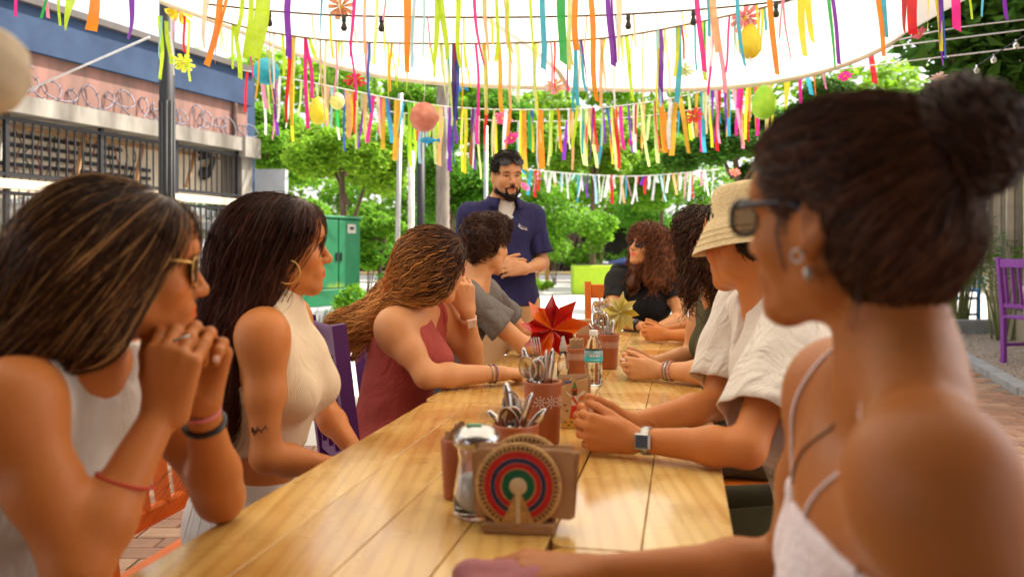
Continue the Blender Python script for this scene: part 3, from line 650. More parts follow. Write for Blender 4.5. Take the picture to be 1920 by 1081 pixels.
def areca(label, b, h, n, seed):
    root = empty('areca_palm', b, label, 'palm', 'palms in the planting bed'); g = np.random.default_rng(seed); V, F = [], []; mb = MB()
    for k in range(n):
        a = g.uniform(0, 6.3); d = A3(math.cos(a), math.sin(a), 0); hh = h * g.uniform(.6, 1); o = b + d * g.uniform(0, .12); r = g.uniform(.25, .6) * h * .7
        sp = spline([o, o + d * r * .25 + A3(0, 0, hh * .6), o + d * r * .7 + A3(0, 0, hh), o + d * r * 1.3 + A3(0, 0, hh * .82)], 18); mb.tube(sp[:10], np.linspace(.014, .006, 10), 5)
        sd = np.cross(d, A3(0, 0, 1))
        for i in range(7, 18):
            for s in (-1, 1):
                t_ = nrm(sp[min(i + 1, 17)] - sp[i - 1]); L = .30 * h / 1.2 * math.sin((i - 5) / 13.5 * 3.0 + .15); tip = sp[i] + (sd * s * .8 + t_ * .6) * L - A3(0, 0, .25 * L); m = (sp[i] + tip) / 2; n0 = len(V); wv = t_ * .011
                V += [sp[i] - wv * .5, m - wv * 1.2, tip, m + wv * 1.2]; F.append((n0, n0 + 1, n0 + 2, n0 + 3))
    mb.build('stalk', mat('palm_stalk', (.16, .19, .05), .6), root, True); mesh_obj('fronds', V, F, mat('areca_leaf', (.10, .19, .02), .45, var=.25, vscale=3, trans=.35), root, smooth=False)
areca('bushy areca palm just right of the bare shoulder', A3(5.75, 12.7, 0), 1.35, 16, 1); areca('areca palm between the blue chair and purple chair', A3(6.55, 12.6, 0), 1.5, 20, 2)
areca('dark areca palm against the shop window', A3(6.9, 13.1, 0), 1.7, 14, 3); areca('small areca palm behind the purple chair', A3(6.55, 11.4, 0), 1.25, 12, 4)
def chair(label, pos, f, col, mname, seat=.45, hgt=.98, wd=.42, dp=.42, group='painted wooden chairs'):
    """slat back chair; f is where the sitter looks"""
    f = nrm(A3(f[0], f[1], 0)); r = A3(f[1], -f[0], 0); m = mat(mname, col, .55, var=.12, vscale=10, bump=.2, bscale=40); p = A3(pos[0], pos[1], pos[2] if len(pos) > 2 else 0)
    root = empty('chair', p, label, 'chair', group); AX = np.array([r, f, A3(0, 0, 1)])
    for s in (-1, 1):
        MB().bar(p - f * dp / 2 + r * s * wd / 2, p - f * (dp / 2 + .0) + r * s * wd / 2 + A3(0, 0, seat), .045, .045, r).build('leg', m, root)
        MB().bar(p + f * dp / 2 + r * s * wd / 2, p + f * dp / 2 + r * s * wd / 2 + A3(0, 0, seat - .03), .045, .045, r).build('leg', m, root)
        MB().bar(p - f * dp / 2 + r * s * wd / 2 + A3(0, 0, seat), p - f * (dp / 2 + .07) + r * s * wd / 2 + A3(0, 0, hgt), .045, .04, r).build('back_post', m, root)
        MB().bar(p - f * dp / 2 + r * s * wd / 2 + A3(0, 0, .2), p + f * dp / 2 + r * s * wd / 2 + A3(0, 0, .2), .025, .035).build('stretcher', m, root)
    MB().box(p + A3(0, 0, seat), wd + .05, dp + .05, .03, AX, .008).build('seat', m, root)
    bk = lambda z: p - f * (dp / 2 + .07 * (z - seat) / (hgt - seat)) + A3(0, 0, z)
    for z, hh in ((hgt - .06, .09), (seat + .12, .05)): MB().box(bk(z), wd - .04, .026, hh, AX, .006).build('back_rail', m, root)
    for k in range(4):
        x = (k - 1.5) * (wd - .06) / 4; MB().bar(bk(seat + .14) + r * x, bk(hgt - .10) + r * x, .038, .014, r).build('back_slat', m, root)
    return root
chair('tall purple slatted chair standing on the gravel at the right edge', (5.50, 8.95), (1, .25, 0), (.26, .06, .38), 'violet_paint', hgt=1.13, seat=.5)
chair('red chair in the planting behind the bare shoulder', (6.35, 14.6), (-1, -.3, 0), (.5, .03, .02), 'red_paint'); chair('yellow chair behind the palms', (6.9, 14.4), (-.2, -1, 0), (.5, .28, .04), 'yellow_paint')
chair('blue chair among the palms by the shop', (7.1, 13.6), (-.8, -.4, 0), (.03, .22, .5), 'blue_paint', hgt=1.1)
# ---- shade canopy over the court
ce = [(300, 0, 7.4), (440, 52, 7.5), (560, 100, 7.6), (700, 138, 7.7), (850, 155, 7.8), (1050, 163, 7.85), (1250, 166, 7.8), (1400, 158, 7.7), (1530, 135, 7.5), (1630, 100, 7.3), (1690, 62, 7.1), (1730, 0, 6.9)]
E = np.array([P(u, v, Y) for u, v, Y in ce]); E = spline(E, 40); V = []; F = []; n = len(E); rows = 14
for j in range(rows):
    t = j / (rows - 1)
    for i in range(n):
        q = E[i].copy(); q[1] = E[i][1] * (1 - t) + (-4.0) * t; q[0] = E[i][0] * (1 + .35 * min(t * 1.2, 1)); q[2] = E[i][2] + (3.25 + .25 * math.sin(i / n * 3.14) - E[i][2]) * min(1, t * 1.6) + .05 * math.sin(i * .8) * math.sin(t * 9); V.append(q)
for j in range(rows - 1):
    for i in range(n - 1): F.append((j * n + i, j * n + i + 1, (j + 1) * n + i + 1, (j + 1) * n + i))
M_can = mat('canopy_cloth', (.85, .79, .69), .9, var=.09, vscale=1.1, trans=.47, spec=.1)
can = empty('shade_canopy', A3(0, 3, 0), 'white translucent shade cloth stretched over the tables', 'canopy'); mesh_obj('cloth', V, F, M_can, can)
MB().tube(E + A3(0, 0, -.012), .022, 6).build('hem', mat('canopy_hem', (.62, .53, .40), .9), can, True)
MB().tube([P(948, -30, 6.2), P(1065, 165, 7.75)], .022, 6).build('seam_rope', mat('seam_webbing', (.5, .38, .24), .9), can, True)

# restaurant added unseen behind the camera: timber roof and back wall shade near figures
rs = empty('shade_porch', A3(0, -3, 0), 'timber roofed restaurant added unseen to shade the near end of the tables', 'building')
M_tim = mat('dark_timber', (.10, .055, .03), .8, var=.25, vscale=6)
for i in range(12): MB().box((-3.6 + i * .66, -1.85, 2.76), .62, 5.1, .04).build('roof_board', M_tim, rs)
for y in (-3.6, -2.4, -.9, .6): MB().box((0, y, 2.68), 8.0, .10, .12).build('rafter', M_tim, rs)
MB().box((0, -3.9, 1.4), 8.2, .2, 2.8).build('back_wall', mat('ochre_wall', (.30, .16, .07), .9, var=.1, vscale=3, bump=.3), rs)
for x in (-3.7, 3.7): MB().box((x, .6, 1.31), .14, .14, 2.62).build('roof_post', M_tim, rs)
# ------------------------------------------------------------------ tables
def tb(s, t, z=.75): return A3(-.256, 2.56, z) + A3(.1961, .9806, 0) * s + A3(.9806, -.1961, 0) * t
TAX = np.array([[.9806, -.1961, 0], [.1961, .9806, 0], [0, 0, 1.]])
def wood(name, a, b, seed):
    m = bpy.data.materials.new(name); m.use_nodes = True; t = m.node_tree; N = t.nodes; L = t.links; bs = N['Principled BSDF']
    tc = N.new('ShaderNodeTexCoord'); mp = N.new('ShaderNodeMapping'); mp.inputs['Rotation'].default_value = (0, 0, R(11.3)); mp.inputs['Scale'].default_value = (14, 1.1, 6); mp.inputs['Location'].default_value = (seed * 1.7, seed * .9, 0)
    L.new(tc.outputs['Object'], mp.inputs[0])
    n1 = N.new('ShaderNodeTexNoise'); n1.inputs['Scale'].default_value = 1.6; n1.inputs['Detail'].default_value = 8; n1.inputs['Distortion'].default_value = .8; L.new(mp.outputs[0], n1.inputs['Vector'])
    n2 = N.new('ShaderNodeTexNoise'); n2.inputs['Scale'].default_value = 4.5; n2.inputs['Detail'].default_value = 5; L.new(tc.outputs['Object'], n2.inputs['Vector'])
    wv = N.new('ShaderNodeTexWave'); wv.wave_type = 'BANDS'; wv.bands_direction = 'X'; wv.inputs['Scale'].default_value = .8; wv.inputs['Distortion'].default_value = 6; wv.inputs['Detail'].default_value = 3; wv.inputs['Detail Scale'].default_value = .6; L.new(mp.outputs[0], wv.inputs['Vector'])
    r1 = N.new('ShaderNodeValToRGB'); r1.color_ramp.elements[0].position = .32; r1.color_ramp.elements[0].color = (*a, 1); r1.color_ramp.elements[1].position = .68; r1.color_ramp.elements[1].color = (*b, 1); L.new(n1.outputs[0], r1.inputs[0])
    mx = N.new('ShaderNodeMix'); mx.data_type = 'RGBA'; mx.blend_type = 'MULTIPLY'; mx.inputs[0].default_value = .35; L.new(r1.outputs[0], mx.inputs[6])
    rw = N.new('ShaderNodeValToRGB'); rw.color_ramp.elements[0].color = (.62, .42, .22, 1); rw.color_ramp.elements[1].color = (1, 1, 1, 1); rw.color_ramp.elements[1].position = .5; L.new(wv.outputs[1], rw.inputs[0]); L.new(rw.outputs[0], mx.inputs[7])
    m2 = N.new('ShaderNodeMix'); m2.data_type = 'RGBA'; m2.blend_type = 'MULTIPLY'; m2.inputs[0].default_value = .65; L.new(mx.outputs[2], m2.inputs[6])
    r2 = N.new('ShaderNodeValToRGB'); r2.color_ramp.elements[0].position = .35; r2.color_ramp.elements[0].color = (.66, .50, .34, 1); r2.color_ramp.elements[1].position = .6; r2.color_ramp.elements[1].color = (1, 1, 1, 1); L.new(n2.outputs[0], r2.inputs[0]); L.new(r2.outputs[0], m2.inputs[7])
    L.new(m2.outputs[2], bs.inputs['Base Color'])
    rr = N.new('ShaderNodeMapRange'); rr.inputs[1].default_value = .3; rr.inputs[2].default_value = .7; rr.inputs[3].default_value = .10; rr.inputs[4].default_value = .40; L.new(n2.outputs[0], rr.inputs[0]); L.new(rr.outputs[0], bs.inputs['Roughness'])
    bp = N.new('ShaderNodeBump'); bp.inputs['Strength'].default_value = .12; bp.inputs['Distance'].default_value = .003; L.new(n1.outputs[0], bp.inputs['Height']); L.new(bp.outputs[0], bs.inputs['Normal'])
    bs.inputs['Coat Weight'].default_value = .6; bs.inputs['Coat Roughness'].default_value = .13
    return m
M_pl = [wood('varnished_pine_%d' % i, a, b, i) for i, (a, b) in enumerate((((.60, .34, .075), (.75, .51, .17)), ((.54, .29, .06), (.70, .46, .14)), ((.64, .39, .10), (.78, .56, .21))))]
M_leg = mat('pine_leg', (.42, .22, .07), .6, var=.15, vscale=12)
def rrect(x0, x1, y0, y1, rad, corners):
    """outline with chosen rounded corners, order BL BR TR TL"""
    out = []
    for k, (cx, cy, a0) in enumerate(((x0, y0, 180), (x1, y0, 270), (x1, y1, 0), (x0, y1, 90))):
        if corners[k]:
            ccx = cx + (rad if k in (0, 3) else -rad); ccy = cy + (rad if k in (0, 1) else -rad)
            out += [(ccx + rad * math.cos(R(a0 + d)), ccy + rad * math.sin(R(a0 + d))) for d in (0, 22, 45, 68, 90)]
        else: out.append((cx, cy))
    return out
def table(label, s0, s1, t0, t1, nplank, seed):
    root = empty('table', tb((s0 + s1) / 2, (t0 + t1) / 2, 0), label, 'table', 'pine tables pushed together'); g = random.Random(seed); w_ = (t1 - t0) / nplank
    for i in range(nplank):
        a, b = t0 + i * w_ + (.0009 if i else 0), t0 + (i + 1) * w_ - (.0009 if i < nplank - 1 else 0)
        o_ = rrect(a, b, s0, s1, .035, (i == 0, i == nplank - 1, i == nplank - 1, i == 0)); n = len(o_); dz = g.uniform(-.0004, .0004); bv = .0012
        V = [tb(y, x, .722) for x, y in o_] + [tb(y, x, .75 + dz - bv) for x, y in o_]
        cx, cy = (a + b) / 2, (s0 + s1) / 2; V += [tb(y + (bv if y < cy else -bv), x + (bv if x < cx else -bv), .75 + dz) for x, y in o_]
        F = [tuple(reversed(range(n))), tuple(2 * n + k for k in range(n))] + [(r_ * n + k, r_ * n + (k + 1) % n, r_ * n + n + (k + 1) % n, r_ * n + n + k) for r_ in (0, 1) for k in range(n)]
        mesh_obj('plank', V, F, M_pl[g.randrange(3)], root, smooth=False)
    for s in (s0 + .09, s1 - .09):
        for t in (t0 + .07, t1 - .07): MB().bar(tb(s, t, 0), tb(s, t, .72), .06, .06, A3(.2, 1, 0)).build('leg', M_leg, root)
        MB().bar(tb(s, t0 + .08, .675), tb(s, t1 - .08, .675), .03, .085).build('apron', M_leg, root)
    for t in (t0 + .07, t1 - .07): MB().bar(tb(s0 + .1, t, .675), tb(s1 - .1, t, .675), .03, .085).build('apron', M_leg, root)
table('long near pine table with the sugar shaker on it', -2.05, -.003, 0, .548, 4, 1)
table('narrow pine table under the near hand, at the lower right', -2.05, -1.175, .552, .815, 2, 2)
table('narrow pine table under the folded hands with the watch', -1.169, -.003, .552, .832, 2, 3)
table('middle pine table carrying the water bottle', .006, 1.15, -.012, .815, 5, 4)
table('farthest pine table in front of the woman in black', 1.156, 2.36, -.004, .812, 5, 5)
# chairs round the table
def seat_for(label, pe, f, col, mn, hgt=.97): chair(label, (pe[0] - f[0] * .02, pe[1] - f[1] * .02, 0), f, col, mn, .40, hgt, .42, .42, 'painted chairs round the long table')
VIO, ORA = (.075, .009, .105), (.72, .16, .012)
seat_for('violet chair under the woman with gold sunglasses', A3(-.86, 1.31), A3(.99, -.1), VIO, 'violet_chair_paint')
seat_for('orange chair under the woman in cream top', A3(-.685, 2.17), A3(.985, -.17), ORA, 'orange_chair_paint', .93)
seat_for('violet slatted chair under the woman in rust dress', A3(-.365, 2.98), A3(.88, .42), VIO, 'violet_chair_paint')
seat_for('violet chair under the young man in grey', A3(-.34, 3.76), A3(.97, -.1), VIO, 'violet_chair_paint')
seat_for('orange chair at the head of the table', A3(.70, 5.22), A3(.0, -1), ORA, 'orange_chair_paint', 1.0)
seat_for('orange chair under the woman in olive top', A3(.90, 3.05), A3(-.97, .05), ORA, 'orange_chair_paint')
seat_for('violet chair under the mostly hidden person', A3(1.15, 4.3), A3(-.97, -.1), VIO, 'violet_chair_paint')
seat_for('violet chair under the person in bucket hat', A3(.74, 2.1), A3(-.97, .15), VIO, 'violet_chair_paint', .84)
seat_for('orange chair under the woman with the bun', A3(.62, .87), A3(-.95, .28), ORA, 'orange_chair_paint')
# ------------------------------------------------------------------ people
UP = A3(0, 0, 1)
def head_axes(f, roll=0):
    f = nrm(f); r = nrm(np.cross(f, UP)); u = np.cross(r, f)
    c, s = math.cos(R(roll)), math.sin(R(roll)); r, u = c * r + s * u, c * u - s * r
    return np.array([r, f, u])
def head_prims(c, ax, sc=1.0, fem=True, mouth=0.0):
    w = lambda x, y, z: c + sc * (ax.T @ A3(x, y, z))
    e = lambda p, r, k=.02, op=1: ell(w(*p), np.array(r) * sc, ax, k * sc, 'head', op)
    n = lambda a, b, ra, rb, k=.015, op=1: cone(w(*a), w(*b), ra * sc, rb * sc, k * sc, 'head', op)
    jw = .040 if fem else .047; L = []
    L += [e((0, -.014, .034), (.076, .096, .083), .02), e((0, .028, -.028), (.060, .062, .082), .03)]
    for s in (-1, 1):
        L += [n((s * jw, .002, -.066), (s * .012, .070, -.100), .021 if fem else .025, .015 if fem else .018, .03),
              e((s * .037, .058, -.030), (.026, .026, .026), .03), n((s * jw, .0, -.062), (s * .056, -.004, -.02), .02, .02, .03)]
    L += [e((0, .078, -.101), (.021, .018, .017), .02), n((-.032, .080, .024), (.032, .080, .024), .016, .016, .02), e((0, .068, .05), (.055, .03, .045), .03)]
    for s in (-1, 1): L.append(e((s * .031, .104, .002), (.019, .017, .0125), .012, -1))
    for s in (-1, 1):
        L += [n((s * .019, .0855, .008), (s * .043, .0765, .006), .0058, .0045, .005), n((s * .020, .084, -.006), (s * .042, .0755, -.006), .004, .0035, .006)]
    L += [n((0, .088, .012), (0, .112, -.030), .0075, .0105, .012), e((0, .112, -.034), (.011, .010, .0095), .008)]
    for s in (-1, 1): L += [e((s * .0125, .101, -.037), (.0075, .0095, .0075), .008), e((s * .007, .106, -.0455), (.0035, .004, .004), .004, -1)]
    o = mouth
    L += [e((0, .082, -.066), (.030, .018, .02), .02)]
    for s in (-1, 1):
        L += [n((s * .022, .087, -.0665), (s * .005, .099, -.060 + o * .2), .0035, .0058, .006), n((s * .021, .087, -.068), (0, .0975, -.0735 - o), .003, .0066, .006)]
    if o: L.append(e((0, .104, -.067 - o * .5), (.014, .013, .003 + o * .6), .003, -1))
    for s in (-1, 1):
        ea = ax.copy()
        L += [e((s * .079, -.010, -.004), (.008, .0185, .031), .008), e((s * .078, -.004, -.028), (.008, .010, .012), .008), e((s * .0875, -.005, .0), (.006, .011, .018), .006, -1)]
    return L
NAILS = []
def hand(w, d, n, t, curl=(25, 35, 25), sc=1.0, thumb=(.75, .55, .35), tcurl=15, spread=3, fc=None, g='hand'):
    """w wrist; d towards knuckles; n palm normal; t towards the thumb"""
    d = nrm(d); t = nrm(t - d * (np.asarray(t) @ d)); n = np.asarray(n, float); n = nrm(n - d * (n @ d) - t * (n @ t)); L = []
    lat = (.030, .0105, -.0105, -.0295); kn = (.090, .094, .089, .080)
    seg = ((.043, .026, .021), (.047, .030, .022), (.043, .028, .021), (.034, .021, .018)); rad = (.0094, .0096, .0091, .0080)
    for i in range(4):
        k0 = w + sc * (d * kn[i] + t * lat[i] + n * (-.002 if i in (1, 2) else .002))
        L.append(cone(w + sc * (t * lat[i] * .55 + d * .004), k0, .0145 * sc, .0112 * sc, .014 * sc, g))
        cu = fc[i] if fc else curl; th = 0; p = k0; a0 = R((1.5 - i) * spread)
        dd0 = d * math.cos(a0) + t * math.sin(a0); r0 = rad[i] * sc * 1.08
        for j in range(3):
            th += R(cu[j]); dd = dd0 * math.cos(th) + n * math.sin(th); q = p + dd * seg[i][j] * sc; r1 = rad[i] * sc * (.98, .92, .80)[j]
            L.append(cone(p, q, r0, r1, .0035 * sc, g)); p, r0 = q, r1
            if j == 2: dn = -(n * math.cos(th) - dd0 * math.sin(th)); NAILS.append((q - dd * seg[i][j] * sc * .15 + dn * (r1 * .93), dd, dn, rad[i] * sc))
            if j < 2: L.append(ell(q - n * .0012 * sc, rad[i] * sc * 1.06, None, .004 * sc, g))
    b = w + sc * (d * .018 + t * .020 + n * .008); td = nrm(d * thumb[0] + t * thumb[1] + n * thumb[2])
    p1 = b + td * .045 * sc; L.append(cone(b, p1, .0165 * sc, .0125 * sc, .012 * sc, g))
    td2 = nrm(td + d * math.sin(R(tcurl)) + n * math.sin(R(tcurl)) * .7); p2 = p1 + td2 * .034 * sc; L.append(cone(p1, p2, .0118 * sc, .0105 * sc, .004 * sc, g))
    td3 = nrm(td2 + n * .3 + d * math.sin(R(tcurl))); L.append(cone(p2, p2 + td3 * .026 * sc, .0105 * sc, .0085 * sc, .003 * sc, g))
    return L
def clasp(wL, wR, d, t, sc=1.0, curl=(58, 62, 28), sh=.0105):
    """interlaced hands: d towards the knuckles, t towards the thumbs, palms face each other"""
    m = nrm(wR - wL); m = nrm(m - nrm(d) * (m @ nrm(d)))
    return hand(wL, d, m, t, curl, sc, thumb=(.85, .45, .35), tcurl=20, spread=1) + hand(wR - nrm(t) * sh * sc, d, -m, t, curl, sc, thumb=(.8, .5, .5), tcurl=25, spread=1)
class Per: pass
def body(label, J, skin, fem=True, bust=.055, arm=1.0, stand=False, hands=(), mouth=0, hs=1.0, h=.009, hh=.0038, fh=.0032, width=1.0, lips=(1.15, .55, .6), group='people gathered round the long table', neck=None, belly=0.0):
    p = Per(); p.J = J; f = nrm(J['f']); r = nrm(np.cross(f, UP)); p.f, p.r = f, r
    ch, pe, nb, hd = J['ch'], J['pe'], J['nb'], J['head']; su = nrm(ch - pe); sax = np.array([r, nrm(np.cross(su, r)), su]); p.sax = sax
    wa = J.get('wa', ch * .5 + pe * .5); p.wa = wa
    hx = head_axes(J['hf'], J.get('roll', 0)); p.hx = hx; p.hs = hs; p.hd = hd
    p.hp = lambda x, y, z: hd + hs * (hx.T @ A3(x, y, z))
    W = width; T = []
    e = lambda c, rr, k=.06, g='torso': ell(c, rr, sax, k, g)
    T += [e(ch, (.150 * W, .104 * W, .155)), e(wa, ((.122 if fem else .135) * W, (.092 + belly) * W, .13), .07), e(pe, (.168 * W, .125 * W, .125), .07)]
    for s, S in ((-1, 'sL'), (1, 'sR')):
        sh = J[S]
        T += [cone(nb + UP * .0 - f * .012, sh + UP * .004, .042 * W, .044 * arm, .05, 'torso'), cone(ch + r * s * .06 * W + su * .02, sh - UP * .03, .085 * W, .047 * arm, .05, 'torso')]
        if bust: T.append(ell(ch + r * s * .066 * W + sax[1] * (.078 * W) - su * .012, (bust, bust * 1.02, bust * .98), sax, .035, 'torso'))
    nk = neck or (.047 if fem else .056)
    b0 = p.hp(0, -.030, -.045)
    L = list(T) + [cone(nb - UP * .02, b0, nk * 1.1, nk, .035, 'neck')]
    for s in (-1, 1): L.append(cone(nb + r * s * .075 - f * .015 - UP * .015, nb * .4 + b0 * .6 - f * .012, .028, .026, .045, 'neck'))
    for s, a, b, c in ((-1, 'sL', 'eL', 'wL'), (1, 'sR', 'eR', 'wR')):
        S, E, Wr = J[a], J[b], J[c]; mid = S * .5 + E * .5; fm = E * .72 + Wr * .28
        L += [ell(S, np.array([.054, .054, .056]) * arm, None, .05, 'uarm'), cone(S, mid, .049 * arm, .045 * arm, .03, 'uarm'), cone(mid, E, .044 * arm, .036 * arm, .025, 'uarm'),
              cone(E, fm, .036 * arm, .040 * arm, .025, 'farm'), cone(fm, Wr, .038 * arm, .0245 * arm, .02, 'farm')]
    # legs
    for s in (-1, 1):
        hip = pe + r * s * .088 - UP * .01
        if stand: kn = A3(hip[0], hip[1], .50) + r * s * .02 + f * .03; an = A3(hip[0], hip[1], .09) + r * s * .03 - f * .01
        else:
            kn = hip + f * .40 + r * s * .02; kn[2] = .50; an = kn - f * .02; an[2] = .09
        toe = an + f * .15; toe[2] = .04
        L += [cone(hip, kn, .086 if fem else .088, .056, .05, 'leg'), cone(kn, an, .055, .036, .03, 'leg'), cone(an - UP * .04 - f * .03, toe, .036, .034, .03, 'foot')]
    L += head_prims(hd, hx, hs, fem, mouth)
    for H in hands: L += H
    p.prims = L
    base = A3(pe[0], pe[1], 0); p.base = base
    boxes = []
    hl, hi = bounds([q for q in L if q['g'] == 'head'], .012); boxes.append((hl, hi, hh))
    for H in hands: a, b = bounds(H, .012); boxes.append((a, b, fh))
    lo, hi_ = bounds(L, .03)
    V, F = surfnet(field(L, lo, hi_, h), lo, h)
    V, F = drop_inside(V, F, [(a, b) for a, b, _ in boxes], h * 1.0)
    VV, FF, n = [V], [F], len(V)
    for i, (a, b, hq) in enumerate(boxes):
        v, q = surfnet(field(L, a, b, hq), a, hq)
        for (a2, b2, _) in boxes[:i]: v, q = drop_inside(v, q, [(a2, b2)], hq)
        VV.append(v); FF.append(q + n); n += len(v)
    V, F = np.vstack(VV), np.vstack(FF)
    c = np.tile(np.array(skin), (len(V), 1))
    l = (V - hd) @ hx.T / hs
    q = ((l[:, 0] / .0235) ** 2 + ((l[:, 1] - .097) / .016) ** 2 + ((l[:, 2] + .0672) / (.0105 + mouth)) ** 2); k = np.clip(1.6 - q * 1.1, 0, 1)[:, None]
    c = c * (1 - k) + c * np.array(lips) * k
    for s in (-1, 1):   # brows and lashes: hair coloured skin
        bz = .0235 - 40 * (np.abs(l[:, 0]) - .032) ** 2 * .4
        q = ((l[:, 0] - s * .032) / .021) ** 2 + ((l[:, 2] - bz) / .0042) ** 2 + ((l[:, 1] - .088) / .025) ** 2
        k = np.clip(1.7 - q * 1.2, 0, 1)[:, None] * .85; c = c * (1 - k) + np.array([.03, .017, .01]) * k
        q = ((l[:, 0] - s * .031) / .018) ** 2 + ((l[:, 2] - .0025) / .0034) ** 2 + ((l[:, 1] - .086) / .02) ** 2
        k = np.clip(1.6 - q, 0, 1)[:, None] * .8; c = c * (1 - k) + np.array([.02, .012, .01]) * k
        q = ((l[:, 0] - s * .04) / .03) ** 2 + ((l[:, 2] + .035) / .028) ** 2 + ((l[:, 1] - .07) / .03) ** 2
        k = np.clip(1 - q, 0, 1)[:, None] * .35; c = c * (1 - k) + c * np.array([1.12, .78, .74]) * k
    p.o = mesh_obj('person', V, F, mat('skin', (1, 1, 1), .40, var=.13, vscale=11, bump=.22, bscale=260, spec=.26, attr=True, sss=.12, detail=8), None, cols=c, org=base)
    tag(p.o, label, 'person', group); p.lab = label
    for q, dd, dn, r_ in NAILS:
        sx = np.cross(dd, dn); MB().lathe([(r_ * .62, -.0008), (r_ * .55, .0004), (r_ * .25, .0011), (.0001, .0013)], q, 10, np.array([sx, dd * 1.35, dn]), False).build('fingernail', mat('nail', (.66, .40, .30), .25, var=.05), p.o, True)
    NAILS.clear()
    return p
def eyes(p, iris=(.05, .025, .012)):
    for s in (-1, 1):
        c = p.hp(s * .031, .0745, 0); mb = MB(); mb.lathe([(.0001, -.0125), (.006, -.011), (.011, -.006), (.0125, 0), (.011, .006), (.0075, .0098), (.0072, .0101)], c, 16, np.array([p.hx[0], p.hx[2], p.hx[1]]) * 1.0)
        o = mb.build('eye', mat('eye_white', (.75, .73, .7), .15, var=.02), p.o, True)
        m2 = MB(); m2.lathe([(.0072, .0101), (.004, .0118), (.0001, .0126)], c, 14, np.array([p.hx[0], p.hx[2], p.hx[1]])); m2.build('iris', mat('iris', iris, .1, var=.2), o, True)
def cloth(p, name, groups, material, off=.007, cuts=(), extra=(), h=.008, wob=None, drop=None):
    pr = [q for q in p.prims if q['g'] in groups and q['op'] == 1 and (drop is None or not drop(q))] + list(extra) + list(cuts)
    V, F = implicit(pr, h, off, wob)
    return mesh_obj(name, V, F, material, p.o)
def sleeve(p, a, b, material, t1=.62, r0=.055, r1=.07, t0=-.05, seed=1, fold=.006, sag=.0, flat=1.0, name='sleeve', tiltdown=0):
    S, E = p.J[a], p.J[b]; ax = nrm(E - S); x = nrm(np.cross(ax, UP)); y = np.cross(x, ax); g = np.random.default_rng(seed); ph = g.uniform(0, 6.3, 6); V = []; n, m = 44, 16
    for j in range(m):
        q = j / (m - 1); t = t0 + (t1 - t0) * q; r_ = r0 + (r1 - r0) * q ** .8
        for i in range(n):
            th = 2 * math.pi * i / n; f_ = fold * (q * 1.0 + .25) * (math.sin(3 * th + ph[0] + q * 2) + .7 * math.sin(5 * th + ph[1] - q * 3) + .5 * math.sin(8 * th + ph[2] + q * 5)) + fold * .5 * math.sin(q * 13 + 2 * th + ph[3])
            rr = r_ + f_; dwn = max(0., -math.sin(th)); V.append(S + (E - S) * (t + tiltdown * q * dwn) + x * rr * math.cos(th) + y * (rr * math.sin(th) * flat - sag * q))
    F = [(j * n + i, j * n + (i + 1) % n, j * n + n + (i + 1) % n, j * n + n + i) for j in range(m - 1) for i in range(n)]
    V += list(np.array(V[-n:]) - ax * .002); k0 = (m - 1) * n                              # turned hem
    o = mesh_obj(name, V[:m * n], F, material, p.o); md = o.modifiers.new('s', 'SOLIDIFY'); md.thickness = .0028; md.offset = 1; return o
def cutell(c, r, ax=None, k=.006): return ell(c, r, ax, k, 'cut', -1)
def hair(p, prims, N, comb, length, col, name='hair', solid=True, hsolid=.006, tipcol=None, hi=None, hiw=.0, bright=(.6, 1.5), wob=None, soff=-.004, tipstart=.25, **kw):
    """solid under-volume plus strands; col linear; tipcol towards the ends; hi = highlight colour on a share hiw of strands"""
    g = np.random.default_rng(kw.get('seed', 1)); VV, FF, CC, n = [], [], [], 0
    V0, F0 = implicit(prims, hsolid, soff, wob)
    if solid: VV.append(V0); FF.append(F0); CC.append(np.tile(np.array(col) * .6, (len(V0), 1))); n = len(V0)
    V, F, rnd, s = strands(prims, N, comb, length, V=V0, **kw)
    c = np.array(col)[None, :] * (bright[0] + (bright[1] - bright[0]) * ((rnd * 7.3) % 1))[:, None]
    if tipcol is not None:
        k = np.clip((s - tipstart) / .6, 0, 1)[:, None]; c = c * (1 - k) + np.array(tipcol) * (.7 + .6 * ((rnd * 5.1) % 1))[:, None] * k
    c = c * (.55 + .9 * STR['clump'])[:, None]
    if hi is not None: k = (rnd < hiw)[:, None] * np.clip(.35 + s * 1.2, 0, 1)[:, None]; c = c * (1 - k) + np.array(hi) * k
    VV.append(V); FF.append(F + n); CC.append(c)
    o = mesh_obj(name, np.vstack(VV), np.vstack(FF), mat('hair', (1, 1, 1), .42, var=.15, vscale=40, spec=.28, attr=True), p.o, cols=np.vstack(CC))
    return o
def cap(p, gx=.012, front=.02, k=.03, low=-.03):
    """close hair cap over the cranium, leaving the face free"""
    hx, hs, hp = p.hx, p.hs, p.hp
    return [ell(hp(0, -.018, .036), np.array([.078 + gx, .094 + gx, .084 + gx]) * hs, hx, k, 'h'), ell(hp(0, .036, .066), np.array([.064 + gx, .054 + gx * .7, .042 + gx * .8]) * hs, hx, k, 'h')]
def facecut(p, y=.058, z=.050, r=(.085, .06, .13)):
    return ell(p.hp(0, y + r[1], z - r[2]), np.array(r) * p.hs, p.hx, .012, 'fc', -1)
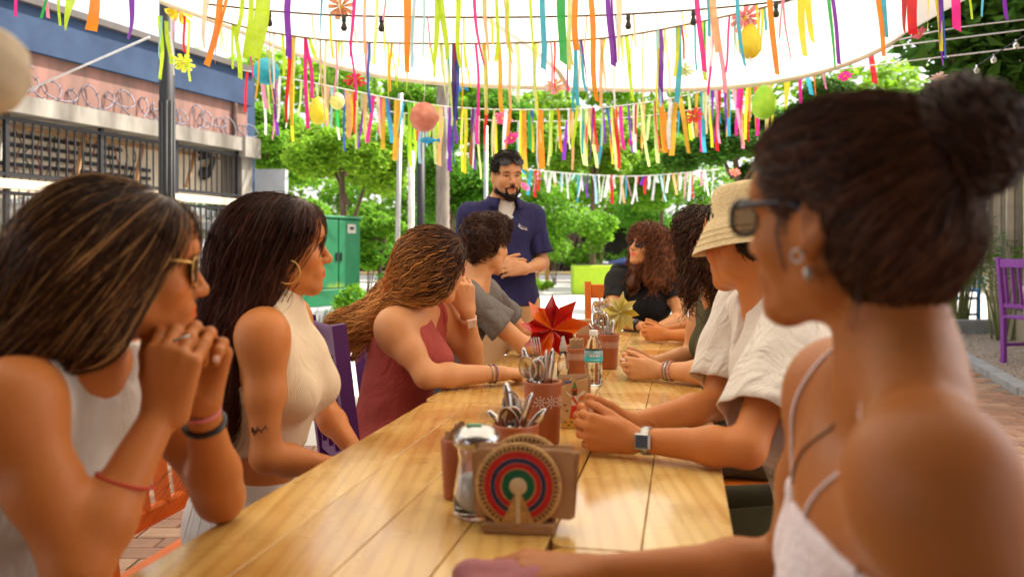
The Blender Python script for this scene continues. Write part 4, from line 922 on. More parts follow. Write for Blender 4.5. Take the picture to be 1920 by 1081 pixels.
def sunglasses(p, frame_mat, lens_mat, wrap=.25, pos=(0, .088, .0), tilt=0, wdt=.058, hgt=.044, name='sunglasses', wire=False, temple=True, shape=2.6):
    hx = p.hx; ct, st = math.cos(R(tilt)), math.sin(R(tilt)); fy, fz = A3(0, ct, st), A3(0, -st, ct); o = A3(*pos)
    T = lambda x, y, z: p.hp(*(o + A3(x, 0, 0) + fy * y + fz * z))
    root = empty(name, T(0, 0, 0)); root.parent = p.o; root.location = tuple(T(0, 0, 0) - p.base)
    for s in (-1, 1):
        cx = s * (wdt / 2 + .008); ring = []; 
        for i in range(28):
            a = 2 * math.pi * i / 28; ca, sa = math.cos(a), math.sin(a)
            x = abs(ca) ** (2 / shape) * math.copysign(1, ca) * wdt / 2; z = abs(sa) ** (2 / shape) * math.copysign(1, sa) * hgt / 2 - .003
            ring.append((cx + x, -wrap * ((cx + x) ** 2) / .06, z))
        pts = [T(*q) for q in ring] + [T(*ring[0])]
        f_ = MB(); f_.tube(pts, .0012 if wire else .0026, 6, False); f_.build('rim', frame_mat, root, True)
        l = MB(); cc = T(cx, .003 - wrap * cx * cx / .06, -.003); l.add([cc] + pts[:-1], [(0, 1 + i, 1 + (i + 1) % 28) for i in range(28)]); l.build('lens', lens_mat, root, True)
        if temple:
            t_ = MB(); e0 = T(s * (wdt + .008), -.014, .008); e1 = T(s * .078, -.09, .010); e2 = T(s * .078, -.115, -.012)
            t_.tube(spline([e0, T(s * .074, -.03, .010), e1, e2], 12), .0014 if wire else .003, 6); t_.build('temple', frame_mat, root, True)
    b = MB(); b.tube(spline([T(-.009, 0, .006), T(0, .003, .010), T(.009, 0, .006)], 7), .0014 if wire else .0024, 6); b.build('bridge', frame_mat, root, True)
    return root
def band(p, name, c, axis, r, material, thick=.004, wide=.012, n=28, squash=1.0):
    """bracelet / watch strap around a limb"""
    ax = nrm(axis); x = nrm(np.cross(ax, A3(.2, .3, 1) if abs(ax[2]) < .9 else A3(1, 0, 0))); y = np.cross(ax, x)
    mb = MB(); mb.lathe([(r, -wide / 2), (r + thick, -wide / 2 + thick * .4), (r + thick, wide / 2 - thick * .4), (r, wide / 2), (r - .002, 0)], c, n, np.array([x, y, ax]), False)
    return mb.build(name, material, p.o, True)
def watch(p, wr, el, out, material, face, size=.034, r=.027, at=.03, name='watch', digital=True):
    ax = nrm(wr - el); c = wr - ax * at; root = empty(name, c); root.parent = p.o; root.location = tuple(c - p.base)
    class Q: pass
    q = Q(); q.o = root
    band(q, 'strap', c, ax, r, material, .003, .020)
    o = nrm(out - ax * (np.asarray(out) @ ax)); s = np.cross(ax, o); A = np.array([s, ax, o])
    MB().box(c + o * (r + .004), size * .95, size, .010, A, .003).build('case', material, root)
    MB().box(c + o * (r + .0095), size * .74, size * .72, .002, A).build('face', face, root)
    return root
def ear_hoop(p, s, r=.025, tube=.0013, material=None, name='hoop_earring'):
    c = p.hp(s * .087, .004, -.034 - r); hx = p.hx
    pts = [c + hx[1] * math.cos(a) * r + hx[2] * math.sin(a) * r for a in np.linspace(0, 2 * math.pi, 30)]
    MB().tube(pts, tube, 6, False).build(name, material, p.o, True)
def on_skin(p, pts, off=.0006):
    Q = np.asarray(pts, float)
    pr = [q for q in p.prims if q['g'] in ('uarm', 'farm', 'torso')]
    for _ in range(8): Q = Q - fgrad(pr, Q) * (fpoint(pr, Q) - off)[:, None] * .8
    return Q
def gravity(*d):
    d = A3(*d)
    return lambda Q, s: np.tile(d, (len(Q), 1))

SK_TAN = (.52, .175, .045); SK_MED = (.60, .215, .062); SK_FAIR = (.68, .32, .14); SK_DARK = (.42, .145, .040); SK_GUIDE = (.60, .29, .14)
M_white = mat('white_cotton', (.60, .56, .52), .85, var=.04, vscale=20, bump=.25, bscale=300, fold=.5, fscale=9)
M_gold = mat('gold', (.75, .5, .16), .28, 1, var=.05)
M_silver = mat('silver', (.42, .41, .39), .32, 1, var=.08)
M_blackp = mat('black_plastic', (.012, .012, .016), .25, var=.1)
M_lens_brown = mat('brown_lens', (.03, .015, .007), .06, var=.05, spec=.6)
M_lens_dark = mat('dark_lens', (.01, .008, .012), .05, var=.05, spec=.6)

# ---- long haired woman with gold sunglasses, hands clasped under her chin
J = dict(f=A3(.99, -.10, 0), head=A3(-.580, 1.29, 1.176), hf=A3(.87, .49, -.06), roll=4, nb=A3(-.655, 1.285, 1.03), ch=A3(-.715, 1.29, .90), pe=A3(-.86, 1.31, .52),
         sR=A3(-.655, 1.115, .995), eR=A3(-.552, 1.085, .795), wR=A3(-.502, 1.215, .966), sL=A3(-.62, 1.46, 1.0), eL=A3(-.486, 1.42, .790), wL=A3(-.480, 1.315, .966))
dA = A3(.10, .02, 1.0); tA = A3(-1, -.1, .25)
pA = body('woman with long highlighted hair, gold sunglasses and white tank, chin on clasped hands', J, SK_TAN, hands=[clasp(J['wL'], J['wR'], dA, tA, 1.0)], h=.008, bust=.058, hs=.96)
cloth(pA, 'tank_top', ('torso',), M_white, .006, cuts=[cutell(J['sR'] + pA.r * .045 + UP * .005, (.10, .072, .13), pA.sax), cutell(J['sL'] - pA.r * .045 + UP * .005, (.10, .072, .13), pA.sax),
      cutell(J['nb'] + pA.f * .09 + UP * .03, (.10, .075, .085), pA.sax), plane(J['pe'] - UP * .02, -UP), plane(J['nb'] + UP * .022, UP)], wob=wobble(.007, 30, 3, stretch=(1, 1, .4)))
cloth(pA, 'shorts', ('leg',), mat('white_denim', (.62, .6, .58), .85, bump=.2), .012, cuts=[plane(J['pe'] + pA.f * .3, pA.f)], h=.012, extra=[ell(J['pe'], (.165, .125, .11), pA.sax, .06, 'x')])
hp = pA.hp
hv = cap(pA, .009) + [ell(hp(0, -.06, .02), (.088, .075, .10), pA.hx, .05, 'h'), cone(hp(.02, -.075, -.01), A3(-.735, 1.255, 1.05), .083, .085, .05, 'h'), cone(A3(-.735, 1.255, 1.05), A3(-.87, 1.25, .86), .085, .06, .04, 'h'),
                  cone(hp(.064, .02, .045), hp(.072, -.035, -.10), .024, .034, .04, 'h'), facecut(pA, .060, .054, (.064, .06, .16))]
crA = hp(0, .03, .125)
def combA(Q, s):
    d = Q - crA; d[:, 2] = 0; d /= np.maximum(np.linalg.norm(d, axis=1, keepdims=True), .02)
    return A3(-.62, -.05, -.9) + d * .35
hair(pA, hv, 4200, combA, .34, srgb(62, 38, 24), hi=srgb(206, 156, 100), hiw=.22, tipcol=srgb(92, 58, 34), S=18, rad=.0008, depth=(-.004, .007), seed=5, jitter=.08, rootsel=lambda V: V[:, 2] > 1.12, freelen=.002)
hair(pA, hv, 160, combA, .30, srgb(110, 74, 46), S=16, rad=.0005, depth=(.006, .022), seed=55, jitter=.30, solid=False, name='flyaway_hair', freelen=.001)
sunglasses(pA, M_gold, M_lens_brown, wire=True, hgt=.048, wdt=.054, shape=2.3, pos=(0, .102, -.002))
eyes(pA)
band(pA, 'hair_tie_bracelet', J['wL'] * .80 + J['eL'] * .20, J['wL'] - J['eL'], .028, M_blackp, .006, .010)
band(pA, 'pink_bracelet', J['wL'] * .93 + J['eL'] * .07, J['wL'] - J['eL'], .0265, mat('pink_thread', (.75, .2, .25), .7), .003, .006)
band(pA, 'red_thread_bracelet', J['wR'] * .55 + J['eR'] * .45, A3(.3, .2, 1), .0375, mat('red_thread', (.5, .02, .02), .7), .002, .004)
rg = J['wR'] + nrm(dA) * .11 + A3(.02, 0, 0); MB().tube([rg + A3(0, .011 * math.cos(a), 0) + nrm(A3(1, 0, .35)) * .011 * math.sin(a) for a in np.linspace(0, 6.29, 20)], .0018, 6, False).build('ring', M_silver, pA.o, True)
ck = [J['nb'] + pA.r * x + pA.f * (.062 - 4 * x * x) + UP * (-.035 + 5 * x * x) for x in np.linspace(-.08, .08, 22)]
MB().tube(on_skin(pA, ck, .001), .0011, 5).build('necklace', M_gold, pA.o, True)
hc = J['wL'] * .86 + J['eL'] * .14 + A3(.0, -.03, 0)
hpts = [hc + A3(.0006 * 16 * math.sin(t) ** 3, 0, .00055 * (13 * math.cos(t) - 5 * math.cos(2 * t) - 2 * math.cos(3 * t))) for t in np.linspace(0, 6.28, 30)]
M_ink = mat('tattoo_ink', (.02, .025, .03), .6)
MB().tube(on_skin(pA, hpts), .0006, 4).build('heart_tattoo', M_ink, pA.o)

# ---- dark haired woman in cream high-neck top
J = dict(f=A3(.985, -.17, 0), head=A3(-.566, 2.10, 1.212), hf=A3(.93, .36, .0), nb=A3(-.578, 2.12, 1.055), ch=A3(-.585, 2.13, .885), pe=A3(-.665, 2.15, .52),
         sR=A3(-.575, 1.965, 1.008), eR=A3(-.562, 1.95, .730), wR=A3(-.42, 2.10, .665), sL=A3(-.60, 2.29, 1.02), eL=A3(-.52, 2.36, .76), wL=A3(-.405, 2.22, .675))
pB = body('woman with long dark brown hair, gold hoops and cream sleeveless high-neck top', J, SK_MED, bust=.055, h=.008, arm=.92,
          hands=[hand(J['wR'], A3(.6, .8, -.15), A3(.1, .1, -1), A3(-.8, .6, 0)), hand(J['wL'], A3(.5, -.8, -.1), A3(0, 0, -1), A3(.9, .3, 0))])
M_rib = mat('cream_rib_knit', srgb(228, 205, 172), .85, var=.05, bump=.22, bscale=110, wave='Y', fold=.25, fscale=12)
cloth(pB, 'ribbed_top', ('torso', 'neck'), M_rib, .007, cuts=[cutell(J['sR'] + pB.r * .030, (.078, .085, .15), pB.sax), cutell(J['sL'] - pB.r * .030, (.078, .085, .15), pB.sax),
      plane(pB.hp(0, -.02, -.095), pB.hx[2]), plane(J['pe'] + UP * .19, -UP)], wob=wobble(.003, 45, 5))
cloth(pB, 'white_trousers', ('leg',), mat('white_denim'), .012, cuts=[plane(A3(0, 0, .1), -UP)], h=.012, extra=[ell(J['pe'] + UP * .03, (.165, .125, .13), pB.sax, .06, 'x')])
hp = pB.hp
hv = cap(pB, .010) + [ell(hp(0, -.07, .01), (.082, .055, .10), pB.hx, .05, 'h'), cone(hp(.0, -.08, -.02), A3(-.655, 2.06, 1.03), .075, .080, .05, 'h'), cone(A3(-.655, 2.06, 1.03), A3(-.695, 2.0, .80), .080, .055, .05, 'h'),
                  cone(hp(.068, .01, .06), hp(.070, -.050, -.09), .022, .026, .04, 'h'), cone(hp(.066, -.055, -.09), A3(-.65, 2.0, .98), .028, .03, .04, 'h'), facecut(pB, .060, .054, (.064, .06, .17))]
hair(pB, hv, 3400, lambda Q, s: A3(-.42, -.12, -1) + 0 * Q, .50, srgb(64, 33, 21), S=18, rad=.0010, depth=(-.004, .007), seed=8, jitter=.09, rootsel=lambda V: V[:, 2] > 1.10, tipcol=srgb(86, 42, 27), freelen=.002)
hair(pB, hv, 150, lambda Q, s: A3(-.42, -.12, -1) + 0 * Q, .40, srgb(80, 42, 28), S=16, rad=.0006, depth=(.006, .024), seed=56, jitter=.32, solid=False, name='flyaway_hair', freelen=.001)
ear_hoop(pB, 1, .028, .0016, M_gold); ear_hoop(pB, -1, .028, .0016, M_gold); eyes(pB)
el = pB.hp(.031, .094, .004)
q0 = J['sR'] * .22 + J['eR'] * .78 + A3(.0, -.06, 0); tw = []
for i in range(60):
    t = i / 59; tw.append(q0 + A3(-.045 + .075 * t, 0, .012 * t + .006 * math.sin(t * 46) * (1.3 - t) + .004 * math.sin(t * 17)))
MB().tube(on_skin(pB, tw), .0008, 4).build('script_tattoo', M_ink, pB.o)

# ---- woman in rust dress, wavy ombre hair
J = dict(f=A3(.93, .2, 0), head=A3(-.262, 2.90, 1.146), hf=A3(.66, .75, -.06), roll=-6, nb=A3(-.322, 2.93, .99), ch=A3(-.375, 2.95, .855), pe=A3(-.43, 2.93, .52),
         sR=A3(-.385, 2.80, .952), eR=A3(-.275, 2.74, .797), wR=A3(-.030, 2.86, .79), sL=A3(-.265, 3.10, .975), eL=A3(-.145, 3.14, .795), wL=A3(-.160, 3.05, .985))
pC = body('woman with wavy ombre hair in rust dress resting her cheek on her hand', J, SK_FAIR, bust=.075, arm=1.02, width=1.06, belly=.02,
          hands=[hand(J['wR'], A3(.94, .33, -.02), A3(0, 0, -1), A3(-.3, .9, .1), (18, 25, 18)), hand(J['wL'], A3(-.12, -.12, 1), A3(-.4, .9, 0), A3(-.9, -.4, 0), (55, 70, 40))])
M_rust = mat('rust_rib_knit', srgb(168, 70, 62), .85, var=.06, bump=.3, bscale=120, wave='Y', fold=.5, fscale=11)
cloth(pC, 'dress', ('torso', 'leg'), M_rust, .008, cuts=[cutell(J['sR'] + pC.r * .036 + UP * .01, (.070, .080, .115), pC.sax), cutell(J['sL'] - pC.r * .036 + UP * .01, (.070, .080, .115), pC.sax),
      cutell(J['nb'] + pC.f * .105 + UP * .02, (.062, .10, .15), pC.sax), cutell(J['nb'] + UP * .035, (.095, .10, .06), pC.sax), plane(J['pe'] + pC.f * .30, pC.f), plane(J['nb'] + UP * .03, UP)], wob=wobble(.007, 34, 9, stretch=(1, 1, 2)))
hp = pC.hp
hv = cap(pC, .010) + [ell(hp(0, -.06, .0), (.080, .055, .09), pC.hx, .05, 'h'), cone(hp(0, -.055, -.05), A3(-.40, 2.95, 1.04), .066, .050, .05, 'h'), cone(A3(-.40, 2.95, 1.04), A3(-.50, 2.93, .95), .050, .034, .05, 'h'),
                  cone(A3(-.44, 2.94, 1.0), A3(-.60, 2.92, .965), .036, .016, .04, 'h'), cone(hp(.072, .0, .03), hp(.070, -.03, -.05), .026, .03, .04, 'h'), cone(A3(-.49, 2.93, .94), A3(-.545, 2.92, .83), .030, .014, .04, 'h'),
                  facecut(pC, .058, .06, (.058, .06, .15))]
hair(pC, hv, 2800, lambda Q, s: A3(-.85, -.2, -.6) + 0 * Q, .40, srgb(74, 42, 24), S=24, rad=.0012, depth=(-.004, .014), seed=11, jitter=.14, rootsel=lambda V: V[:, 2] > 1.04, tipcol=srgb(232, 158, 82), curl=(.007, .07), tipstart=.2, freelen=.0015)
watch(pC, J['wL'], J['eL'], A3(.3, -1, 0), mat('rose_gold', (.75, .48, .36), .35, .6), mat('cream_face', (.6, .5, .42), .3), .036, .0285, .035)
band(pC, 'beaded_bracelet', J['wR'] * .88 + J['eR'] * .12, J['wR'] - J['eR'], .029, mat('purple_beads', (.12, .03, .12), .4, col2=(.5, .25, .2), vscale=220), .004, .007)
band(pC, 'chain_bracelet', J['wR'] * .82 + J['eR'] * .18, J['wR'] - J['eR'], .0305, M_silver, .002, .004)
for s_, S_ in ((-1, 'sL'), (1, 'sR')):
    a = J['ch'] + pC.r * s_ * .072 + pC.f * .13 + UP * .05; m_ = J['nb'] * .45 + J[S_] * .55 + UP * .04; b = J['ch'] + pC.r * s_ * .075 - pC.f * .12 + UP * .04
    Q = on_skin(pC, spline([a, a * .45 + m_ * .55 + pC.f * .03, m_, m_ * .5 + b * .5 - pC.f * .03, b], 30), -.004)
    MB().tube(Q, .0125, 8).build('shoulder_strap', M_rust, pC.o, True)
# spectacles frame seen past the hair
sunglasses(pC, mat('clear_pink_frame', (.6, .2, .15), .3), mat('clear_lens', (.8, .8, .8), .05, transmission=.9), wire=True, pos=(0, .098, 0))
eyes(pC)

# ---- young man in grey tee
J = dict(f=A3(.95, .25, 0), head=A3(-.112, 3.70, 1.225), hf=A3(.62, .78, -.05), nb=A3(-.160, 3.72, 1.06), ch=A3(-.215, 3.75, .89), pe=A3(-.33, 3.76, .52),
         sR=A3(-.190, 3.57, 1.005), eR=A3(.050, 3.63, .797), wR=A3(.225, 3.80, .785), sL=A3(-.12, 3.92, 1.01), eL=A3(.06, 4.05, .80), wL=A3(.235, 3.95, .785))
pD = body('young man with short tousled brown hair and grey tee, seen from behind', J, SK_FAIR, fem=False, bust=0, width=.95,
          hands=[hand(J['wR'], A3(.95, .2, 0), A3(0, 0, -1), A3(-.2, .95, .1)), hand(J['wL'], A3(.9, -.3, 0), A3(0, 0, -1), A3(-.3, -.9, .1))])
M_grey = mat('grey_jersey', srgb(110, 103, 98), .9, var=.06, bump=.25, bscale=250, fold=.6, fscale=11)
slv = []
for s, e in (('sR', 'eR'), ('sL', 'eL')): slv.append(cone(J[s], J[s] * .75 + J[e] * .25, .048, .050, .04, 'x')); sleeve(pD, s, e, M_grey, .60, .056, .072, -.2, 70 + len(slv), .005)
cloth(pD, 'grey_tee', ('torso',), M_grey, .010, extra=slv, cuts=[cutell(J['nb'] + UP * .05 + pD.f * .02, (.082, .085, .05), pD.sax), plane(J['pe'] - UP * .03, -UP)], wob=wobble(.010, 28, 12))
cloth(pD, 'dark_trousers', ('leg',), mat('dark_denim', (.03, .03, .035), .85, bump=.2), .012, cuts=[plane(A3(0, 0, .1), -UP)], h=.012, extra=[ell(J['pe'], (.165, .125, .12), pD.sax, .06, 'x')])
hp = pD.hp
hv = [ell(hp(0, -.012, .05), (.094, .108, .088), pD.hx, .03, 'h'), ell(hp(0, -.06, .0), (.080, .055, .075), pD.hx, .04, 'h'), ell(hp(0, .06, .09), (.07, .05, .04), pD.hx, .04, 'h'), facecut(pD, .06, .055, (.09, .06, .13)),
      cutell(hp(.1, -.004, -.025), (.03, .03, .04), pD.hx, .01), cutell(hp(-.1, -.004, -.025), (.03, .03, .04), pD.hx, .01)]
hair(pD, hv, 2200, lambda Q, s: np.sin(Q * 61 + A3(1, 2, 3)) * .8 + A3(.2, .1, -.55), .06, srgb(70, 42, 28), S=9, rad=.0015, depth=(-.002, .016), seed=14, jitter=.5, curl=(.004, .04), wob=wobble(.009, 70, 2), settle=.35)
eyes(pD)

# ---- standing guide
J = dict(f=A3(.30, -.95, 0), head=A3(-.030, 4.56, 1.600), hf=A3(.34, -.94, -.10), roll=-2, nb=A3(-.045, 4.60, 1.452), ch=A3(-.05, 4.62, 1.27), wa=A3(-.045, 4.63, 1.08), pe=A3(-.04, 4.65, .92),
         sR=A3(-.225, 4.55, 1.39), eR=A3(-.272, 4.60, 1.125), wR=A3(-.075, 4.455, 1.125), sL=A3(.112, 4.665, 1.39), eL=A3(.165, 4.66, 1.13), wL=A3(.072, 4.435, 1.105))
hR = hand(J['wR'], A3(.95, -.25, .02), A3(.2, .9, -.3), A3(.15, .2, .9), (30, 45, 30)); hL = hand(J['wL'], A3(-.95, -.12, .02), A3(-.1, .85, .25), A3(0, .3, .9), (28, 40, 25))
pE = body('bearded man standing in navy polo and khaki trousers, hands joined', J, SK_GUIDE, fem=False, bust=0, stand=True, mouth=.0025, hands=[hR + hL], hh=.0032, width=.97, arm=.96, hs=.96, lips=(.95, .62, .6))
M_navy = mat('navy_pique', srgb(32, 29, 76), .85, var=.08, bump=.3, bscale=320, fold=.6, fscale=9)
slv = [cone(J[s], J[s] * .75 + J[e] * .25, .046, .048, .04, 'x') for s, e in (('sR', 'eR'), ('sL', 'eL'))]
for k_, (s, e) in enumerate((('sR', 'eR'), ('sL', 'eL'))): sleeve(pE, s, e, M_navy, .80, .056, .066, -.15, 60 + k_, .004)
cloth(pE, 'polo_shirt', ('torso',), M_navy, .013, h=.007, extra=slv + [ell(pE.wa, (.155, .115, .16), pE.sax, .06, 'x'), ell(J['pe'] + UP * .02, (.175, .135, .12), pE.sax, .06, 'x')],
      cuts=[ell(J['nb'] + UP * .035 + pE.f * .02, (.075, .085, .05), pE.sax, .004, 'cut', -1), cutell(J['nb'] + pE.f * .10 - UP * .02, (.042, .07, .095), pE.sax), plane(A3(0, 0, .905), -UP)] +
      [plane(J[s] * .40 + J[e] * .60, J[e] - J[s]) for s, e in ()], wob=wobble(.011, 24, 21))
# collar
def collar(p, mat_, up=.035, r=.080):
    mb = MB(); n = 26; V = []; F = []; nb = p.J['nb']
    for i in range(n + 1):
        a = R(32) + (2 * math.pi - R(64)) * i / n; d = p.f * math.cos(a) + p.r * math.sin(a)
        fl = .5 - .5 * math.cos(a)
        x = nb + d * A3(r, r, r) + UP * (-.005 + .030 * fl); 
        y = x + UP * .030 - d * .010; z = y + d * .018 + UP * -.002; w_ = z - UP * (.034 + .022 * (1 - fl)) + d * .020
        V += [x, y, z, w_]
    for i in range(n):
        for k in range(3): F.append((i * 4 + k, i * 4 + 4 + k, i * 4 + 5 + k, i * 4 + 1 + k))
    o = mesh_obj('collar', V, F, mat_, p.o); md = o.modifiers.new('s', 'SOLIDIFY'); md.thickness = .003; return o
collar(pE, M_navy)
cloth(pE, 'undershirt', ('torso', 'neck'), mat('undershirt_cotton', (.72, .69, .64), .85, bump=.2, bscale=300), .005, h=.006, cuts=[cutell(J['nb'] + UP * .06 + pE.f * .05, (.075, .06, .045), pE.sax), plane(J['ch'] + UP * .02, -UP), plane(J['nb'] + UP * .022, UP), plane(J['nb'] + pE.r * .05, pE.r), plane(J['nb'] - pE.r * .05, -pE.r)])
for dz in (.0, .045): MB().lathe([(.0001, .003), (.006, .002), (.006, 0)], J['nb'] + pE.f * .118 + pE.r * -.012 + UP * (-.075 - dz), 10, np.array([pE.r, UP, pE.f])).build('button', M_white, pE.o)
cloth(pE, 'khaki_trousers', ('leg',), mat('khaki', srgb(196, 152, 108), .85, var=.06, bump=.2), .018, cuts=[plane(A3(0, 0, .06), -UP)], h=.012, extra=[ell(J['pe'] + UP * .02, (.165, .125, .12), pE.sax, .06, 'x')], wob=wobble(.006, 30, 2))
# embroidered emblem on the chest: little white figure and script
eb = J['ch'] + pE.r * -.085 + UP * .065; ex = -pE.r
def epts(L_): return [eb + pE.f * .14 + (-pE.r) * x * -1 * 0 + (-pE.r) * (-x) * -1 + UP * y for x, y in L_]
fig = [[(-.022, .022), (-.018, .008), (-.024, -.006)], [(-.018, .008), (-.008, .014), (.0, .006)], [(-.018, .010), (-.03, .004)], [(-.018, -.002), (-.008, -.012)],
       [(-.008, .0), (-.002, .008), (.004, -.006), (.010, .006), (.016, -.008), (.022, .002), (.03, -.010)], [(-.012, -.014), (.004, -.012), (.034, -.020)]]
mb = MB()
pts_all = [q for q in pE.prims if q['g'] == 'torso'] + slv
for L_ in fig:
    Q = spline(epts(L_), 12) if len(L_) > 2 else np.array([epts(L_)[0] * (1 - t) + epts(L_)[1] * t for t in np.linspace(0, 1, 8)])
    for _ in range(8): Q = Q - fgrad(pts_all, Q) * (fpoint(pts_all, Q) - .017)[:, None] * .8
    mb.tube(Q, .0028, 5)
mb.build('chest_emblem', M_white, pE.o)
hp = pE.hp
hv = [ell(hp(0, -.014, .046), (.0815, .102, .086), pE.hx, .03, 'h'), ell(hp(0, .04, .100), (.066, .058, .038), pE.hx, .03, 'h'), ell(hp(0, .078 + .06, -.075), (.1, .085, .135), pE.hx, .012, 'fc', -1),
      plane(hp(0, 0, -.035), -pE.hx[2] + pE.hx[1] * -.5), cutell(hp(.1, -.004, -.02), (.032, .03, .04), pE.hx, .01), cutell(hp(-.1, -.004, -.02), (.032, .03, .04), pE.hx, .01)]
hair(pE, hv, 1600, lambda Q, s: pE.hx[1] * .5 + pE.hx[0] * .3 + pE.hx[2] * .35 + 0 * Q, .03, srgb(30, 20, 15), S=6, rad=.0013, depth=(-.002, .012), seed=15, jitter=.5, settle=.2, name='hair')
bd = [cone(hp(s * .064, -.002, -.02), hp(s * .052, .012, -.075), .012, .020, .02, 'h') for s in (-1, 1)] + [cone(hp(s * .050, .018, -.078), hp(s * .010, .076, -.112), .021, .021, .02, 'h') for s in (-1, 1)] + \
     [ell(hp(0, .078, -.112), (.026, .023, .020), pE.hx, .02, 'h')] + [cone(hp(s * .031, .086, -.068), hp(s * .026, .084, -.095), .0065, .012, .01, 'h') for s in (-1, 1)] + [cone(hp(s * .031, .087, -.069), hp(0, .105, -.0525), .0068, .0066, .006, 'h') for s in (-1, 1)] + \
     [cone(hp(0, .098, -.083), hp(0, .09, -.10), .0045, .010, .006, 'h')]
hair(pE, bd, 1400, lambda Q, s: pE.hx[2] * -.8 + pE.hx[1] * .4 + 0 * Q, .012, srgb(30, 19, 14), S=5, rad=.0010, depth=(0, .004), seed=16, jitter=.4, settle=.2, name='beard', hsolid=.0035, soff=-.0025)
eyes(pE)
sunglasses(pE, M_blackp, mat('matte_lens', (.008, .007, .008), .35, var=.05), pos=(0, .100, .088), tilt=30, wdt=.060, hgt=.046, temple=True)
MB().tube([hL[0]['a'] * 0 + q for q in [J['wL'] + A3(-.115, -.015, -.014) + A3(0, .011 * math.cos(a), .011 * math.sin(a)) for a in np.linspace(0, 6.29, 18)]], .0018, 6, False).build('ring', M_gold, pE.o, True)

# ---- curly woman in black tee at the head of the table
J = dict(f=A3(-.12, -.99, 0), head=A3(.785, 4.98, 1.228), hf=A3(-.77, -.60, .20), roll=4, nb=A3(.785, 5.04, 1.07), ch=A3(.795, 5.07, .90), pe=A3(.80, 5.17, .52),
         sR=A3(.625, 5.03, 1.025), eR=A3(.560, 4.86, .805), wR=A3(.715, 4.70, .785), sL=A3(.957, 5.01, 1.02), eL=A3(.960, 4.86, .81), wL=A3(.82, 4.69, .785))
pF = body('curly haired woman in black tee and sunglasses at the head of the table', J, SK_FAIR, bust=.066, arm=1.08, hands=[hand(J['wR'], A3(.75, -.6, 0), A3(0, .1, -1), A3(-.5, -.8, .1)), hand(J['wL'], A3(-.8, -.5, 0), A3(0, .1, -1), A3(.4, -.8, .1))], hh=.0034, lips=(1.1, .42, .5))
slv = [cone(J[s], J[s] * .78 + J[e] * .22, .064, .060, .04, 'x') for s, e in (('sR', 'eR'), ('sL', 'eL'))]
for k_, (s, e) in enumerate((('sR', 'eR'), ('sL', 'eL'))): sleeve(pF, s, e, mat('black_jersey', (.010, .010, .012), .9, var=.15, bump=.2, bscale=250, fold=.5, fscale=10), .52, .060, .064, -.28, 80 + k_, .003)
cloth(pF, 'black_tee', ('torso',), mat('black_jersey', (.010, .010, .012), .9, var=.15, bump=.2, bscale=250), .009, extra=slv, cuts=[cutell(J['nb'] + UP * .03 + pF.f * .06, (.08, .085, .06), pF.sax), plane(J['pe'] - UP * .03, -UP)], wob=wobble(.006, 34, 31))
cloth(pF, 'jeans', ('leg',), mat('dark_denim'), .012, cuts=[plane(A3(0, 0, .1), -UP)], h=.013, extra=[ell(J['pe'], (.17, .13, .12), pF.sax, .06, 'x')])
hp = pF.hp
hv = cap(pF, .022) + [ell(hp(-.02, -.075, -.01), (.10, .075, .12), pF.hx, .05, 'h'), cone(hp(-.04, -.08, -.05), A3(.885, 5.0, 1.02), .085, .07, .05, 'h'), cone(A3(.885, 5.02, 1.05), A3(.92, 4.99, .97), .075, .06, .05, 'h'),
                  cone(hp(.085, -.02, .0), hp(.10, -.03, -.16), .03, .035, .04, 'h'), cone(hp(-.085, 0, -.02), hp(-.105, .0, -.18), .035, .045, .05, 'h'), cone(A3(.72, 4.96, 1.10), A3(.69, 4.95, 1.0), .03, .035, .04, 'h'), facecut(pF, .058, .05, (.068, .06, .16))]
hair(pF, hv, 1700, lambda Q, s: (Q - hp(0, -.04, .02)) * 2.2 + A3(.05, 0, -1), .26, srgb(112, 66, 42), S=22, rad=.0021, depth=(-.008, .016), seed=21, jitter=.2, rootsel=lambda V: V[:, 2] > 1.12, curl=(.011, .045), wob=wobble(.012, 60, 4), tipcol=srgb(146, 90, 58), freelen=.003)
sunglasses(pF, M_blackp, M_lens_dark, wdt=.056, hgt=.044, pos=(0, .100, .0)); eyes(pF)
watch(pF, J['wR'], J['eR'], A3(-.2, -.7, .7), M_blackp, M_lens_dark, .036, .027, .03)

# ---- woman in olive top, hands folded with bracelets
J = dict(f=A3(-.97, .05, 0), head=A3(.690, 3.05, 1.225), hf=A3(-.60, .79, -.02), nb=A3(.735, 3.06, 1.06), ch=A3(.79, 3.07, .885), pe=A3(.89, 3.05, .52),
         sL=A3(.770, 2.885, 1.0), eL=A3(.665, 2.80, .80), wL=A3(.497, 2.925, .79), sR=A3(.74, 3.24, 1.0), eR=A3(.675, 3.22, .80), wR=A3(.505, 3.045, .80))
pG = body('woman with dark curls and olive top, folded hands wearing bracelets', J, SK_FAIR, bust=.062, hands=[clasp(J['wL'], J['wR'], A3(-.95, .12, .08), A3(.0, .1, 1), .95)])
M_olive = mat('olive_knit', srgb(84, 80, 50), .9, bump=.4, bscale=120, wave='Y')
cloth(pG, 'olive_top', ('torso',), M_olive, .008, cuts=[cutell(J['sL'] + pG.r * -.035, (.078, .09, .14), pG.sax), cutell(J['sR'] + pG.r * .035, (.078, .09, .14), pG.sax), cutell(J['nb'] + pG.f * .06 + UP * .02, (.085, .10, .09), pG.sax), plane(J['pe'] - UP * .02, -UP), plane(J['nb'] + UP * .02, UP)])
cloth(pG, 'olive_trousers', ('leg',), mat('olive_cotton', srgb(70, 68, 44), .9, bump=.2), .012, cuts=[plane(A3(0, 0, .1), -UP)], h=.013, extra=[ell(J['pe'], (.165, .125, .12), pG.sax, .06, 'x')])
hp = pG.hp
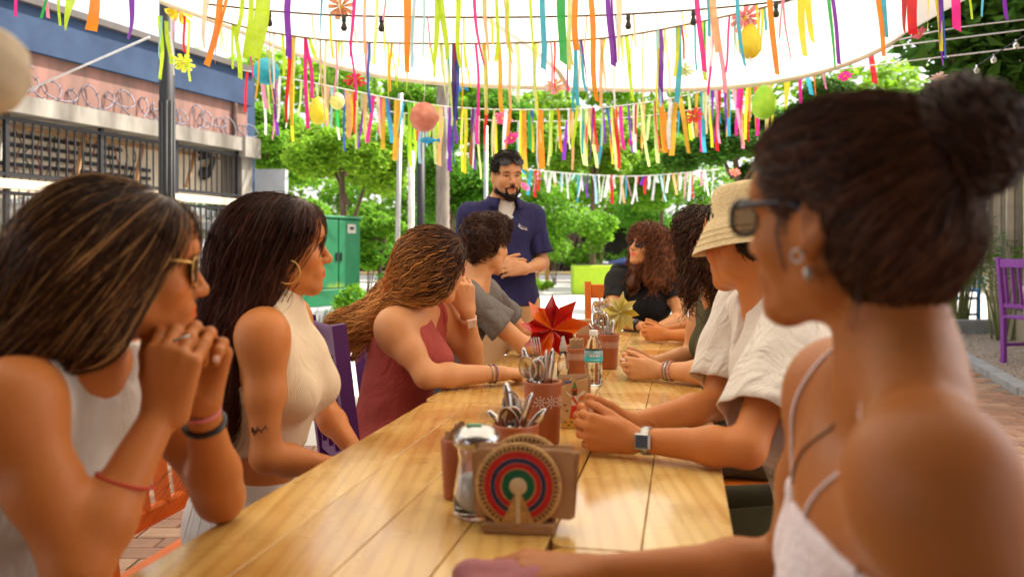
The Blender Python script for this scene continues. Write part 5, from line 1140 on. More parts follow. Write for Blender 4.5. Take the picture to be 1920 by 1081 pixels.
hv = cap(pG, .020) + [ell(hp(0, -.07, -.01), (.09, .06, .11), pG.hx, .05, 'h'), cone(hp(.0, -.08, -.04), hp(.0, -.09, -.16), .08, .06, .05, 'h'), cone(hp(-.078, .01, .02), hp(-.090, -.01, -.15), .03, .035, .04, 'h'), cone(hp(.078, .01, .02), hp(.09, -.01, -.13), .03, .03, .04, 'h'), facecut(pG, .056, .05, (.066, .06, .16))]
hair(pG, hv, 1300, lambda Q, s: (Q - hp(0, -.04, .02)) * 2 + A3(.0, 0, -1), .24, srgb(66, 44, 32), S=20, rad=.0018, depth=(-.006, .012), seed=23, jitter=.2, rootsel=lambda V: V[:, 2] > 1.12, curl=(.010, .05), tipcol=srgb(96, 62, 42), freelen=.003)
eyes(pG)
for i, (c_, m_) in enumerate(((.86, mat('red_beads', (.5, .05, .04), .4, col2=(.6, .5, .42), vscale=240)), (.80, M_silver), (.74, mat('red_beads')))):
    band(pG, 'bracelet', J['wL'] * c_ + J['eL'] * (1 - c_), J['wL'] - J['eL'], .0275 + .002 * i, m_, .0045, .007)
MB().box(J['wL'] + A3(-.115, .01, .035), .016, .012, .008, None, .003).build('white_ring', M_white, pG.o, True)

# ---- person farther along, almost hidden
J = dict(f=A3(-.97, -.1, 0), head=A3(1.005, 4.27, 1.215), hf=A3(-.75, .5, 0), nb=A3(1.03, 4.28, 1.05), ch=A3(1.06, 4.29, .88), pe=A3(1.15, 4.3, .52),
         sL=A3(1.045, 4.11, .995), eL=A3(.935, 4.02, .80), wL=A3(.755, 4.17, .79), sR=A3(1.03, 4.46, .995), eR=A3(.96, 4.43, .80), wR=A3(.765, 4.29, .80))
pG2 = body('person in olive tee mostly hidden beyond the dark curls, forearms on the table', J, SK_MED, bust=0, hands=[clasp(J['wL'], J['wR'], A3(-.95, .10, .08), A3(.0, .1, 1), .95)])
cloth(pG2, 'tee', ('torso',), mat('olive_cotton'), .009, extra=[cone(J[s], J[s] * .5 + J[e] * .5, .055, .06, .04, 'x') for s, e in (('sR', 'eR'), ('sL', 'eL'))], cuts=[cutell(J['nb'] + UP * .04, (.08, .085, .05), pG2.sax), plane(J['pe'] - UP * .03, -UP)])
cloth(pG2, 'jeans', ('leg',), mat('dark_denim'), .012, cuts=[plane(A3(0, 0, .1), -UP)], h=.014, extra=[ell(J['pe'], (.165, .125, .12), pG2.sax, .06, 'x')])
hp = pG2.hp
hair(pG2, cap(pG2, .018) + [ell(hp(0, -.06, 0), (.085, .06, .10), pG2.hx, .05, 'h'), facecut(pG2)], 600, gravity(0, 0, -1), .12, srgb(40, 26, 18), S=8, rad=.002, seed=24)

# ---- bucket hat, white shirt, digital watch
J = dict(f=A3(-.97, .15, 0), head=A3(.572, 2.09, 1.228), hf=A3(-.56, .82, -.06), nb=A3(.628, 2.09, 1.075), ch=A3(.685, 2.10, .895), pe=A3(.82, 2.10, .52),
         sL=A3(.632, 1.915, 1.035), eL=A3(.478, 1.735, .798), wL=A3(.262, 1.855, .790), sR=A3(.61, 2.28, 1.035), eR=A3(.525, 2.21, .80), wR=A3(.277, 1.975, .800))
pH = body('person in beige bucket hat and white shirt, hands folded with a digital watch', J, SK_MED, fem=False, bust=0, hands=[clasp(J['wL'], J['wR'], A3(-.93, .18, .13), A3(.1, .1, 1), 1.04)], fh=.0027, h=.008)
slv = [cone(J[s] + UP * .003, J[s] * .30 + J[e] * .70, .066, .098, .04, 'x', n=None) for s, e in (('sL', 'eL'), ('sR', 'eR'))]
M_linen = mat('white_linen', (.74, .68, .60), .9, var=.05, vscale=14, bump=.4, bscale=180, fold=.8, fscale=10)
cl = [plane(J[s] * .38 + J[e] * .62, J[e] - J[s], .002) for s, e in (('sL', 'eL'),)]
cloth(pH, 'linen_shirt', ('torso',), M_linen, .016, h=.0065, extra=[cone(J['ch'], J['pe'] + UP * .05, .16, .165, .06, 'x', n=pH.f, s=1.35)], cuts=[cutell(J['nb'] + UP * .04 + pH.f * .02, (.085, .09, .055), pH.sax), cutell(J['nb'] + pH.f * .10 - UP * .03, (.03, .06, .10), pH.sax), plane(J['pe'] - UP * .02, -UP)], wob=wobble(.010, 24, 41, stretch=(1, 1, .6)))
for (s, e), sd in ((('sL', 'eL'), 42), (('sR', 'eR'), 43)):
    sleeve(pH, s, e, M_linen, .76, .070, .086, -.15, sd, .0048, sag=.014, tiltdown=.16)
cloth(pH, 'olive_trousers', ('leg',), mat('olive_cotton'), .012, cuts=[plane(A3(0, 0, .1), -UP)], h=.013, extra=[ell(J['pe'], (.165, .125, .12), pH.sax, .06, 'x')])
hp = pH.hp
hair(pH, cap(pH, .008) + [ell(hp(0, -.065, -.01), (.07, .045, .07), pH.hx, .04, 'h'), facecut(pH), plane(hp(0, -.09, -.055), -pH.hx[2])], 500, gravity(.1, 0, -1), .04, srgb(40, 25, 18), S=6, rad=.0013, seed=25)
eyes(pH)
# bucket hat: lathe in the head frame, slightly tilted down
ta = R(-3); ct, st = math.cos(ta), math.sin(ta); hax = np.array([pH.hx[0], pH.hx[1] * ct + pH.hx[2] * st, pH.hx[2] * ct - pH.hx[1] * st])
prof = [(.0005, .100), (.040, .099), (.066, .094), (.078, .086), (.083, .070), (.089, .040), (.094, .016), (.098, .010), (.110, -.012), (.124, -.038), (.136, -.062), (.1375, -.064), (.1345, -.061), (.108, -.014), (.096, .006), (.091, .016)]
V = []; n = 72
for r_, z in prof:
    for i in range(n):
        t = 2 * math.pi * i / n; wv = 1 + .03 * math.sin(3 * t + 1) * max(0, (r_ - .09) / .05); V.append(hp(0, -.016, .040) + hax.T @ A3(r_ * math.cos(t) * .96 * wv, r_ * math.sin(t) * 1.10 * wv, z + .006 * math.sin(2 * t + .5) * max(0, (r_ - .09) / .05)))
F = [(k * n + i, k * n + (i + 1) % n, k * n + n + (i + 1) % n, k * n + n + i) for k in range(len(prof) - 1) for i in range(n)]
M_hat = mat('beige_straw_cloth', srgb(214, 192, 146), .9, var=.10, vscale=90, bump=.8, bscale=160)
hat = mesh_obj('bucket_hat', V, F, M_hat, pH.o)
for rr, zz in ((.1145, -.0190), (.1225, -.0335), (.130, -.0485)):
    MB().tube([hp(0, -.016, .040) + hax.T @ A3(rr * math.cos(t) * .96 * (1 + .03 * math.sin(3 * t + 1) * (rr - .09) / .05), rr * math.sin(t) * 1.1 * (1 + .03 * math.sin(3 * t + 1) * (rr - .09) / .05), zz + .002 + .006 * math.sin(2 * t + .5) * (rr - .09) / .05) for t in np.linspace(0, 6.2832, 73)], .0008, 5, False).build('brim_stitching', M_hat, hat, True)
watch(pH, J['wL'], J['eL'], A3(-.15, -1, .15), M_silver, mat('lcd_face', (.04, .06, .10), .2), .036, .0275, .034)
band(pH, 'orange_bracelet', J['wR'] * .86 + J['eR'] * .14, A3(.5, .3, .9), .029, mat('orange_thread', (.7, .12, .03), .6, col2=(.35, .5, .12), vscale=40), .003, .005)

# ---- bun and dark sunglasses, white lace camisole, at the near end
J = dict(f=A3(-.95, .28, 0), head=A3(.334, .85, 1.232), hf=A3(-.62, .78, .02), nb=A3(.366, .825, 1.088), ch=A3(.408, .87, .905), pe=A3(.60, .87, .52),
         sL=A3(.322, .655, 1.022), eL=A3(.40, .56, .76), wL=A3(.30, .70, .62), sR=A3(.385, .995, 1.035), eR=A3(.362, 1.10, .790), wR=A3(.105, 1.105, .781))
pI = body('woman with dark hair bun, navy sunglasses and white lace camisole', J, SK_DARK, bust=.062, h=.007, hs=.92, neck=.038, hh=.0032, hands=[hand(J['wR'], A3(-.96, .12, .05), A3(-.1, -.2, -1), A3(-.1, .95, .2), (25, 40, 30)), hand(J['wL'], A3(-.4, .6, -.5), A3(-.3, 0, -1), A3(-.7, -.5, 0))], arm=.98)
M_lace = mat('white_lace', srgb(232, 220, 224), .9, var=.12, vscale=160, bump=.9, bscale=130)
cloth(pI, 'lace_camisole', ('torso',), M_lace, .007, h=.006, cuts=[plane(J['ch'] + UP * .0, UP + pI.f * -.35), cutell(J['ch'] + pI.f * .17 + UP * .05, (.035, .10, .07), pI.sax), cutell(J['sL'] - pI.r * .03 - UP * .06, (.075, .12, .15), pI.sax), cutell(J['sR'] + pI.r * .03 - UP * .06, (.075, .12, .15), pI.sax), plane(J['pe'] - UP * .02, -UP)])
for s, S_ in ((-1, 'sL'), (1, 'sR')):
    a = J['ch'] + pI.r * s * .075 + pI.f * .14 + UP * .03; m_ = J['nb'] * .42 + J[S_] * .58 + UP * .05; b = J['ch'] + pI.r * s * .075 - pI.f * .12 + UP * .02
    Q = spline([a, a * .45 + m_ * .55 + pI.f * .03, m_, m_ * .5 + b * .5 - pI.f * .03, b], 40)
    MB().tube(on_skin(pI, Q, .0015), .0019, 6).build('strap', M_lace, pI.o, True)
cloth(pI, 'white_skirt', ('leg',), M_white, .014, cuts=[plane(J['pe'] + pI.f * .35, pI.f)], h=.014, extra=[ell(J['pe'], (.17, .13, .12), pI.sax, .06, 'x')])
hp = pI.hp; bun = A3(.405, .785, 1.288)
hv = cap(pI, .013) + [ell(hp(0, -.05, -.005), (.074, .062, .085), pI.hx, .04, 'h'), cone(hp(0, -.080, .060), bun, .042, .028, .03, 'h'), cone(hp(0, -.062, -.03), hp(0, -.052, -.112), .058, .022, .03, 'h'), facecut(pI, .046, .066, (.10, .075, .17)),
                  cutell(hp(.105, .012, -.035), (.045, .034, .055), pI.hx, .012), cutell(hp(-.105, .012, -.035), (.045, .034, .055), pI.hx, .012)]
hair(pI, hv, 3800, lambda Q, s: (bun - Q) / np.maximum(np.linalg.norm(bun - Q, axis=1, keepdims=True), .02), .15, srgb(70, 42, 27), S=12, rad=.0008, depth=(-.002, .003), seed=31, jitter=.06, bright=(.4, 2.4), soff=-.002)
bv = [ell(A3(.412, .775, 1.302), (.047, .044, .046), pI.hx, .02, 'h')]; bc = bv[0]['c']
hair(pI, bv, 1500, lambda Q, s: np.cross(Q - bc, nrm(A3(.3, -.6, .8) + 0 * bc)) * 14, .16, srgb(58, 34, 22), S=18, rad=.0011, depth=(-.004, .010), seed=32, jitter=.2, name='hair_bun', wob=wobble(.012, 75, 8), curl=(.004, .05))
hair(pI, hv, 220, lambda Q, s: (bun - Q) / np.maximum(np.linalg.norm(bun - Q, axis=1, keepdims=True), .02), .10, srgb(90, 56, 36), S=12, rad=.0004, depth=(.003, .014), seed=57, jitter=.5, solid=False, name='flyaway_hair')
# loose wisps
Q = [spline([hp(-.066, .035, .03), hp(-.074, .036, -.01), hp(-.076, .028, -.04), hp(-.074, .024, -.055)], 14), spline([hp(-.06, -.05, -.06), hp(-.06, -.045, -.09), hp(-.055, -.035, -.115)], 14), spline([hp(-.03, -.07, -.06), hp(-.04, -.075, -.12), hp(-.02, -.08, -.17)], 14)]
for q in Q:
    for k in range(3): MB().tube(q + rng.normal(0, .003, 3), .00045, 4).build('hair_wisp', mat('wisp_hair', srgb(44, 26, 18), .4), pI.o, True)
sunglasses(pI, mat('navy_frame', (.012, .016, .04), .2), mat('mauve_lens', (.20, .045, .10), .06, var=.1, alpha=.8), wdt=.056, hgt=.040, pos=(0, .108, .004), shape=2.6, wrap=.06)
for s in (-1, 1): ear_hoop(pI, s, .006, .0012, M_silver); MB().lathe([(.001, .006), (.004, .002), (.0045, -.004), (.001, -.010)], hp(s * .083, -.006, -.056), 8).build('earring_drop', M_silver, pI.o, True)
mb = MB(); mb.tube(on_skin(pI, spline([J['nb'] + pI.f * .02 - pI.r * .065 + UP * .02, J['nb'] + pI.f * .06 - pI.r * .05, J['ch'] + pI.f * .12 - pI.r * .03 + UP * .10, J['ch'] + pI.f * .14 + UP * .05], 30), .001), .0012, 5); mb.build('necklace', mat('dark_cord', (.03, .02, .02), .6), pI.o, True)

# ---- passer-by far behind the curls
J = dict(f=A3(.9, .3, 0), head=A3(2.42, 9.9, 1.56), hf=A3(.9, .3, 0), nb=A3(2.40, 9.9, 1.41), ch=A3(2.39, 9.9, 1.23), wa=A3(2.39, 9.9, 1.05), pe=A3(2.38, 9.9, .90), sR=A3(2.45, 9.74, 1.36), eR=A3(2.42, 9.70, 1.10), wR=A3(2.52, 9.70, .88), sL=A3(2.33, 10.06, 1.36), eL=A3(2.30, 10.1, 1.10), wL=A3(2.38, 10.12, .88))
pW = body('passer-by in shorts walking on the plaza behind the dark curls', J, SK_MED, fem=False, bust=0, stand=True, h=.013, hh=.008, fh=.008, hands=[hand(J['wR'], A3(.3, 0, -1), A3(0, 1, 0), A3(1, 0, .3)), hand(J['wL'], A3(.3, 0, -1), A3(0, -1, 0), A3(1, 0, .3))], group='people on the plaza')
cloth(pW, 'grey_tee', ('torso',), M_grey, .010, h=.014, extra=[cone(J[a], J[a] * .5 + J[b] * .5, .055, .06, .04, 'x') for a, b in (('sR', 'eR'), ('sL', 'eL'))], cuts=[plane(J['pe'] - UP * .02, -UP)])
cloth(pW, 'shorts', ('leg',), mat('dark_denim'), .02, h=.014, cuts=[plane(A3(0, 0, .52), -UP)], extra=[ell(J['pe'], (.165, .125, .12), pW.sax, .06, 'x')])
cloth(pW, 'shoes', ('foot',), mat('maroon_shoe', (.18, .05, .05), .7), .008, h=.012)
hair(pW, cap(pW, .012) + [facecut(pW)], 200, gravity(0, 0, -1), .03, srgb(30, 20, 15), S=5, rad=.003, seed=41, hsolid=.012)
# ------------------------------------------------------------------ things on the tables
TZ = .7505
def tpos(u, Y): return A3((u - 960) / FPX * Y, Y, TZ)
M_clay = mat('terracotta', (.36, .095, .028), .45, var=.12, vscale=18, bump=.15, bscale=60, coat=.15)
M_dot = mat('painted_white_dot', (.74, .66, .56), .7)
M_kraft = mat('kraft_paper', (.42, .25, .13), .9, var=.12, vscale=30, bump=.2, bscale=120)
M_steel = mat('cutlery_steel', (.60, .57, .54), .22, 1, var=.15, vscale=40)
M_glass = mat('clear_glass', (.95, .96, .96), .03, var=0, transmission=1, ior=1.45)
M_pet = mat('clear_plastic', (.93, .96, .97), .08, var=0, transmission=1, ior=1.25)
def cup(label, p, h, rt, rb_, motif=True, seed=0):
    root = empty('clay_cup', p, label, 'cup', 'clay cups on the tables')
    MB().lathe([(rb_ * .96, 0), (rb_, .004), (rb_ + (rt - rb_) * .5, h * .5), (rt, h - .004), (rt - .001, h), (rt - .005, h), (rt - .006, h - .004), (rb_ - .005, .008), (.001, .008)], p, 36).build('body', M_clay, root, True)
    if motif:
        mb = MB()
        for cth in (-2.35, -1.75, -1.15, -.55, .6, 2.5):
            for k in range(17):
                if k == 0: dx, dz, rr = 0, 0, .0022
                else:
                    a = 2 * math.pi * k / 8; q = .007 if k < 9 else .0125; dx, dz, rr = q * math.cos(a), q * math.sin(a), .0019
                z = h * .70 + dz; rad = rb_ + (rt - rb_) * z / h; th = cth + dx / rad; n = A3(math.cos(th), math.sin(th), 0); s_ = A3(-n[1], n[0], 0)
                mb.lathe([(rr, 0), (rr * .7, .0009), (.0001, .0011)], p + n * (rad + .0002) + A3(0, 0, z), 7, np.array([s_, A3(0, 0, 1), n]), False)
        tag(mb.build('painted_dots', M_dot, root, True), kind='stuff')
    return root
def frame_dir(d, face):
    d = nrm(d); y = nrm(np.asarray(face, float) - d * (np.asarray(face) @ d)); return np.array([np.cross(y, d), y, d])   # x, y(out), z(along)
def strip(prof, a, b, o, AX, th=.0016):
    """flat bar of varying width: prof [(z, halfwidth, yoffset)]"""
    V = []; F = []
    for z, w_, y in prof:
        for x, t in ((-w_, -th), (w_, -th), (w_, th), (-w_, th)): V.append(o + AX.T @ A3(x, y + t, z))
    for i in range(len(prof) - 1):
        for k in range(4): F.append((i * 4 + k, i * 4 + (k + 1) % 4, i * 4 + 4 + (k + 1) % 4, i * 4 + 4 + k))
    F += [(3, 2, 1, 0), tuple((len(prof) - 1) * 4 + k for k in range(4))]
    return V, F
def spoon(label, o, d, face, L=.185, group=None, s=1.0):
    AX = frame_dir(d, face); root = empty('spoon', o, label, 'spoon', group)
    V, F = strip([(0, .009, 0), (.03, .008, .001), (.09, .0035, .002), (L - .06 * s, .0032, .0), (L - .05 * s, .006, -.002)], 0, 0, o, AX); mesh_obj('handle', V, F, M_steel, root)
    V = []; F = []; n = 20; c = L - .025 * s
    for j in range(6):
        t = j / 5
        for i in range(n): a = 2 * math.pi * i / n; V.append(o + AX.T @ A3(.021 * s * t * math.cos(a) * (1 - .12 * math.sin(a)), -.009 * s * (1 - t * t), c + .031 * s * t * math.sin(a)))
    for j in range(5):
        for i in range(n): F.append((j * n + i, j * n + (i + 1) % n, j * n + n + (i + 1) % n, j * n + n + i))
    b = mesh_obj('bowl', V, F, M_steel, root); md = b.modifiers.new('s', 'SOLIDIFY'); md.thickness = .0014
def fork(label, o, d, face, L=.19, group=None):
    AX = frame_dir(d, face); root = empty('fork', o, label, 'fork', group)
    V, F = strip([(0, .009, 0), (.03, .008, .001), (.09, .0035, .002), (L - .075, .0035, 0), (L - .065, .011, -.003), (L - .05, .012, -.004)], 0, 0, o, AX); mesh_obj('handle', V, F, M_steel, root)
    for k in range(4):
        x = (k - 1.5) * .0064; a = o + AX.T @ A3(x, -.004, L - .052); b = o + AX.T @ A3(x, -.003, L - .025); c = o + AX.T @ A3(x * .95, .002, L); MB().tube([a, b, c], [.0018, .0016, .0008], 6).build('tine', M_steel, root, True)
def knife(label, o, d, face, L=.20, group=None, blade_up=False):
    AX = frame_dir(d, face); root = empty('knife', o, label, 'knife', group)
    V, F = strip([(0, .009, 0), (L * .25, .0095, 0), (L * .42, .007, 0)], 0, 0, o, AX, .003); mesh_obj('handle', V, F, M_steel, root)
    V, F = strip([(L * .42, .008, 0), (L * .5, .0095, 0), (L * .85, .0095, 0), (L * .96, .006, 0), (L, .001, 0)], 0, 0, o, AX, .0009); mesh_obj('blade', V, F, M_steel, root)
def stuck(p, h, rt, u, v, L, Y=None):
    """base point inside the cup and direction so that the piece leans over the rim towards pixel u,v"""
    tip = P(u, v, Y if Y else p[1]); b = p + A3(-(tip[0] - p[0]) * .35, -(tip[1] - p[1]) * .2, .012); d = nrm(tip - b); return tip - d * L, d
# tall cup
c1 = tpos(1018, 2.0); cup('tall clay cup of cutlery behind the pot of spoons', c1, .145, .0455, .039)
G1 = 'cutlery in the tall clay cup'; CAMF = A3(-.1, -1, .1)
for kind, u, v, dY, fc, lb in (('s', 983, 672, -.022, (-.3, -1, .15), 'spoon with its bowl hanging over the left rim of tall cup'), ('s', 1006, 676, -.012, (.5, -1, 0), 'dark spoon behind the front spoon in tall cup'), ('s', 1014, 672, .0, (.8, -.8, 0), 'edge-on spoon in the middle of tall cup'), ('s', 1022, 672, .01, (.9, -.6, 0), 'edge-on spoon right of centre in tall cup'),
                               ('f', 1003, 632, .01, (-.3, -1, 0), 'fork standing highest in the tall cup'), ('k', 981, 650, .0, (.2, -1, 0), 'knife leaning left in the tall cup'), ('k', 1025, 655, .015, (.8, -.6, 0), 'knife handle upright in tall cup'), ('k', 1037, 652, .0, (.3, -1, 0), 'knife leaning right in the tall cup')):
    L = dict(s=.18, f=.195, k=.20)[kind]; o, d = stuck(c1, .145, .045, u, v, L, 2.0 + dY); (spoon if kind == 's' else fork if kind == 'f' else knife)(lb, o, d, fc, L, G1)
# low pot of spoons
c2 = tpos(967, 1.80); cup('low clay pot of spoons behind the sugar shaker', c2, .086, .049, .043, False)
G2 = 'cutlery in the low clay pot'
for kind, u, v, dY, fc, L, lb in (('s', 957, 738, .01, (0, -1, .1), .15, 'large spoon standing up in the low pot'), ('s', 946, 768, -.02, (-.15, -1, .25), .125, 'dark spoon leaning forward in low pot'), ('s', 962, 766, -.012, (.25, -1, .2), .125, 'spoon nested behind the dark spoon in low pot'),
                                  ('f', 982, 745, .0, (.2, -1, 0), .15, 'fork in the low pot'), ('k', 999, 735, .0, (.6, -.8, 0), .16, 'knife upright at the right of low pot'), ('k', 1024, 765, .0, (.1, -1, 0), .15, 'knife leaning far right from the low pot'), ('k', 915, 768, .0, (.1, -1, 0), .14, 'thin handle leaning left from the low pot'), ('k', 949, 715, .015, (.3, -1, 0), .18, 'tall flat handle at the back of low pot')):
    o, d = stuck(c2, .086, .049, u, v, L, 1.8 + dY); (spoon if kind == 's' else fork if kind == 'f' else knife)(lb, o, d, fc, L, G2)
# small cup with rolled brown paper
c3 = tpos(858, 1.56); cup('small clay cup with brown paper beside the sugar shaker', c3, .108, .031, .026, False)
g = random.Random(5); pp = empty('paper_roll', c3, 'crumpled brown paper napkins in the small clay cup', 'napkin')
for k in range(4):
    q = c3 + A3(g.uniform(-.012, .012), g.uniform(-.012, .012), .05); mb = MB(); n = 10; V = []
    for j, z in enumerate((0, .04, .066 + .008 * k % .02)): V += [q + A3((.012 + .003 * math.sin(3 * i + k)) * math.cos(6.283 * i / n), (.012 + .003 * math.cos(2 * i + k)) * math.sin(6.283 * i / n), z + (.005 * math.sin(i * 2.3 + k) if j == 2 else 0)) for i in range(n)]
    mesh_obj('napkin', V, [(j * n + i, j * n + (i + 1) % n, j * n + n + (i + 1) % n, j * n + n + i) for j in (0, 1) for i in range(n)], M_kraft, pp)
# sugar shaker
c4 = tpos(894, 1.455); ss = empty('sugar_shaker', c4, 'glass sugar shaker with chrome domed lid', 'shaker')
MB().lathe([(.036, 0), (.040, .006), (.0395, .04), (.034, .075), (.031, .095), (.034, .118), (.0365, .124), (.0335, .124), (.031, .117), (.028, .095), (.031, .075), (.0365, .04), (.037, .010), (.001, .008)], c4, 40).build('jar', M_glass, ss, True)
MB().lathe([(.001, .0085), (.0355, .0105), (.0350, .04), (.0315, .066), (.018, .070), (.001, .0705)], c4, 32).build('sugar', mat('white_sugar', (.80, .79, .77), .8, var=.03, bump=.2, bscale=400), ss, True)
MB().lathe([(.0375, .118), (.040, .120), (.040, .134), (.036, .139), (.030, .147), (.020, .152), (.008, .1535), (.001, .154)], c4, 40, None, False).build('lid', mat('chrome', (.5, .5, .5), .2, 1, var=.03), ss, True)
MB().box(c4 + A3(-.004, -.006, .1535), .026, .016, .004, None, .001).build('flap', mat('green_flap', (.05, .28, .12), .3), ss)
# napkin holder with woven fan discs
c5 = tpos(974, 1.375); nh = empty('napkin_holder', c5, 'napkin holder with round woven fan in red, blue and green', 'napkin holder'); ya = R(-6); FX, FY = A3(math.cos(ya), math.sin(ya), 0), A3(-math.sin(ya), math.cos(ya), 0)
M_straw = mat('straw', (.58, .36, .14), .8, var=.25, vscale=120, bump=.6, bscale=160); cols = {'r': mat('fan_red', (.50, .012, .015), .8, bump=.6, bscale=200), 'b': mat('fan_blue', (.012, .035, .13), .8, bump=.6, bscale=200), 'g': mat('fan_green', (.005, .12, .055), .8, bump=.6, bscale=200), 'c': mat('fan_cream', (.62, .50, .30), .8), 'k': mat('fan_dark', (.10, .035, .02), .8)}
def annul(c, r0, r1, th, m, name, par, gap=0, y=0.):
    V = []; F = []; n = 56; a0 = R(-90 + gap); a1 = R(270 - gap)
    for i in range(n + 1):
        a = a0 + (a1 - a0) * i / n
        for r_, t in ((r0, th), (r1, th * .6), (r1, -th), (r0, -th)): V.append(c + FX * r_ * math.cos(a) + A3(0, 0, 1) * r_ * math.sin(a) - FY * (t + y))
    for i in range(n):
        for k in range(4): F.append((i * 4 + k, i * 4 + (k + 1) % 4, i * 4 + 4 + (k + 1) % 4, i * 4 + 4 + k))
    return mesh_obj(name, V, F, m, par, smooth=False)
for side, cen in ((0, c5 + A3(0, 0, .0765) - FY * .018), (1, c5 + A3(.006, 0, .077) + FY * .045)):
    RR = .066; fan = MB().lathe([(.001, -.003), (RR, -.003), (RR + .001, 0), (RR, .003), (.001, .003)], cen, 48, np.array([FX, A3(0, 0, 1), -FY])).build('fan_disc', M_straw, nh, True)
    MB().tube([cen + FX * RR * math.cos(a) + A3(0, 0, RR * math.sin(a)) for a in np.linspace(0, 6.2832, 49)], .0032, 6, False).build('fan_rim', M_straw, fan, True)
    for r0, r1, c_ in ((.69, .86, 'r'), (.575, .69, 'b'), (.44, .575, 'r'), (.20, .44, 'g')): annul(cen, r0 * RR, r1 * RR, .0045, cols[c_], 'fan_ring', fan, 24)
    MB().lathe([(.019 * .8, .0035), (.012, .006), (.001, .0065)], cen, 20, np.array([FX, A3(0, 0, 1), -FY]), False).build('fan_boss', cols['c'], fan, True)
    MB().bar(cen - FY * .0055, cen - FY * .0055 - A3(0, 0, RR * .88), .007, .005, FY).build('fan_handle', cols['c'], fan)
    mb = MB()
    for k in range(52):
        a = 2 * math.pi * k / 52
        if abs(((a + math.pi / 2 + math.pi) % (2 * math.pi)) - math.pi) < R(22): continue
        d_ = FX * math.cos(a) + A3(0, 0, math.sin(a)); mb.bar(cen - FY * .0035 + d_ * RR * .87, cen - FY * .0035 + d_ * RR * .955, .0032, .002, FY)
    tag(mb.build('fan_stitches', cols['k'], fan), kind='stuff')
MB().box(c5 + FY * .014 + A3(0, 0, .009), .115, .075, .018, np.array([FX, FY, A3(0, 0, 1)]), .003).build('base', M_wood, nh)
g = random.Random(11); nk_ = empty('napkin_stack', c5 + FY * .012, 'square kraft paper napkins held between the woven fans', 'napkins')
for k in range(11):
    a = R(g.uniform(-5, 5)); X_ = FX * math.cos(a) + A3(0, 0, math.sin(a)); Z_ = -FX * math.sin(a) + A3(0, 0, math.cos(a))
    MB().box(c5 + FX * g.uniform(.0, .016) + FY * (-.010 + .0046 * k) + A3(0, 0, .076 + g.uniform(-.003, .003)), .155, .0032, .106, np.array([X_, np.cross(Z_, X_), Z_])).build('napkin', M_kraft, nk_)
# painted napkin holder
c6 = tpos(1076, 2.17); ph = empty('napkin_holder', c6, 'painted wooden napkin holder with a red and white figure', 'napkin holder')
mb_ = [(-.034, 0), (.034, 0), (.034, .020), (.036, .125), (.010, .120), (-.006, .128), (-.034, .100)]
M_ply = mat('pale_plywood', (.56, .36, .17), .7, var=.1, vscale=20); PX, PY = nrm(A3(.98, .18, 0)), nrm(A3(-.18, .98, 0))
def flat(name, pts, y, m, par, th=.0012):
    V = [c6 + PX * x + A3(0, 0, z) - PY * (y + t) for t in (th, 0) for x, z in pts]; n = len(pts); F = [tuple(range(n)), tuple(reversed(range(n, 2 * n)))] + [(i, n + i, n + (i + 1) % n, (i + 1) % n) for i in range(n)]; return mesh_obj(name, V, F, m, par, smooth=False)
fp = flat('front_panel', mb_, 0, M_ply, ph, .005); flat('back_panel', mb_, -.045, M_ply, ph, .005); MB().box(c6 + PY * .02 + A3(0, 0, .004), .068, .045, .008, np.array([PX, PY, A3(0, 0, 1)])).build('base', M_ply, ph)
inkr, inky, inkw, inkg, inkk = mat('paint_red', (.62, .035, .015), .6), mat('paint_yellow', (.68, .38, .06), .6), mat('paint_white', (.75, .7, .6), .6), mat('paint_green', (.05, .25, .08), .6), mat('paint_brown', (.12, .045, .02), .6)
flat('painted_steps', [(-.033, .002), (.033, .002), (.033, .012), (.026, .012), (.026, .024), (-.026, .024), (-.030, .012), (-.033, .012)], .0055, inky, fp)
flat('painted_skirt', [(-.012, .024), (.012, .024), (.009, .058), (-.007, .058)], .0055, inkr, fp); flat('painted_body', [(-.007, .058), (.008, .058), (.011, .082), (-.009, .082)], .0055, inkw, fp)
flat('painted_arm', [(.008, .076), (.026, .086), (.029, .094), (.024, .095), (.008, .083)], .0055, inkw, fp); flat('painted_arm', [(-.008, .077), (-.022, .090), (-.024, .096), (-.008, .084)], .0055, inkw, fp)
flat('painted_sash', [(-.009, .078), (-.004, .082), (.010, .062), (.006, .058)], .007, inkr, fp); flat('painted_head', [(-.005, .083), (.006, .083), (.007, .096), (-.006, .096)], .0055, inkk, fp)
flat('painted_headdress', [(-.009, .096), (.009, .096), (.005, .106), (.001, .120), (-.003, .106)], .0055, inkg, fp); flat('painted_band', [(-.009, .096), (.009, .096), (.008, .0995), (-.008, .0995)], .007, inkr, fp)
flat('painted_flag', [(-.026, .112), (-.008, .116), (-.008, .122), (-.026, .118)], .0055, mat('paint_blue', (.05, .12, .35), .6), fp); flat('painted_bird', [(.014, .07), (.024, .076), (.022, .084), (.016, .082)], .0055, mat('paint_orange', (.65, .14, .03), .6), fp)
mb = MB(); g = random.Random(2)
for x, z in ((-.024, .017), (-.015, .009), (-.008, .017), (.004, .009), (.012, .017), (.02, .008), (.022, .05), (.026, .06), (.018, .06), (-.02, .045), (-.025, .06), (.016, .044)): mb.box(c6 + PX * x + A3(0, 0, z) - PY * .0078, .007, .0012, .003, np.array([PX, PY, A3(0, 0, 1)]))
tag(mb.build('painted_marks', inkk, fp), kind='stuff')
nk2 = empty('napkin_stack', c6 + PY * .02, 'kraft napkins in the painted wooden holder', 'napkins')
for k in range(7): MB().box(c6 + PX * .008 + PY * (.006 + .0055 * k) + A3(0, 0, .068 + .002 * (k % 3)), .075, .004, .118, np.array([PX, PY, A3(0, 0, 1)])).build('napkin', M_kraft, nk2)
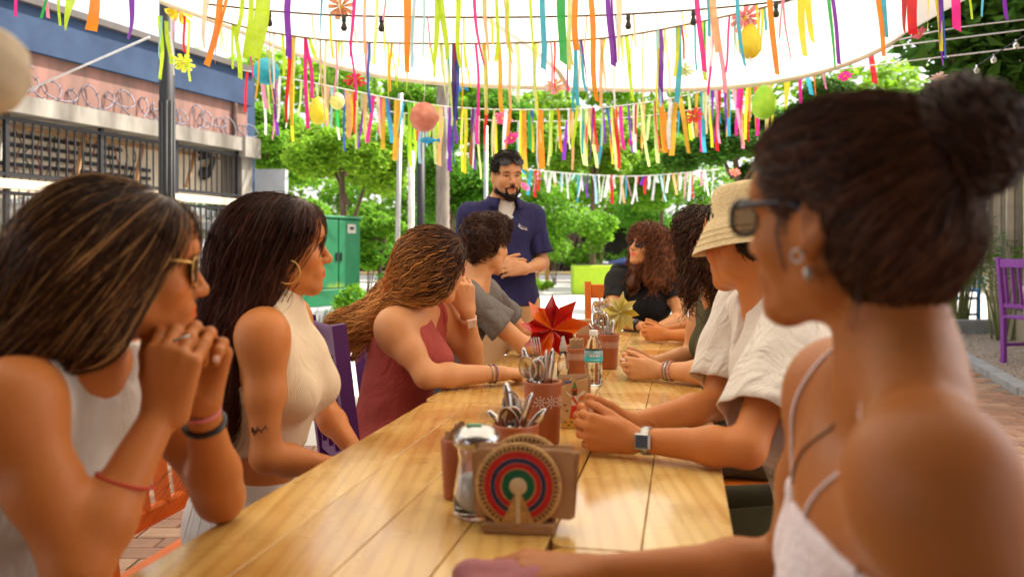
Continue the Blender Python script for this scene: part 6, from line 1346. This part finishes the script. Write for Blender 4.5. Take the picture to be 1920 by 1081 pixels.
# water bottle
c7 = tpos(1113, 2.86); wb = empty('water_bottle', c7, 'clear plastic water bottle with teal and green label', 'bottle'); r_ = .0305
MB().lathe([(.018, .004), (.024, 0), (.029, .006), (r_, .014), (r_ * .94, .022), (r_, .030), (r_ * .93, .040), (r_, .050), (r_ * .95, .058), (r_, .068), (r_, .105), (r_ * .96, .120), (.025, .140), (.016, .158), (.0125, .163), (.0125, .170)], c7, 36, None, False).build('shell', M_pet, wb, True)
MB().lathe([(.001, .004), (.023, .002), (.028, .008), (r_ * .91, .022), (r_ * .96, .030), (r_ * .90, .040), (r_ * .96, .050), (r_ * .96, .10), (.001, .102)], c7, 32, None, False).build('water', mat('water', (.9, .96, .98), .02, var=0, transmission=1, ior=1.33), wb, True)
MB().lathe([(.0145, .166), (.0150, .168), (.0150, .182), (.0140, .184), (.001, .184)], c7, 24).build('cap', mat('white_cap', (.78, .78, .76), .4), wb, True)
MB().lathe([(r_ + .0004, .080), (r_ + .0008, .081), (r_ + .0008, .096), (r_ + .0004, .097)], c7, 36, None, False).build('label', mat('label_teal', (.02, .45, .55), .4), wb, True)
MB().lathe([(r_ + .0005, .097), (r_ + .0009, .098), (r_ * .985 + .0009, .116), (r_ * .98 + .0004, .117)], c7, 36, None, False).build('label', mat('label_green', (.08, .25, .16), .4, col2=(.35, .5, .62), vscale=60), wb, True)
mb = MB()
for k, w2 in enumerate((.009, .006, .010, .005)):
    th = R(-112 + 18 * k); n = A3(math.cos(th), math.sin(th), 0); mb.box(c7 + n * (r_ + .0014) + A3(0, 0, .101), w2 * .8, .0006, .0042, np.array([A3(-n[1], n[0], 0), n, A3(0, 0, 1)])); mb.box(c7 + n * (r_ + .0013) + A3(0, 0, .088), w2, .0006, .0022, np.array([A3(-n[1], n[0], 0), n, A3(0, 0, 1)]))
tag(mb.build('label_print', mat('paint_white'), wb), kind='stuff')
# farther cups
c8 = tpos(1081, 3.10); cup('clay cup of folded napkins beside the red pinwheel', c8, .098, .041, .034)
nk3 = empty('napkin_stack', c8, 'folded brown napkins standing in the clay cup by the bottle', 'napkins')
for k in range(9): MB().box(c8 + A3(-.022 + .0055 * k, 0, .075 + .002 * (k % 3)), .004, .052, .105).build('napkin', M_kraft, nk3)
c9 = tpos(1140, 3.27); cup('clay cup of cutlery under the yellow pinwheel', c9, .132, .043, .035)
G3 = 'cutlery under the yellow pinwheel'
for kind, u, v, fc, lb in (('s', 1118, 588, (-.2, -1, 0), 'spoon leaning left beside the yellow pinwheel'), ('s', 1130, 590, (.1, -1, 0), 'spoon upright beside the yellow pinwheel'), ('f', 1124, 575, (.1, -1, 0), 'fork above the clay cup near yellow pinwheel'), ('k', 1140, 592, (.7, -.7, 0), 'knife close to the yellow pinwheel'), ('k', 1104, 605, (.2, -1, 0), 'pale wooden stick leaning left from the cup'), ('k', 1150, 598, (.4, -.9, 0), 'knife handle right below the yellow pinwheel')):
    L = .19; o, d = stuck(c9, .13, .043, u, v, L, 3.27); (spoon if kind == 's' else fork if kind == 'f' else knife)(lb, o, d, fc, L, G3)
c10 = tpos(1128, 3.85); cup('farthest clay cup of forks in front of the orange chair', c10, .12, .042, .035)
for k, (u, v) in enumerate(((1117, 566), (1126, 560), (1135, 563), (1142, 568))):
    o, d = stuck(c10, .12, .042, u, v, .20, 3.85); (fork if k % 2 else spoon)(('spoon', 'fork', 'spoon', 'fork')[k] + (' leaning left in the farthest cup', ' upright in the farthest cup', ' upright in the farthest cup', ' leaning right in the farthest cup')[k], o, d, (0, -1, 0), .20, 'cutlery in the farthest cup')
c11 = tpos(1096, 3.62); cup('plain clay cup holding a brown napkin behind the bottle', c11, .10, .038, .034, False)
MB().box(c11 + A3(0, 0, .09), .062, .03, .14, None, .004).build('napkin_bundle', M_kraft, None, org=c11); o = bpy.context.scene.objects['napkin_bundle']; o.location = tuple(c11); tag(o, 'upright folded napkin bundle left of the far cutlery', 'napkin')
c12 = tpos(1056, 3.0); gs = empty('glass_shaker', c12, 'small clear shaker between the tall cup and the red pinwheel', 'shaker')
MB().lathe([(.020, 0), (.022, .004), (.021, .06), (.013, .075), (.012, .10), (.010, .10), (.011, .074), (.019, .058), (.019, .006), (.001, .005)], c12, 24).build('jar', M_glass, gs, True)
MB().lathe([(.0135, .098), (.0135, .112), (.006, .14), (.004, .150), (.001, .150)], c12, 20).build('spout', mat('cloudy_plastic', (.65, .6, .58), .3, transmission=.4), gs, True)
# pinwheels
def pinwheel(label, c, r, base, cols_, tilt, n=8, seed=0):
    root = empty('pinwheel', base, label, 'pinwheel', 'paper pinwheels'); AX = head_axes(tilt); g = random.Random(seed); W = lambda x, y, z: c + AX.T @ A3(x, y, z)
    for k in range(n):
        a = 2 * math.pi * k / n + .2; R1 = r * g.uniform(.85, 1.1); e = lambda q, rr, y: W(rr * math.cos(q), y, rr * math.sin(q)); da = math.pi / n
        V = [W(0, .004, 0), e(a - da * 1.12, R1 * .60, .028 * r / .1), e(a - da * .1, R1, .004), e(a + da * .3, R1 * .72, -.006), e(a + da * 1.08, R1 * .58, .020 * r / .1), e(a + da * .4, R1 * .3, .016)]
        F = [(0, 1, 2), (0, 2, 3), (0, 3, 5), (3, 4, 5), (0, 5, 4)]
        o = mesh_obj('blade', V, F, cols_[k % len(cols_)], root, smooth=False); md = o.modifiers.new('s', 'SOLIDIFY'); md.thickness = .0006
    MB().lathe([(.006, 0), (.006, .006), (.001, .009)], W(0, .006, 0), 10, np.array([AX[0], AX[2], AX[1]])).build('hub', cols_[0], root, True)
    MB().tube([base + A3(0, 0, .02), c - AX[1] * .006], .0025, 6).build('stick', mat('straw'), root, True)
def sparkle(name, a, b):
    m = mat(name, a, .25, col2=b, vscale=22, trans=.35, spec=.6, coat=.6); return m
pinwheel('shiny red and orange foil pinwheel on a stick', P(1036, 618, 3.22), .142, tpos(1072, 3.25) * A3(1, 1, 1), [sparkle('red_foil', (.55, .012, .008), (.70, .03, .01)), sparkle('orange_foil', (.78, .13, .012), (.85, .22, .02)), sparkle('deep_red_foil', (.36, .006, .008), (.55, .02, .012))], A3(-.1, -1, .15), 9, 3)
pinwheel('pale yellow paper pinwheel above the clay cup', P(1163, 585, 3.36), .088, c9 + A3(.015, 0, .0), [mat('yellow_paper', (.72, .62, .16), .6, trans=.35, var=.06), mat('pale_yellow_paper', (.78, .72, .32), .6, trans=.35, var=.06)], A3(.1, -1, .1), 8, 4)
# mauve pouch under the near hand
V, F = implicit([ell(A3(.006, 1.12, .769), (.078, .046, .020), None, .02), cone(A3(-.05, 1.115, .775), A3(.04, 1.11, .775), .017, .016, .02), ell(A3(.01, 1.085, .763), (.065, .03, .014), None, .02)], .004, 0, wobble(.010, 60, 4))
tag(mesh_obj('cloth_pouch', V, F, mat('mauve_cloth', (.34, .12, .13), .8, var=.15, bump=.3, bscale=120), None, org=A3(-.01, 1.13, .75)), 'soft mauve cloth pouch under the near hand', 'pouch')
# ------------------------------------------------------------------ garlands
RC = dict(m=(.72, .03, .28), p=(.80, .30, .42), l=(.50, .72, .03), g=(.03, .42, .09), o=(.80, .26, .02), v=(.20, .03, .42), c=(.74, .62, .40), b=(.06, .42, .58), a=(.70, .38, .04), t=(.74, .42, .20), y=(.72, .68, .04), r=(.66, .02, .03), d=(.38, .01, .015), w=(.78, .78, .76), e=(.62, .74, .28), n=(.05, .10, .45), k=(.06, .02, .14), s=(.35, .62, .72), u=(.38, .12, .03))
M_rib_ = {k: mat('ribbon_' + k, c, .42, var=.10, vscale=15, trans=.45, spec=.35, alpha=.86 if k in 'ecwst' else .96, bump=.3, bscale=40) for k, c in RC.items()}
gr = np.random.default_rng(77)
def ribbon(par, u0, v0, u1, v1, wpx, c, Y, name='ribbon'):
    a, b = P(u0, v0, Y), P(u1, v1, Y + gr.uniform(-.04, .04)); L = np.linalg.norm(b - a); wd = wpx * Y / FPX; th = gr.uniform(-.6, .6); wd = wd / math.cos(th) / 2; n = 9; V = []
    ph, am = gr.uniform(0, 6.3), L * gr.uniform(.01, .035); tw = gr.uniform(-1.3, 1.3)
    for i in range(n):
        t = i / (n - 1); q = a + (b - a) * t + A3(am * math.sin(ph + t * 5) * t, am * math.cos(ph + t * 4) * t * 1.6, 0); aa = th + tw * t; x = A3(math.cos(aa), math.sin(aa), 0)
        V += [q - x * wd, q + x * wd]
    V[-2] = V[-2] + A3(0, 0, wd * gr.uniform(0, 1.1))
    return mesh_obj(name, V, [(2 * i, 2 * i + 1, 2 * i + 3, 2 * i + 2) for i in range(n - 1)], M_rib_[c], par)
def garland(label, ctrl, r, m, knots=()):
    pts = spline([P(*q) for q in ctrl], 40); root = empty('ribbon_garland', pts[len(pts) // 2], label, 'garland', 'ribbon garlands strung across the court')
    MB().tube(pts, r, 5).build('cord', m, root, True); root['_p'] = 0; del root['_p']; return root, pts
M_cord_d, M_cord_w = mat('dark_cord_jute', (.07, .05, .045), .9), mat('white_cord', (.72, .70, .66), .8)
def cord_v(ctrl, u):
    us = [c[0] for c in ctrl]; return float(np.interp(u, us, [c[1] for c in ctrl])), float(np.interp(u, us, [c[2] for c in ctrl]))
def hang(root, ctrl, items):
    for it in items:
        u0, u1, v1, wpx, c = it; v0, Y = cord_v(ctrl, u0); ribbon(root, u0, v0, u1, v1, wpx, c, Y)
# nearest garland: its cord runs just above the picture
k1 = [(-80, -60, 4.1), (400, -42, 4.2), (960, -36, 4.25), (1500, -42, 4.2), (2000, -62, 4.1)]
g1, _ = garland('nearest garland of wide ribbons hanging in from the top', k1, .006, M_cord_d)
hang(g1, k1, [(38, 28, 32, 8, 'm'), (92, 86, 34, 6, 'p'), (88, 83, 36, 5, 'g'), (112, 110, 48, 10, 'l'), (140, 125, 60, 22, 'l'), (180, 173, 60, 18, 'o'), (250, 240, 76, 14, 'v'), (388, 384, 92, 16, 'c'), (416, 395, 128, 12, 'o'), (430, 405, 122, 10, 'o'), (420, 411, 62, 6, 't'),
    (456, 448, 80, 8, 'l'), (471, 466, 112, 10, 'l'), (498, 478, 112, 28, 'l'), (543, 535, 110, 12, 'v'), (604, 602, 118, 8, 'b'), (665, 660, 108, 8, 'm'), (686, 682, 102, 5, 't'), (708, 703, 122, 6, 'e'), (763, 765, 138, 14, 'o'), (780, 770, 128, 6, 's'), (795, 795, 112, 6, 's'),
    (822, 815, 122, 10, 'l'), (824, 836, 112, 12, 'l'), (858, 863, 130, 10, 'l'), (886, 903, 122, 7, 'm'), (908, 913, 116, 9, 't'), (932, 930, 118, 6, 'l'), (948, 960, 122, 6, 'l'), (940, 961, 100, 4, 't'), (993, 1000, 142, 7, 'l'), (1017, 1018, 132, 10, 'b'), (1052, 1054, 122, 17, 'g'), (1067, 1069, 132, 9, 'e'),
    (1078, 1080, 94, 11, 'o'), (1104, 1122, 192, 10, 'o'), (1138, 1148, 126, 9, 'v'), (1146, 1153, 118, 4, 'v'), (1160, 1161, 118, 15, 'c'), (1303, 1320, 136, 11, 'm'), (1333, 1345, 98, 13, 't'), (1326, 1330, 70, 5, 'b'), (1378, 1395, 124, 8, 'b'), (1440, 1456, 142, 10, 'o'), (1466, 1480, 112, 4, 'p'), (1500, 1508, 104, 12, 'y'), (1508, 1524, 82, 13, 'y'),
    (1550, 1566, 130, 7, 'g'), (1556, 1575, 122, 7, 'v'), (1641, 1658, 108, 8, 'o'), (1655, 1660, 72, 10, 'b'), (1693, 1697, 64, 15, 'd'), (1710, 1712, 65, 17, 'r'), (1738, 1740, 58, 12, 'y'), (1752, 1766, 98, 8, 'y'), (1762, 1772, 112, 7, 'n'), (1758, 1770, 122, 6, 'v'), (1788, 1795, 60, 18, 'm'), (1812, 1822, 38, 5, 'l'), (1842, 1842, 32, 8, 'b'), (1880, 1888, 38, 7, 'v'), (1470, 1462, 72, 3, 'p'), (628, 640, 30, 5, 'c'), (725, 720, 40, 4, 'p')])
k2 = [(385, 8, 5.0), (520, 22, 5.05), (660, 30, 5.1), (900, 33, 5.15), (1100, 30, 5.15), (1260, 22, 5.1), (1420, 8, 5.05), (1560, -10, 5.0)]
g2_, p2 = garland('dark bulb cord with few ribbons under the canopy', k2, .006, M_cord_d)
for u in (505, 645, 715, 1178, 1300, 1455): 
    v, Y = cord_v(k2, u); q = P(u, v, Y); MB().lathe([(.004, 0), (.012, -.006), (.014, -.035), (.010, -.04), (.012, -.05), (.020, -.075), (.014, -.09), (.001, -.095)], q, 12).build('bulb_socket', mat('black_rubber', (.02, .02, .02), .6), g2_, True)
k3 = [(380, 30, 5.6), (480, 56, 5.65), (620, 76, 5.7), (800, 82, 5.75), (1000, 80, 5.75), (1150, 70, 5.7), (1280, 48, 5.7), (1400, 22, 5.6), (1480, 2, 5.6)]
g3, _ = garland('second garland of ribbons along the tan cord', k3, .007, mat('tan_cord', (.22, .15, .10), .9))
hang(g3, k3, [(440, 452, 150, 8, 'l'), (572, 590, 186, 7, 'm'), (550, 545, 236, 10, 'a'), (543, 540, 232, 7, 'r'), (573, 574, 242, 7, 'm'), (636, 634, 118, 7, 'l'), (641, 640, 112, 5, 'e'), (693, 690, 212, 5, 'n'), (728, 728, 190, 5, 'y'), (735, 728, 172, 5, 'a'), (852, 852, 226, 9, 'k'), (858, 855, 306, 7, 'n'), (854, 858, 142, 6, 'r'), (935, 942, 212, 7, 'a'), (955, 958, 206, 6, 't'), (905, 915, 212, 6, 'e'), (840, 845, 236, 7, 'e'), (826, 838, 188, 8, 'e'), (1001, 1003, 212, 5, 'e'),
    (1078, 1084, 198, 7, 'b'), (1088, 1098, 172, 6, 'b'), (1040, 1041, 168, 4, 'r'), (1090, 1106, 218, 4, 'v'), (1130, 1125, 202, 7, 't'), (1155, 1150, 205, 5, 'w'), (1174, 1188, 192, 8, 'l'), (1238, 1242, 194, 8, 'v'), (1246, 1243, 172, 4, 'e'), (1272, 1271, 196, 11, 'b'), (1278, 1284, 112, 4, 'r'), (1318, 1324, 152, 8, 'l'), (1322, 1320, 132, 4, 'g'), (1343, 1360, 176, 8, 'p'), (1430, 1428, 132, 7, 'y'), (1380, 1376, 108, 4, 's'), (600, 600, 150, 4, 's'), (1025, 1023, 178, 5, 's'), (1063, 1066, 172, 4, 'm')])
it = []
for i in range(52):
    u = 420 + i * 20 + gr.uniform(-14, 14); v, _y = cord_v(k3, u); it.append((u, u + gr.uniform(-10, 14), v + gr.uniform(40, 160), gr.uniform(2.5, 7), 'lesptwcalbmy'[gr.integers(12)]))
hang(g3, k3, it); it = []
for i in range(22):
    u = 430 + i * 48 + gr.uniform(-20, 20); v, _y = cord_v(k2, u); it.append((u, u + gr.uniform(-6, 10), v + gr.uniform(40, 110), gr.uniform(2.5, 5), 'esptwcly'[gr.integers(8)]))
hang(g2_, k2, it); EXTRA = []
for i in range(75):
    EXTRA.append((470 + i * 13.2 + gr.uniform(-9, 9), gr.uniform(60, 125), gr.uniform(3, 8), 'lemvabtyroswpgec'[gr.integers(16)]))
k4 = [(455, 132, 8.4), (600, 158, 8.45), (740, 186, 8.5), (860, 202, 8.55), (1000, 206, 8.6), (1150, 200, 8.55), (1300, 176, 8.5), (1450, 132, 8.4), (1600, 98, 8.2), (1760, 58, 8.0), (1930, 36, 7.8)]
g4, _ = garland('white cord garland with hanging ribbons in front of the trees', k4, .006, M_cord_w)
hang(g4, k4, [(716, 710, 250, 6, 'm'), (727, 734, 252, 6, 'v'), (745, 742, 302, 12, 'a'), (770, 770, 302, 9, 'g'), (779, 776, 345, 8, 'l'), (815, 815, 308, 7, 'e'), (818, 822, 300, 7, 'l'), (826, 826, 312, 8, 't'), (835, 842, 300, 5, 'w'), (888, 884, 312, 7, 'u'), (893, 896, 272, 7, 'm'), (868, 864, 322, 4, 'y'), (886, 887, 318, 5, 'v'), (898, 898, 336, 4, 'e'), (982, 984, 320, 9, 'a'), (992, 994, 282, 6, 'g'), (997, 996, 272, 5, 'n'), (1014, 1014, 318, 11, 'o'), (1073, 1073, 320, 6, 't'), (1066, 1067, 280, 4, 'w'), (1093, 1095, 312, 10, 'e'), (1098, 1120, 316, 9, 'e'), (1113, 1119, 286, 6, 'r'), (1108, 1112, 272, 7, 't'),
    (1153, 1160, 318, 8, 'r'), (1163, 1168, 282, 7, 'm'), (1130, 1136, 270, 4, 'v'), (1138, 1152, 300, 5, 'n'), (1192, 1192, 252, 4, 'r'), (1202, 1216, 312, 5, 'e'), (1238, 1249, 286, 10, 'o'), (1268, 1258, 292, 9, 'a'), (1274, 1293, 288, 9, 'a'), (1316, 1322, 286, 7, 'b'), (1336, 1338, 268, 8, 'v'), (1342, 1350, 270, 5, 'p'), (1330, 1328, 250, 4, 'w'), (1360, 1360, 250, 5, 'v'), (1365, 1368, 256, 6, 'b'), (1374, 1393, 280, 6, 'p'), (1404, 1396, 262, 7, 'y'), (1388, 1386, 206, 12, 'm'), (1418, 1420, 256, 8, 'm'), (1446, 1448, 256, 5, 'y'), (1476, 1474, 206, 17, 'y'), (1508, 1522, 180, 7, 'b'), (1500, 1501, 196, 7, 'm'), (1524, 1530, 182, 5, 'o'), (1540, 1548, 168, 5, 'p'), (1632, 1640, 160, 10, 'r'),
    (500, 508, 215, 5, 'e'), (512, 516, 222, 6, 'l'), (525, 520, 230, 5, 'w'), (610, 606, 240, 5, 's'), (622, 622, 242, 5, 's'), (632, 634, 262, 4, 'w'), (650, 656, 262, 8, 't'), (668, 670, 280, 5, 'e'), (680, 684, 265, 7, 'e'), (645, 646, 284, 4, 'n'), (700, 690, 268, 7, 'm'), (586, 588, 230, 4, 'y')])
hang(g4, k4, [(u, u + gr.uniform(-9, 9), cord_v(k4, u)[0] + l_, w_, c) for u, l_, w_, c in EXTRA])
k4b = [(690, 205, 9.2), (860, 222, 9.3), (1010, 228, 9.3), (1160, 222, 9.3), (1300, 205, 9.2), (1450, 170, 9.0)]
g4b, _ = garland('thin cord of narrow pale ribbons behind the white cord', k4b, .005, M_cord_w)
it = []
for i in range(44):
    u = 700 + i * 16.9 + gr.uniform(-14, 14); v, _y = cord_v(k4b, u); it.append((u, u + gr.uniform(-8, 8), v + gr.uniform(35, 95), gr.uniform(3, 7), 'welpmvabtyros'[gr.integers(13)]))
hang(g4b, k4b, it)
k5 = [(975, 316, 15), (1080, 326, 15.2), (1200, 330, 15.2), (1350, 318, 15)]
g5, _ = garland('far low garland of short white and coloured ribbons', k5, .009, M_cord_w)
it = []
for i in range(56):
    u = 985 + i * 6.3 + gr.uniform(-3, 3); v, _y = cord_v(k5, u); it.append((u + gr.uniform(-6, 6), u + gr.uniform(-6, 6), v + gr.uniform(10, 55), gr.uniform(2, 6), 'wwwwwsvpwbtrw'[gr.integers(13)]))
hang(g5, k5, it)
k6 = [(1600, 78, 7.6), (1760, 62, 7.4), (1930, 36, 7.2)]
for nm, kk, lb in (('white_cable', [(1530, 118, 7.6), (1620, 95, 7.5), (1930, 55, 7.0)], 'upper white cable at the right by the big leaves'), ('white_cable', [(1560, 132, 7.6), (1700, 115, 7.4), (1930, 88, 7.0)], 'lower white cable at the right over the hair bun')):
    pts = spline([P(*q) for q in kk], 24); tag(MB().tube(pts, .006, 5).build(nm, M_cord_w, None, True, org=pts[0]), lb, 'cable')
fl = empty('fairy_lights', P(1850, 110, 6.5), 'string of clear bulbs looping at the upper right', 'string lights'); ks = spline([P(1780, 160, 6.6), P(1850, 112, 6.5), P(1930, 62, 6.4)], 20); MB().tube(ks, .005, 5).build('wire', M_blackp, fl, True)
for u, v in ((1831, 122), (1863, 102), (1905, 75)):
    q = P(u, v, 6.5); MB().lathe([(.006, .0), (.008, -.02), (.02, -.035), (.022, -.05), (.012, -.066), (.001, -.07)], q, 14).build('bulb', M_glass, fl, True)
# hanging balls, eggs, flowers
def ball(label, u, v, ru, rv, Y, col, name='paper_ball', cat='ornament', egg=0, seed=1, col2=None):
    c = P(u, v, Y); k = Y / FPX; root = empty(name, c, label, cat, 'hanging ornaments'); prof = []; n = 18; V = []; F = []; m = 28; g = np.random.default_rng(seed)
    for j in range(n + 1):
        t = math.pi * j / n
        for i in range(m):
            a = 2 * math.pi * i / m; cr = 1 + .03 * math.sin(5 * a + 3 * t + seed) + .03 * math.sin(9 * t - 4 * a) + g.normal(0, .016 if name == 'paper_ball' else .006); rr = ru * k * math.sin(t) * (1 - egg * math.cos(t) * .22) * cr; V.append(c + A3(rr * math.cos(a), rr * math.sin(a), rv * k * math.cos(t)))
    for j in range(n):
        for i in range(m): F.append((j * m + i, j * m + (i + 1) % m, j * m + m + (i + 1) % m, j * m + m + i))
    mesh_obj('body', V, F, mat('paper_' + '_'.join('%d' % (q * 99) for q in col), col, .5, col2=col2, var=.15, vscale=7, bump=.5, bscale=30, trans=.2), root)
    MB().tube([c + A3(0, 0, rv * k * .98), c + A3(.01, 0, rv * k + .22)], .003, 5).build('hanger', M_cord_w, root, True)
    return root
ball('bright blue crumpled paper ball near the lamp post', 499, 134, 24, 25, 6.0, (.03, .50, .66), seed=2); ball('coppery red shiny ball right of the metal pole', 795, 220, 27, 28, 7.0, (.52, .10, .06), col2=(.72, .34, .24), seed=3)
ball('yellow orange paper egg hanging under the pink flower', 1406, 78, 21, 33, 5.6, (.76, .56, .03), egg=.8, seed=4, col2=(.80, .72, .05)); ball('lime green paper egg beside the hair', 1432, 192, 22, 32, 7.6, (.25, .62, .03), egg=.9, seed=5, col2=(.48, .72, .05))
ball('small yellow paper egg in front of the left trees', 597, 208, 17, 26, 8.0, (.76, .66, .04), egg=.6, seed=6); ball('pale yellow little ball behind the ribbons at left', 632, 190, 14, 16, 8.3, (.74, .72, .25), seed=7)
def flower(label, u, v, rpx, Y, col, seed, n=9, cen=(.75, .6, .1)):
    c = P(u, v, Y); r = rpx * Y / FPX; root = empty('paper_flower', c, label, 'paper flower', 'paper flowers on the cords'); g = np.random.default_rng(seed); ax = head_axes(A3(*g.normal(0, .3, 2), 0) + A3(0, -.55, -.8)); m = mat('petal_' + '_'.join('%d' % (q * 99) for q in col), col, .6, var=.15, vscale=30, trans=.35)
    for ring, rr, lift in ((0, 1, .1), (1, .62, .45)):
        for k in range(n):
            a = 2 * math.pi * (k + ring * .5) / n + g.normal(0, .06); q = lambda rad, da, z: c + ax.T @ A3(rad * math.cos(a + da), z, rad * math.sin(a + da)); R_ = r * rr * g.uniform(.85, 1.1); z = lift * r
            V = [q(r * .06, 0, 0), q(R_ * .55, -.30, z * .5), q(R_ * .95, -.20, z * .9), q(R_, 0, z * .7), q(R_ * .95, .20, z * .9), q(R_ * .55, .30, z * .5), q(R_ * .6, 0, z * .2)]
            mesh_obj('petal', V, [(0, 1, 6), (1, 2, 3, 6), (6, 3, 4, 5), (0, 6, 5)], m, root)
    MB().lathe([(r * .16, 0), (r * .14, r * .14), (.001, r * .2)], c, 10, np.array([ax[0], ax[2], ax[1]])).build('centre', mat('petal_centre', cen, .7), root, True)
for lb, u, v, r_, Y, col in (('yellow paper flower at the top of the lamp post', 335, 20, 30, 7.6, (.74, .56, .04)), ('lower yellow green paper flower on the lamp post', 345, 118, 22, 7.6, (.66, .70, .06)), ('red paper flower before the left end of the canopy', 666, 150, 22, 6.6, (.62, .05, .06)), ('pink paper flower above the yellow egg', 1396, 33, 30, 5.6, (.80, .28, .30)),
                             ('orange red paper flower above the curly woman', 1301, 217, 19, 7.6, (.78, .10, .06)), ('magenta paper flower above the standing man', 958, 258, 16, 8.4, (.74, .03, .30)), ('pale green paper flower on the second garland', 1284, 130, 18, 6.0, (.66, .78, .40)), ('dusty pink paper flower in the middle under the canopy', 1040, 162, 20, 7.0, (.74, .42, .30)),
                             ('tan paper flower at the top left of centre', 640, 12, 28, 5.2, (.70, .34, .20)), ('small red flower deep in the middle ribbons', 1186, 262, 13, 9.3, (.72, .03, .10)), ('big pink flower over the standing man', 943, 220, 18, 9.2, (.74, .12, .22)), ('pink and orange flower right of the standing man', 985, 348, 12, 13, (.80, .12, .34)), ('magenta flower near the canopy corner', 1584, 142, 13, 7.6, (.78, .02, .30)), ('white pink flower just above the hair bun', 1762, 145, 18, 5.6, (.78, .62, .62)), ('coral flower hanging at the far garland', 1378, 322, 11, 14, (.78, .24, .18)), ('white flower among the middle ribbons', 1050, 258, 12, 9.3, (.78, .76, .74)), ('pink flower cut by the dark red ribbons', 1722, 62, 15, 6.5, (.78, .20, .28))):
    flower(lb, u, v, r_, Y, col, int(u))
# ribbons of the lamp post flowers
lg = empty('ribbon_bunch', P(330, 30, 7.55), 'bunch of thin pastel ribbons tied to the lamp post', 'ribbons')
for u0, v0, u1, v1, w_, c in ((299, 30, 305, 152, 9, 'l'), (303, 30, 300, 112, 4, 's'), (312, 40, 318, 120, 6, 'l'), (328, 35, 318, 105, 5, 'p'), (318, 60, 330, 142, 3, 'w'), (355, 40, 354, 152, 5, 'l'), (346, 30, 346, 100, 4, 'r')): ribbon(lg, u0, v0, u1, v1, w_, c, 7.55)
# paper fish
def fish(label, u, v, L, Y, col):
    c = P(u, v, Y); k = L * Y / FPX / 2; root = empty('paper_fish', c, label, 'ornament', 'hanging ornaments'); V = []; F = []; n = 10
    for i, (x, h) in enumerate(((-1, .02), (-.7, .24), (-.2, .34), (.3, .24), (.6, .07), (1.0, .26))): V += [c + A3(x * k, -.12 * k if i < 5 else 0, 0), c + A3(x * k, 0, h * k), c + A3(x * k, .12 * k if i < 5 else .01, 0), c + A3(x * k, 0, -h * k)]
    for i in range(5):
        for q in range(4): F.append((i * 4 + q, i * 4 + (q + 1) % 4, i * 4 + 4 + (q + 1) % 4, i * 4 + 4 + q))
    mesh_obj('body', V, F, mat('fish_blue', col, .5, var=.25, vscale=40), root, smooth=False); MB().tube([c, c + A3(0, 0, .25)], .003, 5).build('hanger', M_cord_w, root, True)
fish('small blue paper fish below the copper ball', 806, 263, 38, 7.0, (.02, .30, .62)); fish('blue paper fish on the middle garland near the dark ribbon', 860, 167, 36, 6.4, (.03, .28, .60))
# beige ball standing in for an unidentified blurred shape at the left edge
ball('pale beige stand-in for an unidentified shape cut by the upper left edge', -22, 132, 72, 84, .8, (.62, .50, .34), 'paper_lantern', 'lantern', seed=9)
